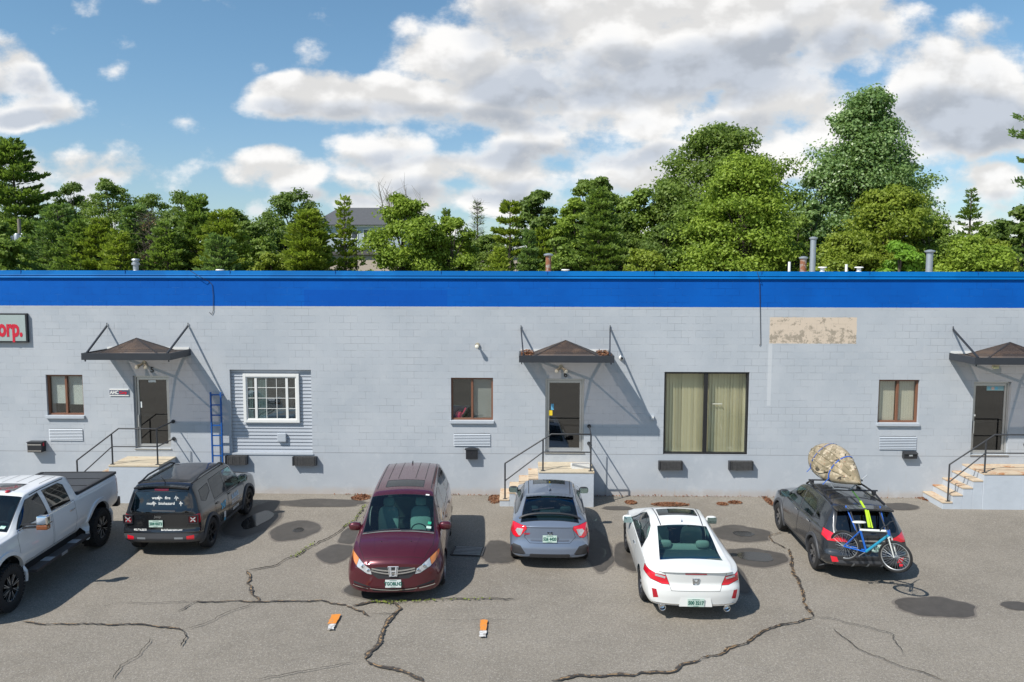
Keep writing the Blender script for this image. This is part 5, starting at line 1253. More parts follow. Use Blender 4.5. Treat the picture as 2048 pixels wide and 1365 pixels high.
# ------------------------------------------------------------------ white coupe (rear towards the camera)
def build_coupe():
    pw_ = paint('pearl_white', (.74, .745, .73), 0, .28, .015); o, hd = place((1250, 1103), (1279, 1198), .90, 1)
    o = o+Vector((.0, .0, .018))
    K = [ # x     z0    w0   zm   wm    zs    ws    zt    wt    zc
     (-2.43, .30, .78, .58, .845, .86, .80, .93, .66, .965), (-2.30, .25, .82, .60, .885, .90, .835, .965, .70, 1.0), (-2.05, .24, .84, .62, .915, .925, .865, .985, .73, 1.03), (-1.80, .22, .85, .64, .925, .935, .87, 1.00, .72, 1.055),
     (-1.25, .20, .86, .64, .925, .94, .865, 1.19, .63, 1.245), (-.70, .19, .86, .62, .92, .935, .86, 1.345, .565, 1.395), (-.30, .18, .86, .60, .918, .93, .858, 1.385, .56, 1.435), (.05, .18, .86, .60, .916, .925, .856, 1.375, .57, 1.43),
     (.45, .18, .86, .60, .915, .92, .855, 1.26, .61, 1.32), (.95, .18, .86, .60, .915, .92, .85, 1.00, .70, 1.06), (1.15, .18, .86, .60, .915, .91, .84, .94, .74, .99), (1.7, .20, .85, .58, .915, .85, .80, .88, .70, .93), (2.15, .22, .80, .52, .88, .72, .76, .76, .66, .80), (2.42, .26, .70, .48, .80, .60, .70, .64, .6, .68)]
    c = Car('white_coupe', K, ((.30, 3.2, .9, None), (.22, 3.4, .8, [(.2, .05), (.5, 0), (.62, .0), (.72, .05), (.95, .02)])), pw_, 'white two door coupe with cream headrests seen through its rear window, parked rear out', 'car', o, hd, 6)
    up = lambda cc, n: n.z > .1 and cc.z > .95
    c.cut([(-1.93, -.60), (-1.93, .60), (-.86, .50), (-.86, -.50)], 'z', 'rear_window', lighttint, up)
    c.cut([(1.02, -.66), (1.02, .66), (.30, .53), (.30, -.53)], 'z', 'windshield', wsglass, up)
    c.cut([(-.42, -.40), (-.42, .40), (.0, .40), (.0, -.40)], 'z', 'sunroof_window', tint, up)
    c.both([(-1.12, .965), (-.98, 1.14), (-.70, 1.27), (-.30, 1.335), (.05, 1.33), (.40, 1.21), (.86, .975)], 'side_window', lighttint, zmin=.955)
    c.both([(-.55, .30), (-.52, .93), (.92, .93), (.88, .30)], 'door', pw_)
    r_ = lambda cc, n: n.x < -.15 and cc.x < -1.9
    for sg in (1, -1): c.cut([(sg*.48, .70), (sg*.55, .875), (sg*.92, .915), (sg*.93, .80), (sg*.62, .70)], 'x', 'tail_light', redlens2, lambda cc, n, sg=sg: cc.x < -1.85 and (n.x < -.1 or n.y*sg > .3) and cc.y*sg > 0)
    c.cut([(-.45, .60), (.45, .60), (.58, .945), (-.58, .945)], 'x', 'boot_lid', pw_, r_)
    c.cut([(-.60, .22), (.60, .22), (.55, .31), (-.55, .31)], 'x', 'lower_bumper', blackpl, r_)
    for sg in (1, -1): c.cut([(sg*.68, .44), (sg*.72, .60), (sg*.80, .60), (sg*.77, .42)], 'x', 'reflector', redlens, r_)
    c.arch(1.36, .33, .365); c.arch(-1.365, .33, .365); arches(c, (1.36, -1.365), .33, .365, .9); c.finish(nogap=('reflector', 'lower_bumper', 'rear_window'))
    dk = mat('machined_dark', (.05, .05, .055), .35, .6)
    for x in (1.36, -1.365):
        for sg in (1, -1): wheel(c.root, x, sg*.785, .335, .235, .245, sg, galv, 10, None, dk)
    interior(c, -1.75, 1.3, .45, .72, .15, -.85, seatbeige, .46, .75); MB().box((-1.95, -.62, .90), (-1.12, .62, .93)).build('parcel_shelf', mat('shelf', (.07, .075, .08), .8), c.root)
    for sg in (1, -1):
        for k, (y0, z0, y1, z1) in enumerate(((.50, .80, .62, .845), (.50, .835, .66, .872))):
            drape(c, ribbonpts((sg*.56, .835), (sg*.74, .865), 8), lambda a, b: c.end(a, b, -1), .045, .006, 'reverse_lamp', clearlens) if k == 0 else None
        mirror(c, .62, 1.0, sg, pw_, (.075, .12, .085)); drape(c, [(x, .46*sg+.04*sg*x) for x in np.linspace(-.85, .35, 12)], c.top, .02, .003, 'roof_seam', black)
        h, n = c.end(sg*.60, .26, -1); MB().lathe([(.055, -.10), (.065, -.10), (.065, .03), (.055, .03), (.05, -.02), (0, -.02)], (h.x-.0, sg*.60, .245), 'x', 16).build('exhaust_tip', chrome, c.root, smooth=True)
        h, n = c.side(-.30, .80, sg); MB().box((-.39, sg*abs(h.y)-.005, .775), (-.21, sg*(abs(h.y)+.028) if sg > 0 else -(abs(h.y)+.028), .80)).build('door_handle', chrome, c.root, bevel=.006)
    drape(c, ribbonpts((-.78, .335), (.78, .335), 22), lambda a, b: c.end(a, b+.0, -1), .022, .012, 'chrome_trim', chrome)
    drape(c, ribbonpts((-.20, .925), (.20, .925), 8), lambda a, b: c.end(a, b-.0, -1), .022, .008, 'brake_lamp', redlens)
    # raised lip of the boot
    lip = MB(); P_ = []
    for y in np.linspace(-.68, .68, 17):
        h, n = c.end(y, .93, -1); P_.append((h.x-.012, y, h.z+.035-.02*abs(y)))
    lip.tube(P_, .018, 6).build('boot_lip', pw_, c.root, smooth=True)
    h, n = c.end(0, .40, -1); x = h.x
    MB().prism([(-.30, .31), (.30, .31), (.27, .475), (-.27, .475)], x-.012, x+.02, 'x').build('plate_recess', pw_, c.root, bevel=.006)
    plate(c, 0, .39, -1, '500 3217')
    badge(c, 0, .775, -1, .075); h, n = c.top(-.72, 0); MB().ell(h+Vector((0, 0, .025)), (.07, .018, .035), .8).build('antenna_fin', pw_, c.root, smooth=True)
    h, n = c.top(-1.75, -.5); return c
def badge(c, y, z, sg, s=.08, m=None):
    """chrome letter in a rounded frame"""
    h, n = c.end(y, z, sg); nn = Vector((sg, 0, n.z)).normalized(); xa = Vector((0, 0, 1)).cross(nn).normalized(); M_ = MM(h+nn*.012, xa, nn.cross(xa))
    mb = MB(); w1, w2 = s*.62, s*.86
    mb.tube([M_ @ Vector(p+(0,)) for p in ((-w2, s*.8), (w2, s*.8), (w1, -s*.8), (-w1, -s*.8))], s*.09, 5, closed=True)
    for q in (-1, 1): mb.bar(M_ @ Vector((q*w2*.60, s*.72, 0)), M_ @ Vector((q*w1*.58, -s*.72, 0)), s*.24, s*.2)
    mb.bar(M_ @ Vector((-w1*.5, 0, 0)), M_ @ Vector((w1*.5, 0, 0)), s*.22, s*.2); return mb.build('badge', m or chrome, c.root)
def handles(c, xs2, z, m, ln=.17):
    for x in xs2:
        for sg in (1, -1):
            h, n = c.side(x, z, sg); y = abs(h.y); mb = MB().cbox((x, sg*(y+.018), z), (ln, .022, .028)); mb.build('door_handle', m, c.root, bevel=.007)
def wiper(c, p0, p1, fn, name='wiper', wd=.025):
    drape(c, ribbonpts(p0, p1, 10), fn, wd, .02, name, black)
# ------------------------------------------------------------------ maroon minivan (front towards the camera)
def build_van():
    mr = paint('maroon_metallic', (.088, .009, .018), .35, .28, .06)
    K = [(-2.60, .42, .80, .66, .87, 1.05, .84, 1.10, .70, 1.13), (-2.52, .32, .86, .68, .93, 1.09, .875, 1.22, .74, 1.25), (-2.38, .28, .90, .70, .965, 1.12, .89, 1.50, .70, 1.54), (-2.18, .26, .92, .70, .985, 1.12, .90, 1.64, .66, 1.69),
         (-1.4, .22, .93, .70, 1.0, 1.10, .90, 1.69, .66, 1.745), (-.4, .20, .93, .68, 1.0, 1.06, .90, 1.68, .67, 1.745), (.30, .20, .93, .66, 1.0, 1.04, .90, 1.64, .67, 1.70), (.60, .20, .93, .66, 1.0, 1.03, .90, 1.56, .68, 1.62),
         (1.0, .20, .93, .65, 1.0, 1.02, .89, 1.34, .73, 1.41), (1.42, .20, .93, .64, .995, 1.01, .88, 1.10, .78, 1.17), (1.60, .20, .93, .64, .99, 1.0, .875, 1.04, .79, 1.11), (2.05, .20, .91, .60, .98, .93, .85, .965, .76, 1.03), (2.34, .20, .88, .52, .955, .80, .82, .86, .72, .92), (2.50, .22, .84, .46, .90, .62, .80, .74, .68, .80)]
    c = Car('maroon_minivan', K, ((.30, 3.0, .85, [(.2, .04), (.34, 0), (.6, .0), (.8, .02)]), (.20, 3., .7, None)), mr, 'maroon minivan with sunroof, parked nose out facing the viewer', 'minivan', Vector((-2.73, 17.42, .018)), R(-86.9), 6)
    up = lambda cc, n: n.z > .1 and cc.z > 1.08
    c.cut([(1.47, -.74), (1.47, .74), (.54, .665), (.54, -.665)], 'z', 'windshield', wsglass, up)
    c.cut([(.16, -.42), (.16, .42), (-.30, .42), (-.30, -.42)], 'z', 'sunroof_window', tint, up)
    c.both([(1.05, 1.09), (.55, 1.40), (.35, 1.53), (-.22, 1.59), (-.16, 1.10)], 'side_window', tint, zmin=1.07)
    c.both([(-.30, 1.12), (-.33, 1.60), (-1.30, 1.61), (-1.25, 1.15)], 'side_window', tint, zmin=1.07); c.both([(-1.40, 1.17), (-1.42, 1.61), (-2.05, 1.58), (-2.15, 1.30), (-2.1, 1.19)], 'side_window', tint, zmin=1.07)
    c.cut([(-.62, 1.14), (.62, 1.14), (.58, 1.55), (-.58, 1.55)], 'x', 'rear_window', tint, lambda cc, n: cc.x < -2 and n.x < -.3)
    c.both([(1.16, .34), (1.20, .95), (1.10, 1.05), (-.22, 1.05), (-.24, .34)], 'door', mr); c.both([(-.28, .34), (-.28, 1.06), (-1.28, 1.08), (-1.20, .80), (-1.05, .34)], 'door', mr)
    f_ = lambda cc, n: cc.x > 1.9 and n.x > .12
    for sg in (1, -1):
        c.cut([(sg*.42, .585), (sg*.455, .70), (sg*.70, .845), (sg*.74, .72), (sg*.52, .60)], 'x', 'headlight', clearlens, f_)
        c.cut([(sg*.70, .845), (sg*.885, .93), (sg*.90, .86), (sg*.80, .755), (sg*.74, .72)], 'x', 'turn_lamp', amber, f_)
    c.cut([(-.415, .59), (.415, .59), (.445, .705), (.30, .735), (-.30, .735), (-.445, .705)], 'x', 'grille', blackpl, f_)
    c.cut([(-.30, .505), (.30, .505), (.415, .588), (-.415, .588)], 'x', 'grille', blackpl, f_)
    c.cut([(-.40, .245), (.40, .245), (.44, .30), (-.44, .30)], 'x', 'air_intake', carblack, f_)
    for sg in (1, -1): c.cut([(sg*.44, .315), (sg*.80, .37), (sg*.80, .425), (sg*.46, .345)], 'x', 'fog_lamp_slot', carblack, f_)
    c.cut([(1.50, -.76), (1.50, .76), (1.95, .745), (2.32, .60), (2.36, .2), (2.36, -.2), (2.32, -.60), (1.95, -.745)], 'z', 'bonnet', mr, lambda cc, n: n.z > .3 and cc.z > .7)
    c.arch(1.5, .345, .40); c.arch(-1.5, .345, .40); arches(c, (1.5, -1.5), .345, .40, 1.); c.finish(nogap=('grille', 'air_intake', 'fog_lamp_slot'))
    for x in (1.5, -1.5):
        for sg in (1, -1): wheel(c.root, x, sg*.85, .345, .24, .235, sg, alu, 7, None, alu)
    interior(c, -2.2, 1.5, .45, .85, .35, -.75, seatbeige, .62, 1.0)
    d = lambda a, b: c.end(a, b, 1)
    drape(c, [(y, .665+.045*abs(y/.42)**2) for y in np.linspace(-.42, .42, 24)], d, .030, .02, 'grille_bar', chrome); drape(c, [(y, .610+.055*abs(y/.42)**2) for y in np.linspace(-.43, .43, 24)], d, .026, .02, 'grille_bar', chrome)
    drape(c, [(y, .275+.03*abs(y/.42)**1.5) for y in np.linspace(-.46, .46, 24)], d, .018, .015, 'chrome_trim', chrome)
    for sg in (1, -1):
        drape(c, [(sg*y, .30+.13*(y-.44)) for y in np.linspace(.50, .80, 10)], d, .020, .02, 'chrome_trim', chrome)
        for y, z, r_ in ((.60, .735, .036), (.49, .665, .03)):
            h, n = d(sg*y, z); MB().lathe([(r_*.6, .012), (r_, .006), (r_, -.01)], (0, 0, 0), 'x', 16).build('lamp_ring', chrome, c.root).location = h+n*.002
        mirror(c, 1.12, 1.12, sg, mr, (.075, .13, .09)); drape(c, [(x, sg*.60) for x in np.linspace(-2.1, .2, 14)], c.top, .02, .004, 'roof_rail_strip', black)
        for y in (.2, .42): drape(c, [(x, sg*y) for x in np.linspace(-2.1, -.42, 12)], c.top, .012, .003, 'roof_groove_shade', gapm)  # flat black strips paint the shade inside the roof grooves
        drape(c, [(1.5+.04*i, sg*(.50-.006*i)) for i in range(20)], c.top, .01, .003, 'bonnet_crease_shade', mat('maroon_shaded', (.07, .006, .015), .3, .3, 1.))  # bonnet crease shade put in as strips of darker maroon
        h, n = c.top(1.9, sg*.3); MB().lathe([(0, 0), (.012, 0), (.01, .012), (0, .012)], tuple(h), 'z', 8).build('washer_nozzle', black, c.root)
    badge(c, 0, .655, 1, .115, mat('badge_chrome', (.75, .76, .78), .3, .6)); plate(c, 0, .42, 1, 'TGOBLN2', m=mat('plate_pale', (.62, .68, .66), .5))
    wiper(c, (1.50, -.66), (1.46, .02), c.top); wiper(c, (1.50, .05), (1.46, .66), c.top)
    drape(c, ribbonpts((1.515, -.74), (1.515, .74), 14), c.top, .045, .008, 'cowl', mat('cowl_grey', (.12, .12, .12), .6))
    handles(c, (.0, -1.12), .98, mr)
    for (a, b, q, cl) in ((1.36, .62, .05, plate_g), (1.25, .63, .035, mat('green_sticker', (.02, .35, .2), .5))): drape(c, ribbonpts((a, b-q), (a, b+q), 3), c.top, .07, .003, 'inspection_sticker', cl)
    drape(c, ribbonpts((.52, .5), (.52, .58), 3), c.top, .05, .003, 'toll_tag', white)
    h, n = c.top(-1.9, 0); MB().ell(h+Vector((0, 0, .03)), (.06, .015, .04), .8).build('antenna_fin', black, c.root, smooth=True)
    return c
# ------------------------------------------------------------------ grey blue hatchback (rear out)
def build_hatch():
    gb = paint('sonic_grey', (.150, .185, .250), .25, .30, .03)
    K = [(-2.22, .30, .78, .55, .84, .86, .78, .93, .62, .955), (-2.12, .24, .80, .57, .87, .90, .80, .975, .66, 1.0), (-1.98, .22, .82, .60, .89, .95, .82, 1.02, .68, 1.06), (-1.78, .20, .83, .62, .90, .97, .83, 1.10, .66, 1.145), (-1.3, .18, .83, .62, .90, .97, .83, 1.26, .60, 1.31),
         (-.95, .18, .83, .61, .90, .96, .83, 1.34, .575, 1.39), (-.5, .17, .83, .60, .90, .95, .83, 1.375, .57, 1.43), (.0, .17, .83, .58, .90, .93, .83, 1.37, .575, 1.425), (.45, .17, .83, .58, .90, .92, .82, 1.27, .60, 1.32), (1.0, .17, .83, .57, .90, .90, .82, 1.0, .68, 1.05), (1.25, .17, .83, .57, .90, .89, .81, .92, .72, .98), (1.8, .18, .82, .54, .89, .82, .77, .85, .68, .90), (2.15, .2, .76, .48, .84, .70, .72, .74, .64, .78), (2.28, .24, .68, .45, .78, .58, .68, .62, .58, .66)]
    c = Car('grey_hatchback', K, ((.28, 3.2, .8, None), (.20, 3.2, .7, [(.2, .05), (.36, 0), (.5, .0), (.66, .07), (.95, .09)])), gb, 'blue grey hatchback with C shaped tail lights, parked in front of the middle door', 'hatchback', Vector((.57, 18.92, .018)), R(89.0), 6)
    up = lambda cc, n: n.z > .1 and cc.z > .95; r_ = lambda cc, n: cc.x < -1.8 and n.x < -.12
    c.cut([(-1.95, -.64), (-1.95, .64), (-1.06, .53), (-1.06, -.53)], 'z', 'rear_window', lighttint, lambda cc, n: n.z > .1 and cc.z > .93)
    c.cut([(1.12, -.65), (1.12, .65), (.32, .54), (.32, -.54)], 'z', 'windshield', wsglass, up); c.cut([(-.30, -.38), (-.30, .38), (.12, .38), (.12, -.38)], 'z', 'sunroof_window', tint, up)
    c.both([(.95, 1.0), (.55, 1.19), (.2, 1.30), (-.28, 1.315), (-.25, .98)], 'side_window', tint, zmin=.96); c.both([(-.34, .99), (-.37, 1.315), (-.95, 1.27), (-1.5, 1.09), (-1.45, 1.03)], 'side_window', tint, zmin=.96)
    c.both([(.95, .28), (1.0, .88), (.9, .96), (-.28, .96), (-.28, .28)], 'door', gb); c.both([(-.32, .28), (-.32, .96), (-1.2, .98), (-1.12, .62), (-.98, .28)], 'door', gb)
    for sg in (1, -1):
        t_ = lambda cc, n, sg=sg: cc.x < -1.6 and (n.x < -.1 or n.y*sg > .3) and cc.y*sg > 0
        tl = c.cut([(sg*.50, .90), (sg*.52, .955), (sg*.80, .975), (sg*.93, .92), (sg*.93, .80), (sg*.74, .69), (sg*.66, .71)], 'x', 'tail_light', redlens2, t_)
        c.cut([(sg*.58, .895), (sg*.72, .895), (sg*.76, .84), (sg*.69, .74), (sg*.64, .74)], 'x', 'reverse_lamp', clearlens, t_, over=(tl,))
        c.cut([(sg*.53, .37), (sg*.64, .53), (sg*.80, .56), (sg*.86, .50), (sg*.84, .34), (sg*.60, .32)], 'x', 'bumper_vent', blackpl, t_)
    c.cut([(-.50, .285), (.50, .285), (.42, .375), (-.42, .375)], 'x', 'diffuser', blackpl, r_); c.cut([(-.44, .60), (.44, .60), (.56, .72), (.50, .93), (-.50, .93), (-.56, .72)], 'x', 'tailgate', gb, r_)
    c.arch(1.35, .325, .36); c.arch(-1.35, .325, .36); arches(c, (1.35, -1.35), .325, .36, .9); c.finish(nogap=('bumper_vent', 'diffuser', 'rear_glass_band', 'reverse_lamp'))
    for x in (1.35, -1.35):
        for sg in (1, -1): wheel(c.root, x, sg*.765, .325, .225, .225, sg, mat('dark_alloy', (.09, .09, .1), .35, .8), 5)
    interior(c, -1.6, 1.3, .42, .70, .15, -.8, seatdark, .44, .75)
    e = lambda a, b: c.end(a, b, -1)
    sp = MB(); Pt = []                      # lower spoiler bar across the glass
    for y in np.linspace(-.68, .68, 19): h, n = c.top(-1.80, y); Pt.append(h+Vector((-.02, 0, .045-.05*abs(y/.68)**4)))
    sp.tube(Pt, .026, 6).build('tail_spoiler', black, c.root, smooth=True)
    up_ = MB()
    for y in np.linspace(-.50, .50, 13): h, n = c.top(-1.02, y); up_.cbox((-1.07, y, h.z+.01), (.16, .085, .03))
    up_.build('roof_spoiler', gb, c.root, fix=False)
    for sg in (1, -1):
        drape(c, [(sg*y, .335+.03*0) for y in np.linspace(.44, .80, 8)], e, .03, .012, 'bumper_lip', gb); drape(c, [(sg*.835, z) for z in np.linspace(.37, .50, 6)], e, .028, .014, 'reflector', redlens)
        mirror(c, .68, 1.0, sg, black, (.075, .12, .08)); drape(c, [(x, sg*(.50+.02*x)) for x in np.linspace(-.98, .2, 12)], c.top, .018, .003, 'roof_seam', black)
    drape(c, ribbonpts((-.42, .655), (.42, .655), 16), e, .028, .010, 'licence_recess_shade', mat('shadow_grey', (.10, .115, .15), .4, .2))  # flat dark strip, paints the shade of the plate recess
    wiper(c, (-1.66, .40), (-1.60, -.10), c.top); badge(c, 0, .80, -1, .062); plate(c, 0, .70, -1, '526 4420')
    h, n = e(.50, .79)
    text('model_lettering', 'SPORT', .045, redm, MM(h+n*.01, (0, -1, 0), (0, 0, 1)), parent=c.root, bold=.002)
    h, n = c.top(-.82, 0); MB().ell(h+Vector((0, 0, .03)), (.075, .018, .04), .8).build('antenna_fin', gb, c.root, smooth=True)
    return c
# ------------------------------------------------------------------ black boxy SUV (rear out, right side visible)
def build_suv():
    bk = paint('gloss_black', (.010, .011, .013), .0, .18, .1); o, hd = place((496, 1031), (428, 1093), .90, -1)
    K = [(-2.07, .40, .80, .62, .86, .96, .82, 1.03, .74, 1.05), (-2.03, .34, .84, .64, .89, .99, .845, 1.12, .745, 1.14), (-1.93, .32, .86, .66, .90, 1.02, .85, 1.44, .69, 1.475), (-1.84, .30, .87, .66, .905, 1.03, .855, 1.585, .655, 1.625),
         (-1.6, .28, .87, .66, .905, 1.03, .86, 1.63, .65, 1.675), (-.8, .27, .87, .66, .905, 1.02, .86, 1.645, .655, 1.695), (.0, .26, .87, .64, .905, 1.0, .855, 1.64, .655, 1.69), (.35, .26, .87, .64, .905, .99, .855, 1.59, .66, 1.64), (.65, .26, .87, .64, .905, .99, .85, 1.38, .69, 1.43),
         (.98, .26, .87, .64, .905, .985, .845, 1.10, .74, 1.15), (1.15, .26, .87, .64, .905, .98, .84, 1.02, .76, 1.08), (1.6, .28, .86, .62, .90, .95, .82, .99, .76, 1.04), (1.98, .32, .82, .6, .88, .90, .80, .94, .74, .98), (2.12, .38, .78, .58, .84, .84, .78, .86, .70, .89)]
    c = Car('black_suv', K, ((.14, 3.5, .5, None), (.13, 4., .5, [(.35, .05), (.45, 0), (.62, .0), (.66, .04), (1.0, .06)])), bk, 'boxy black off-road car with square tail lights and white rear window lettering, parked rear out', 'SUV', Vector((o.x, o.y+.02, .018)), hd, 6)
    up = lambda cc, n: n.z > .1 and cc.z > 1.05; r_ = lambda cc, n: cc.x < -1.7 and n.x < -.12
    c.cut([(-.66, 1.03), (.66, 1.03), (.70, 1.10), (.60, 1.50), (-.60, 1.50), (-.70, 1.10)], 'x', 'rear_window', glassmat('blue_tint', (.10, .17, .20), .05), r_)
    c.cut([(1.04, -.70), (1.04, .70), (.38, .62), (.38, -.62)], 'z', 'windshield', wsglass, up)
    c.both([(.92, 1.06), (.55, 1.40), (.38, 1.52), (-.12, 1.54), (-.12, 1.05)], 'side_window', lighttint, zmin=1.03); c.both([(-.20, 1.06), (-.20, 1.54), (-.95, 1.53), (-.98, 1.30), (-.95, 1.06)], 'side_window', tint, zmin=1.03); c.both([(-1.08, 1.30), (-1.06, 1.48), (-1.58, 1.45), (-1.62, 1.22), (-1.4, 1.16)], 'side_window', tint, zmin=1.03)
    c.cut([(-.32, -.45), (-.32, .45), (.22, .45), (.22, -.45)], 'z', 'roof_panel', darklens, up); c.cut([(-1.45, -.45), (-1.45, .45), (-.38, .45), (-.38, -.45)], 'z', 'roof_panel', darklens, up)
    c.both([(.98, .42), (1.0, .92), (.90, 1.02), (-.14, 1.02), (-.15, .42)], 'door', bk); c.both([(-.19, .42), (-.18, 1.02), (-.98, 1.03), (-.98, .75), (-.85, .42)], 'door', bk)
    c.cut([(-.56, .66), (.56, .66), (.64, .80), (.64, 1.0), (-.64, 1.0), (-.64, .80)], 'x', 'tailgate', bk, r_)
    for sg in (1, -1): c.cut([(sg*.615, .78), (sg*.60, .985), (sg*.90, 1.0), (sg*.93, .79)], 'x', 'tail_light', redlens, lambda cc, n, sg=sg: cc.x < -1.85 and (n.x < -.1 or n.y*sg > .2) and cc.y*sg > 0, over=(0,))
    c.cut([(-.92, .30), (.92, .30), (.92, .545), (.60, .59), (-.60, .59), (-.92, .545)], 'x', 'bumper', greypl, lambda cc, n: cc.x < -1.75 and n.z < .8)
    c.both([(1.9, .25), (1.9, .40), (-1.75, .40), (-1.75, .25)], 'sill_cladding', greypl)
    bk_tags = ['bumper#%d' % k for k in range(99) if 'bumper#%d' % k in c.tags]
    for sg in (1, -1): c.cut([(sg*.60, .43), (sg*.60, .51), (sg*.76, .53), (sg*.76, .42)], 'x', 'reflector', redlens2, r_, over=tuple(bk_tags)); c.cut([(sg*.33, .44), (sg*.33, .485), (sg*.52, .485), (sg*.52, .44)], 'x', 'bumper_inset', galv, r_, over=tuple(bk_tags))
    c.arch(1.285, .36, .40); c.arch(-1.285, .36, .40); arches(c, (1.285, -1.285), .36, .40, .9, greypl, .065, .03); c.finish(nogap=('reflector', 'roof_panel', 'bumper_inset'))
    wm_ = mat('satin_black_wheel', (.02, .02, .022), .35, .3)
    for x in (1.285, -1.285):
        for sg in (1, -1): wheel(c.root, x, sg*.79, .355, .235, .235, sg, wm_, 5, None, wm_)
    interior(c, -1.8, 1.05, .5, .78, .15, -.8, seatdark, .62, .72)
    e = lambda a, b: c.end(a, b, -1)
    for sg in (1, -1):
        h, n = e(sg*.74, .885); x = h.x-.02
        fr = frame_mb(-.115, .115, -.10, .10, -.02, .03, .022); M_ = Matrix.Translation((x, sg*.74, .885)) @ Matrix.Rotation(R(90)-sg*.12, 4, 'Z'); fr.v = [tuple(M_ @ Vector(v)) for v in fr.v]; fr.build('lamp_bezel', black, c.root)
        cr = MB()
        for q in (-1, 1): cr.bar((x-.012, sg*.74-.055, .885-q*.05), (x-.012, sg*.74+.055, .885+q*.05), .022, .012, (1, 0, 0))
        cr.build('lamp_cross', clearlens, c.root)
        mirror(c, .86, 1.10, sg, bk, (.085, .12, .10))
        rr = [c.top(x_, sg*.615)[0]+Vector((0, 0, .065 if -1.5 < x_ < .1 else .012)) for x_ in (-1.68, -1.5, -1.2, -.8, -.4, .0, .25)]
        MB().tube(rr, .022, 8).build('roof_rail', black, c.root, smooth=True)
    drape(c, ribbonpts((-.16, 1.535), (.16, 1.535), 6), e, .04, .02, 'brake_lamp', redlens2)
    sp = MB(); 
    for y in np.linspace(-.60, .60, 15): sp.cbox((-1.86, y*.95, 1.585+.035*(1-(y/.6)**2)), (.13, .084, .035))
    sp.build('roof_spoiler', bk, c.root, fix=False); h, n = c.top(-1.68, 0); MB().tube([h, h+Vector((-.10, 0, .10)), h+Vector((-.22, 0, .20))], [.012, .006, .004], 6).build('antenna', black, c.root)
    decal(c, e, 0, 1.36, 'water   fire', .085, white, (-1, 0), (0, 1), 1.1, .001); decal(c, e, 0, 1.24, 'mold   biohazard', .085, white, (-1, 0), (0, 1), 1.1, .001)
    for (a, b, z) in ((.10, -.03, 1.355), (-.30, -.40, 1.355), (.20, .10, 1.235), (-.42, -.50, 1.235)):
        w_ = [(a+(b-a)*i/6, z+(0, 0, .05, -.05, .03, 0, 0)[i]) for i in range(7)]; drape(c, w_, e, .014, .006, 'decal', white)
    decal(c, e, .45, .655, '603.716.5575', .055, white, (-1, 0), (0, 1), 1.0, .001); decal(c, e, -.27, .655, 'BurkeRestoration.com', .055, white, (-1, 0), (0, 1), .95, .001)
    drape(c, ribbonpts((-.35, 1.075), (.18, 1.085), 8), e, .028, .02, 'wiper', black); plate(c, .08, .80, -1, '504 0073')
    decal(c, e, 0.05, .95, 'Jeep', .07, mat('badge_grey', (.25, .25, .25), .3, .8), (-1, 0), (0, 1), 1.3, .004)
    sd = lambda a, b: c.side(a, b, -1); lb_ = mat('light_blue_vinyl', (.10, .42, .62), .5)
    decal(c, sd, -.50, .78, '24/7', .20, lb_, (1, 0), (0, 1), .9, .010); decal(c, sd, .30, .80, 'BURKE', .16, mat('pale_blue_vinyl', (.45, .60, .72), .5), (1, 0), (0, 1), 1.0, .006)
    decal(c, sd, .30, .68, 'RESTORATION', .075, white, (1, 0), (0, 1), 1.0, .003); decal(c, sd, .30, .50, 'DISASTER', .09, white, (1, 0), (0, 1), 1.1, .004)
    drape(c, [(x, .635+.0*x) for x in np.linspace(-.0, .75, 12)], sd, .018, .006, 'decal', mat('silver_vinyl', (.5, .52, .55), .4)); drape(c, ribbonpts((-.46, .61), (-.46, .46), 3), sd, .11, .005, 'decal', white); drape(c, ribbonpts((-.46, .45), (-.46, .38), 3), sd, .11, .005, 'decal', lb_)
    handles(c, (-.02, -.86), .94, bk)
    return c
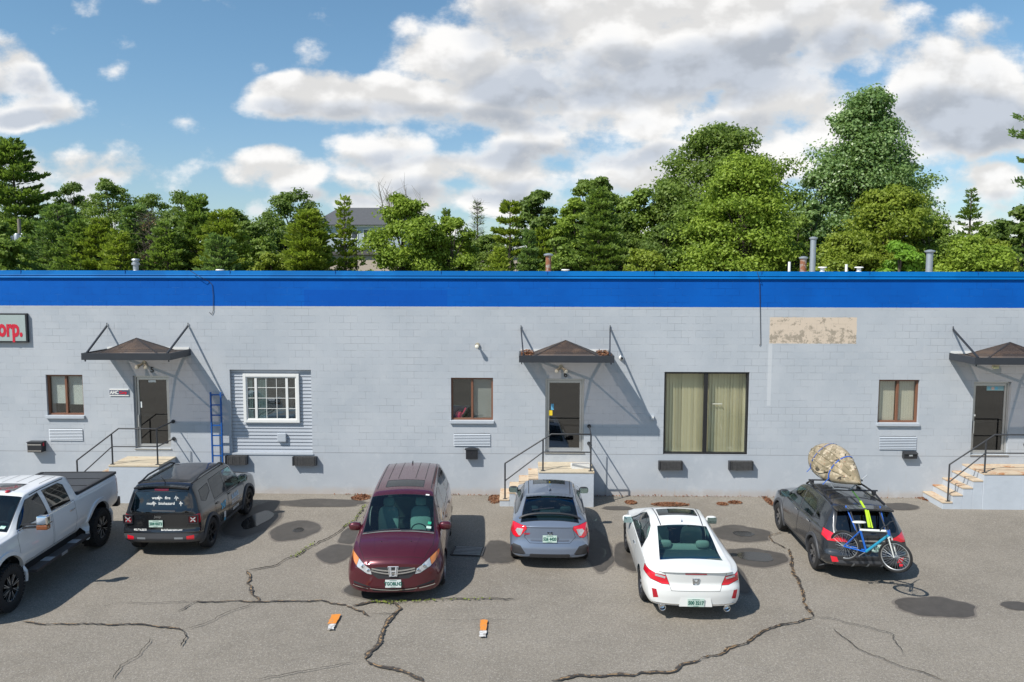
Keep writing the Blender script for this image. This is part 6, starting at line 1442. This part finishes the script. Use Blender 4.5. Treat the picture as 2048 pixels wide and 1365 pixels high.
# ------------------------------------------------------------------ dark crossover (rear out, left side visible)
def build_crossover():
    dg = paint('dark_grey_metallic', (.034, .037, .043), .35, .26, .06); o, hd = place((1563, 1060), (1632, 1138), .90, 1); o.x -= .11
    K = [(-2.18, .42, .80, .66, .86, .90, .80, .98, .68, 1.01), (-2.10, .34, .84, .68, .88, .95, .825, 1.08, .69, 1.11), (-1.96, .32, .85, .68, .895, 1.0, .84, 1.24, .665, 1.285), (-1.72, .30, .86, .68, .90, 1.02, .84, 1.44, .62, 1.485), (-1.55, .28, .86, .68, .90, 1.02, .84, 1.485, .61, 1.535),
         (-.8, .26, .86, .66, .90, 1.0, .84, 1.53, .61, 1.585), (-.1, .26, .86, .64, .90, .98, .84, 1.525, .615, 1.58), (.3, .26, .86, .64, .90, .97, .84, 1.45, .63, 1.505), (.75, .26, .86, .64, .90, .97, .83, 1.21, .68, 1.265), (1.10, .26, .86, .64, .90, .96, .82, 1.04, .73, 1.10), (1.25, .26, .86, .64, .90, .95, .815, 1.0, .74, 1.06), (1.75, .28, .85, .60, .89, .90, .79, .93, .72, .985), (2.1, .32, .80, .55, .86, .80, .76, .84, .68, .88), (2.26, .36, .72, .52, .80, .68, .72, .72, .62, .76)]
    c = Car('dark_crossover', K, ((.26, 3.2, .8, None), (.18, 3.4, .6, [(.3, .06), (.44, .01), (.60, 0), (.66, .05), (1.0, .09)])), dg, 'dark grey crossover carrying a kayak on its roof and a blue bicycle on its tail', 'SUV', Vector((o.x, o.y, .018)), hd, 6)
    up = lambda cc, n: n.z > .1 and cc.z > 1.02; r_ = lambda cc, n: cc.x < -1.55 and n.x < -.12
    c.cut([(-.60, 1.05), (.60, 1.05), (.64, 1.12), (.54, 1.43), (-.54, 1.43), (-.64, 1.12)], 'x', 'rear_window', tint, r_); c.cut([(1.14, -.68), (1.14, .68), (.34, .58), (.34, -.58)], 'z', 'windshield', wsglass, up)
    c.both([(.98, 1.04), (.60, 1.26), (.32, 1.40), (-.10, 1.445), (-.14, 1.03)], 'side_window', lighttint, zmin=1.01); c.both([(-.22, 1.04), (-.20, 1.445), (-.85, 1.42), (-1.05, 1.30), (-1.0, 1.06)], 'side_window', lighttint, zmin=1.01); c.both([(-1.12, 1.10), (-1.14, 1.28), (-1.35, 1.22), (-1.42, 1.14)], 'side_window', tint, zmin=1.01)
    c.both([(.98, .42), (1.02, .90), (.95, 1.0), (-.17, 1.01), (-.18, .42)], 'door', dg); c.both([(-.22, .42), (-.21, 1.01), (-1.08, 1.03), (-1.06, .78), (-.92, .42)], 'door', dg)
    c.both([(1.9, .24), (1.9, .38), (-1.8, .38), (-1.8, .24)], 'sill_cladding', greypl)
    for sg in (1, -1):
        t_ = lambda cc, n, sg=sg: cc.x < -1.75 and (n.x < -.1 or n.y*sg > .2) and cc.y*sg > 0
        c.cut([(sg*.42, .86), (sg*.44, .93), (sg*.72, 1.04), (sg*.90, 1.10), (sg*.92, .98), (sg*.80, .86)], 'x', 'tail_light', redlens2, t_)
        c.cut([(sg*.60, .45), (sg*.64, .55), (sg*.76, .56), (sg*.72, .43)], 'x', 'reflector', redlens2, t_)
    c.cut([(-.70, .30), (.70, .30), (.62, .50), (-.62, .50)], 'x', 'bumper', greypl, lambda cc, n: cc.x < -1.8 and n.z < .8)
    c.cut([(-.56, .66), (.56, .66), (.62, .84), (.60, 1.02), (-.60, 1.02), (-.62, .84)], 'x', 'tailgate', dg, r_)
    c.arch(1.33, .35, .395); c.arch(-1.33, .35, .395); arches(c, (1.33, -1.33), .35, .395, .9, greypl, .06, .022); c.finish(nogap=('reflector',))
    al = mat('two_tone_alloy', (.42, .42, .43), .3, .85)
    for x in (1.33, -1.33):
        for sg in (1, -1): wheel(c.root, x, sg*.78, .345, .23, .228, sg, al, 5, None, mat('dark_rim', (.04, .04, .045), .3, .5))
    interior(c, -1.8, 1.2, .5, .76, .15, -.8, seatdark, .60, .78); e = lambda a, b: c.end(a, b, -1)
    for sg in (1, -1):
        mirror(c, .84, 1.08, sg, black if sg > 0 else dg, (.08, .12, .09))
        rr = [c.top(x_, sg*.56)[0]+Vector((0, 0, .07 if -1.3 < x_ < .1 else .012)) for x_ in (-1.48, -1.3, -.9, -.4, .0, .22)]
        MB().tube(rr, .022, 8).build('roof_rail', black, c.root, smooth=True)
    sp = MB()
    for y in np.linspace(-.54, .54, 13): sp.cbox((-1.76, y, 1.485+.03*(1-(y/.55)**2)), (.28, .092, .035))
    sp.build('roof_spoiler', dg, c.root, fix=False); drape(c, ribbonpts((-.4, .90), (.4, .90), 8), e, .03, .01, 'chrome_trim', chrome); plate(c, -.10, .76, -1, '448 3166'); handles(c, (-.02, -.9), .95, chrome)
    for y in (-.3, 0, .3): drape(c, ribbonpts((y, .34), (y, .44), 3), e, .04, .012, 'bumper_fin', galv)
    return c
# ------------------------------------------------------------------ white pickup (front towards the camera, left side visible)
def build_pickup():
    wp = paint('truck_white', (.75, .755, .76), 0, .28, .015); o, hd = place((22, 1226), (210, 1090), 1.06, 1)
    K = [(-2.96, .78, .84, 1.0, .90, 1.34, .90, 1.42, .86, 1.425), (-2.90, .72, .90, .98, .975, 1.36, .95, 1.44, .90, 1.445), (-2.7, .68, .92, .98, 1.0, 1.37, .965, 1.45, .92, 1.455), (-1.02, .64, .92, .96, 1.005, 1.37, .965, 1.45, .92, 1.455), (-.97, .62, .92, .96, 1.005, 1.37, .965, 1.50, .88, 1.51),
         (-.90, .60, .92, .96, 1.005, 1.38, .965, 1.90, .74, 1.945), (-.70, .60, .92, .96, 1.005, 1.38, .965, 1.95, .72, 2.0), (.0, .60, .92, .95, 1.005, 1.37, .965, 1.965, .72, 2.02), (.62, .60, .92, .95, 1.005, 1.36, .96, 1.945, .72, 2.0), (.82, .60, .92, .95, 1.005, 1.36, .96, 1.87, .73, 1.925), (1.15, .60, .92, .95, 1.005, 1.355, .955, 1.63, .78, 1.68),
         (1.42, .60, .92, .95, 1.005, 1.35, .95, 1.43, .84, 1.49), (1.55, .60, .92, .95, 1.005, 1.34, .95, 1.385, .87, 1.45), (2.3, .62, .92, .94, 1.005, 1.31, .94, 1.36, .86, 1.43), (2.7, .66, .90, .92, .985, 1.25, .92, 1.30, .84, 1.35), (2.84, .70, .86, .90, .94, 1.14, .90, 1.18, .8, 1.21)]
    c = Car('white_pickup', K, ((.22, 3., .7, None), (.05, 4, .3, None)), wp, 'lifted white crew cab pickup truck with black wheels, cut by the left edge', 'pickup truck', Vector((o.x, o.y, .018)), hd, 6)
    up = lambda cc, n: n.z > .1 and cc.z > 1.42
    c.cut([(1.46, -.80), (1.46, .80), (.74, .70), (.74, -.70)], 'z', 'windshield', wsglass, up); c.cut([(.05, -.42), (.05, .42), (.52, .42), (.52, -.42)], 'z', 'sunroof_window', darklens, up)
    c.both([(1.30, 1.42), (1.05, 1.62), (.72, 1.85), (.28, 1.88), (.24, 1.42)], 'side_window', tint, zmin=1.40); c.both([(.10, 1.43), (.12, 1.88), (-.50, 1.87), (-.64, 1.80), (-.66, 1.43)], 'side_window', tint, zmin=1.40)
    c.cut([(-.60, 1.50), (.60, 1.50), (.56, 1.84), (-.56, 1.84)], 'x', 'rear_window', tint, lambda cc, n: -1.1 < cc.x < -.8 and n.x < -.3)
    c.both([(1.36, .72), (1.38, 1.28), (1.32, 1.39), (.18, 1.40), (.17, .72)], 'door', wp); c.both([(.13, .72), (.13, 1.40), (-.78, 1.41), (-.80, 1.0), (-.74, .72)], 'door', wp)
    for sg in (1, -1): c.cut([(sg*.78, 1.0), (sg*.78, 1.36), (sg*1.02, 1.36), (sg*1.02, 1.0)], 'x', 'tail_light', redlens, lambda cc, n, sg=sg: cc.x < -2.80 and (n.x < -.3 or n.y*sg > .3) and cc.y*sg > 0); c.cut([(sg*.62, 1.0), (sg*.62, 1.22), (sg*.98, 1.22), (sg*.98, .98)], 'x', 'headlight', clearlens, lambda cc, n, sg=sg: cc.x > 2.4 and n.x > .15)
    c.cut([(-.6, .80), (.6, .80), (.6, 1.18), (-.6, 1.18)], 'x', 'grille', chrome, lambda cc, n: cc.x > 2.4 and n.x > .15)
    c.arch(1.82, .50, .56); c.arch(-1.82, .50, .56); arches(c, (1.82, -1.82), .50, .56, 1., wp, .07, .035); c.finish(nogap=('headlight', 'grille', 'rear_window'))
    wm_ = mat('gloss_black_wheel', (.012, .012, .013), .25, .3, 1.); ml = mat('milled_edge', (.55, .55, .55), .3, .8)
    for x in (1.82, -1.82):
        for sg in (1, -1):
            t = wheel(c.root, x, sg*.90, .445, .32, .27, sg, wm_, 8, None, wm_)
            e_ = MB()
            for k in range(8):
                a = 2*math.pi*k/8+.3
                for q in (-1, 1): e_.bar(Vector((.07*math.cos(a), sg*.148, -.07*math.sin(a))), Vector((.25*math.cos(a+q*.10), sg*.150, -.25*math.sin(a+q*.10))), .010, .006, (0, 1, 0))
            e_.build('milled_spoke_edges', ml, t, fix=False)
    ton = mat('tonneau', (.048, .052, .058), .6, var=.15)
    tn = MB().box((-2.88, -.84, 1.462), (-1.02, .84, 1.50)).build('tonneau_cover', ton, c.root, bevel=.01)
    MB().box((-2.30, -.83, 1.5005), (-2.27, .83, 1.512)).box((-1.66, -.83, 1.5005), (-1.63, .83, 1.512)).build('cover_fold', black, tn)
    MB().box((-2.90, .845, 1.455), (-1.02, .93, 1.52)).box((-2.90, -.93, 1.455), (-1.02, -.845, 1.52)).box((-2.93, -.845, 1.455), (-2.885, .845, 1.515)).build('bed_rail', blackpl, c.root, bevel=.01)
    MB().box((-3.10, -.92, .60), (-2.93, .92, .84)).build('rear_bumper', mat('dark_bumper', (.05, .05, .06), .4, .3), c.root, bevel=.04)
    interior(c, -.8, 1.45, .85, .80, .45, -.35, seatdark, .98, 1.1)
    MB().box((-1.0, -.86, .48), (1.25, .86, .60)).box((1.3, -.5, .40), (2.7, .5, .62)).box((-2.8, -.5, .42), (-1.05, .5, .64)).build('chassis', carblack, c.root)
    for sg in (1, -1):
        bd = MB(); bd.box((-.98, min(sg*.99, sg*1.20), .50), (1.20, max(sg*.99, sg*1.20), .57)); bd = bd.build('running_board', blackpl, c.root, bevel=.015)
        pl = MB()
        for xx in (-.45, .62, .30): pl.box((xx-.11, min(sg*1.00, sg*1.195), .5715), (xx+.11, max(sg*1.00, sg*1.195), .578)) if xx != .30 else None
        pl.box((.05, min(sg*1.201, sg*1.206), .505), (.28, max(sg*1.201, sg*1.206), .565)); pl.build('step_plate', galv, bd)
        # tow mirrors on arms
        y0 = .93
        am = MB().bar((1.12, sg*y0, 1.46), (1.10, sg*1.24, 1.47), .06, .03).bar((1.12, sg*y0, 1.40), (1.10, sg*1.24, 1.41), .06, .03).build('mirror_arm', blackpl, c.root)
        mi = MB().box((1.02, min(sg*1.20, sg*1.42), 1.46), (1.16, max(sg*1.20, sg*1.42), 1.64)).build('mirror', chrome, c.root, bevel=.03); MB().box((1.03, min(sg*1.20, sg*1.42), 1.36), (1.165, max(sg*1.20, sg*1.42), 1.455)).build('mirror_signal', mat('amber_dark', (.22, .07, .02), .2, coat=1.), mi, bevel=.02)
        for y in (.15, .40, .62): drape(c, [(x, sg*y) for x in np.linspace(-.7, -.05, 8)], c.top, .010, .003, 'roof_groove_shade', gapm)  # groove shade painted as thin black strips on the cab roof
        drape(c, [(x, sg*.735) for x in np.linspace(-.75, .55, 12)], c.top, .018, .003, 'roof_seam', gapm)
        h, n = c.top(.60, sg*.35); MB().ell(h+Vector((0, 0, .012)), (.06, .045, .03), .8).build('clearance_lamp', redlens, c.root, smooth=True)
    h, n = c.top(.70, .05); MB().ell(h+Vector((0, 0, .05)), (.09, .03, .055), .7).build('antenna_fin', white, c.root, smooth=True)
    handles(c, (.30, -.62), 1.24, chrome, .2)
    drape(c, [(x, 1.392) for x in np.linspace(-.66, 1.3, 20)], lambda a, b: c.side(a, b, 1), .018, .006, 'window_trim', chrome)
    drape(c, ribbonpts((1.36, .62), (1.36, .72), 3), c.top, .08, .003, 'inspection_sticker', plate_g)
    return c
# ------------------------------------------------------------------ kayak, bicycle, rack and straps on the crossover
def build_load(c):
    Mw = Matrix.Translation(c.root.location) @ Matrix.Rotation(c.root.rotation_euler.z, 4, 'Z')
    def wt(name, label, cat): e = empty(name, label=label, cat=cat); e.matrix_world = Mw; e.location = Mw.translation; e.rotation_euler = (0, 0, c.root.rotation_euler.z); return e
    rk = wt('roof_rack', 'black roof rack bars with folding kayak cradles on the dark crossover', 'roof rack')
    for x in (-.95, -.10):
        MB().tube([(x, -.62, 1.665), (x, .62, 1.665)], .017, 8).build('cross_bar', black, rk, smooth=True)
        for sg in (1, -1): MB().box((x-.045, sg*.54-.035, 1.56), (x+.045, sg*.54+.035, 1.665)).build('bar_foot', black, rk, bevel=.01)
        MB().tube([(x, .02, 1.68), (x, .33, 1.70), (x, .40, 1.78)], .013, 6).tube([(x, -.02, 1.68), (x, -.38, 2.02)], .013, 6).build('cradle_arm', galv, rk, smooth=True)
    # camouflage kayak lying on its side, hull towards the left rear
    camo = bpy.data.materials.new('camouflage'); camo.use_nodes = True; t = NT(camo.node_tree); b = camo.node_tree.nodes['Principled BSDF']
    tc = t.n('ShaderNodeTexCoord').outputs['Object']; st = t.v('MULTIPLY', tc, (2.2, 4.5, 4.5))
    n1, n2, n3 = t.noise(st, .9, 3, .6, .8), t.noise(st, 1.5, 3, .6, 1.2), t.noise(st, 1.3, 3, .6, 1.5)
    k = t.mix(t.ss(n1, .42, .56), (.36, .29, .19, 1), (.22, .18, .11, 1)); k = t.mix(t.ss(n2, .55, .60), k, (.50, .42, .30, 1)); k = t.mix(t.ss(n3, .60, .66), k, (.06, .05, .035, 1)); k = t.mix(t.ss(t.noise(st, 5., 2, .5), .68, .71), k, (.30, .10, .05, 1))
    t.set(b.inputs['Base Color'], k); b.inputs['Roughness'].default_value = .5
    kt = wt('kayak', 'camouflage patterned kayak strapped on its side on the roof of the dark crossover', 'kayak')
    Lk, n, m_ = 3.15, 40, 20; mb = MB(); cx_, cy_, cz_ = .10, .04, 2.03; tilt = R(-50)
    def kp(u, a, s=1., dz=0.):
        x = (u-.5)*Lk; w_ = .45*(math.sin(math.pi*min(max(u**1.12, .001), .999)))**(.58+.16*(1-u))*s; hh = .19*(math.sin(math.pi*min(max(u, .001), .999)))**.45*s; rise = .10*abs(2*u-1)**2.6
        y, z = w_*math.cos(a), hh*(math.sin(a) if math.sin(a) > 0 else 1.15*math.sin(a))+rise+dz
        z = -z; y2, z2 = y*math.cos(tilt)-z*math.sin(tilt), y*math.sin(tilt)+z*math.cos(tilt)
        return (cx_+x, cy_+y2*1., cz_+z2)
    vs = [kp(i/n, 2*math.pi*j/m_) for i in range(n+1) for j in range(m_)]
    mb.add(vs, [(i*m_+j, i*m_+(j+1) % m_, (i+1)*m_+(j+1) % m_, (i+1)*m_+j) for i in range(n) for j in range(m_)]+[tuple(range(m_))[::-1], tuple(range(n*m_, n*m_+m_))]); mb.build('hull', camo, kt, smooth=True)
    gr_ = MB()      # hull channels
    gr_.tube([kp(.5+.22*math.cos(q), math.pi*1.5+1.0*math.sin(q), 1.0) for q in np.linspace(.5, 2.6, 12)], .02, 5).tube([kp(u, math.pi*1.5, 1.02) for u in np.linspace(.08, .92, 24)], .022, 6)
    for a0 in (-1.15, -2.0):
        gr_.tube([kp(u, a0, 1.01) for u in np.linspace(.14, .86, 24)], .016, 5)
    gr_.build('hull_ridge', camo, kt, smooth=True)
    ck = [kp(u, math.pi/2+q, 1.0, .012) for u, q in [(.5+.17*math.cos(a), .75*math.sin(a)) for a in np.linspace(0, 6.283, 25)[:-1]]]
    MB().tube(ck, .022, 6, closed=True).build('cockpit_rim', black, kt, smooth=True); MB().add(ck, [tuple(range(len(ck)))]).build('cockpit_opening', carblack, kt)
    # straps
    bs = mat('blue_strap', (.02, .10, .42), .7); 
    for (u, lab) in ((.30, 'blue strap round the rear half of the camouflage kayak'), (.66, 'blue strap round the front half of the camouflage kayak')):
        s = wt('kayak_strap', lab, 'strap'); mb = MB(); A = []
        for j in range(25):
            p, q = kp(u-.006, 2*math.pi*j/24, 1.035), kp(u+.008, 2*math.pi*j/24, 1.035); A += [p, q]
        mb.add(A, [(2*j, 2*j+1, 2*j+3, 2*j+2) for j in range(24)]); mb.build('webbing', bs, s, fix=False)
        p = Vector(kp(u, -.9*math.pi, 1.03)); MB().bar(p, (p.x-.02, .45, 1.68), .03, .006).build('webbing', bs, s); MB().cbox(p+Vector((0, .02, -.06)), (.05, .03, .07)).build('buckle', galv, s)
    cx2 = wt('bicycle_rack', 'black strap-on bicycle rack on the tailgate of the dark crossover', 'bike rack')
    for sg in (1, -1): MB().tube([(-1.86, sg*.30, 1.46), (-2.15, sg*.30, 1.25), (-2.32, sg*.30, 1.10), (-2.20, sg*.30, .85), (-2.28, sg*.30, .62)], .016, 8).build('rack_frame', black, cx2, smooth=True); MB().tube([(-2.20, sg*.20, 1.12), (-2.58, sg*.18, 1.30)], .014, 8).build('rack_arm', black, cx2, smooth=True)
    MB().tube([(-2.2, -.34, 1.12), (-2.2, .34, 1.12)], .014, 8).build('rack_cross_tube', black, cx2, smooth=True)
    for sg in (1, -1): MB().bar((-1.74, sg*.36, 1.545), (-2.20, sg*.30, 1.16), .026, .005, (1, 0, 0)).build('rack_strap', bs, cx2)
    gs = wt('green_strap', 'bright lime green strap from the roof rack down to the bicycle', 'strap'); lime = mat('lime_strap', (.42, .62, .02), .6); olv = mat('dark_green_strap', (.05, .14, .03), .7)
    MB().bar((-.95, -.05, 1.68), (-1.55, -.02, 1.60), .035, .01, (0, 0, 1)).build('webbing', olv, gs)
    MB().bar((-1.55, -.02, 1.60), (-1.93, .0, 1.50), .045, .012).bar((-1.93, .0, 1.50), (-2.18, .02, 1.22), .055, .012, (1, 0, 0)).bar((-1.90, -.05, 1.50), (-2.16, -.05, 1.20), .025, .012, (1, 0, 0)).build('webbing', lime, gs)
    # bicycle, hung across the tail: local X -> car -Y (front wheel to the right)
    bk = wt('bicycle', 'blue mountain bike hung across the tail of the dark crossover', 'bicycle')
    A = Vector((-2.60, .20, 1.12)); ex = Vector((-.74, -.68, -.03)).normalized(); ez = Vector((-.20, 0, .98)).normalized(); roll = Matrix.Rotation(R(6), 3, ex.cross(ez))
    def bp(x, z, y=0.): return A+roll @ (ex*x+ez*z)+ex.cross(ez)*y
    bl_ = mat('bike_blue', (.01, .14, .60), .25, .3, 1.); wh_ = mat('bike_white', (.72, .74, .70), .3, coat=1.); tealb = mat('bike_teal', (.03, .38, .60), .25, .3, 1.)
    rw, fw, bb, hd_t, hd_b, st_t = (-.50, -.26), (.55, -.27), (-.04, -.29), (.40, .27), (.42, .17), (-.18, .18)
    fr = MB(); T = lambda m, a, b, r1, r2=None: m.tube([bp(*a), bp(*b)], [r1, r2 or r1], 10)
    T(fr, hd_t, hd_b, .030); T(fr, (st_t[0], st_t[1]), bb, .023)
    for q in (-.045, .045):
        fr.tube([bp(rw[0], rw[1], q), bp(bb[0], bb[1], q*.7)], .014, 8); fr.tube([bp(rw[0], rw[1], q), bp(st_t[0]+.01, st_t[1]-.04, q*.5)], .014, 8)
    fr.build('frame', bl_, bk, smooth=True); d_ = MB(); T(d_, hd_b, bb, .030); d_.build('down_tube', tealb, bk, smooth=True); d_ = MB(); T(d_, (st_t[0], st_t[1]-.02), (.40, .245), .024); d_.build('top_tube', wh_, bk, smooth=True)
    fk = MB(); 
    for q in (-.055, .055): fk.tube([bp(hd_b[0]+.02, .10, q), bp(fw[0], fw[1], q)], [.015, .012], 8)
    fk.tube([bp(.43, .12, -.06), bp(.43, .12, .06)], .016, 8).build('fork', wh_, bk, smooth=True)
    for nm, (wx, wz) in (('rear', rw), ('front', fw)):
        ty = MB(); ty.tube([bp(wx+.315*math.cos(a), wz+.315*math.sin(a)) for a in np.linspace(0, 2*math.pi, 41)[:-1]], .026, 8, closed=True); ty = ty.build('wheel', tyrem, bk, smooth=True)
        MB().tube([bp(wx+.283*math.cos(a), wz+.283*math.sin(a)) for a in np.linspace(0, 2*math.pi, 41)[:-1]], .011, 6, closed=True).build('rim', alu, ty, smooth=True)
        sp = MB()
        for k in range(28):
            a = 2*math.pi*k/28; sp.tube([bp(wx+.02*math.cos(a+1.), wz+.02*math.sin(a+1.), .03*(-1)**k), bp(wx+.28*math.cos(a), wz+.28*math.sin(a))], .0022, 4, cap=False)
        sp.build('spokes', galv, ty, fix=False); MB().tube([bp(wx, wz, -.05), bp(wx, wz, .05)], .02, 8).build('hub', galv, ty)
        k = .75 if nm == 'rear' else -.9; p = bp(wx+.2*math.cos(k), wz+.2*math.sin(k), .012)
        if nm == 'front': MB().cbox(p, (.015, .07, .05)).build('spoke_reflector', redlens2, ty, bevel=.01)
    MB().tube([bp(bb[0], bb[1], -.05), bp(bb[0], bb[1], -.04)], .09, 20).build('chainring', iron, bk); cr = MB()
    cr.bar(bp(bb[0], bb[1], -.06), bp(bb[0]+.13, bb[1]+.11, -.06), .02, .012).bar(bp(bb[0], bb[1], .06), bp(bb[0]-.13, bb[1]-.11, .06), .02, .012).build('crank', alu, bk); MB().cbox(bp(bb[0]+.13, bb[1]+.11, -.10), (.06, .08, .02)).cbox(bp(bb[0]-.13, bb[1]-.11, .10), (.06, .08, .02)).build('pedal', iron, bk)
    sa = MB(); T(sa, st_t, (-.215, .30), .013); sa.build('seat_post', alu, bk); MB().ell(bp(-.20, .325), (.06, .14, .022), .8).build('saddle', mat('pale_saddle', (.62, .62, .58), .5), bk, smooth=True)
    hb = MB(); T(hb, hd_t, (.375, .36), .014); hb.tube([bp(.375, .36, -.30), bp(.36, .38, -.16), bp(.375, .37, 0), bp(.36, .38, .16), bp(.375, .36, .30)], .012, 8); hb.build('handlebar', black, bk, smooth=True)
    MB().tube([bp(rw[0], rw[1], -.035), bp(rw[0]+.0, rw[1]+.001, -.045)], .045, 14).build('sprocket', iron, bk)
    return bk
build_van(); build_hatch(); build_suv(); build_coupe(); build_pickup(); build_load(build_crossover())
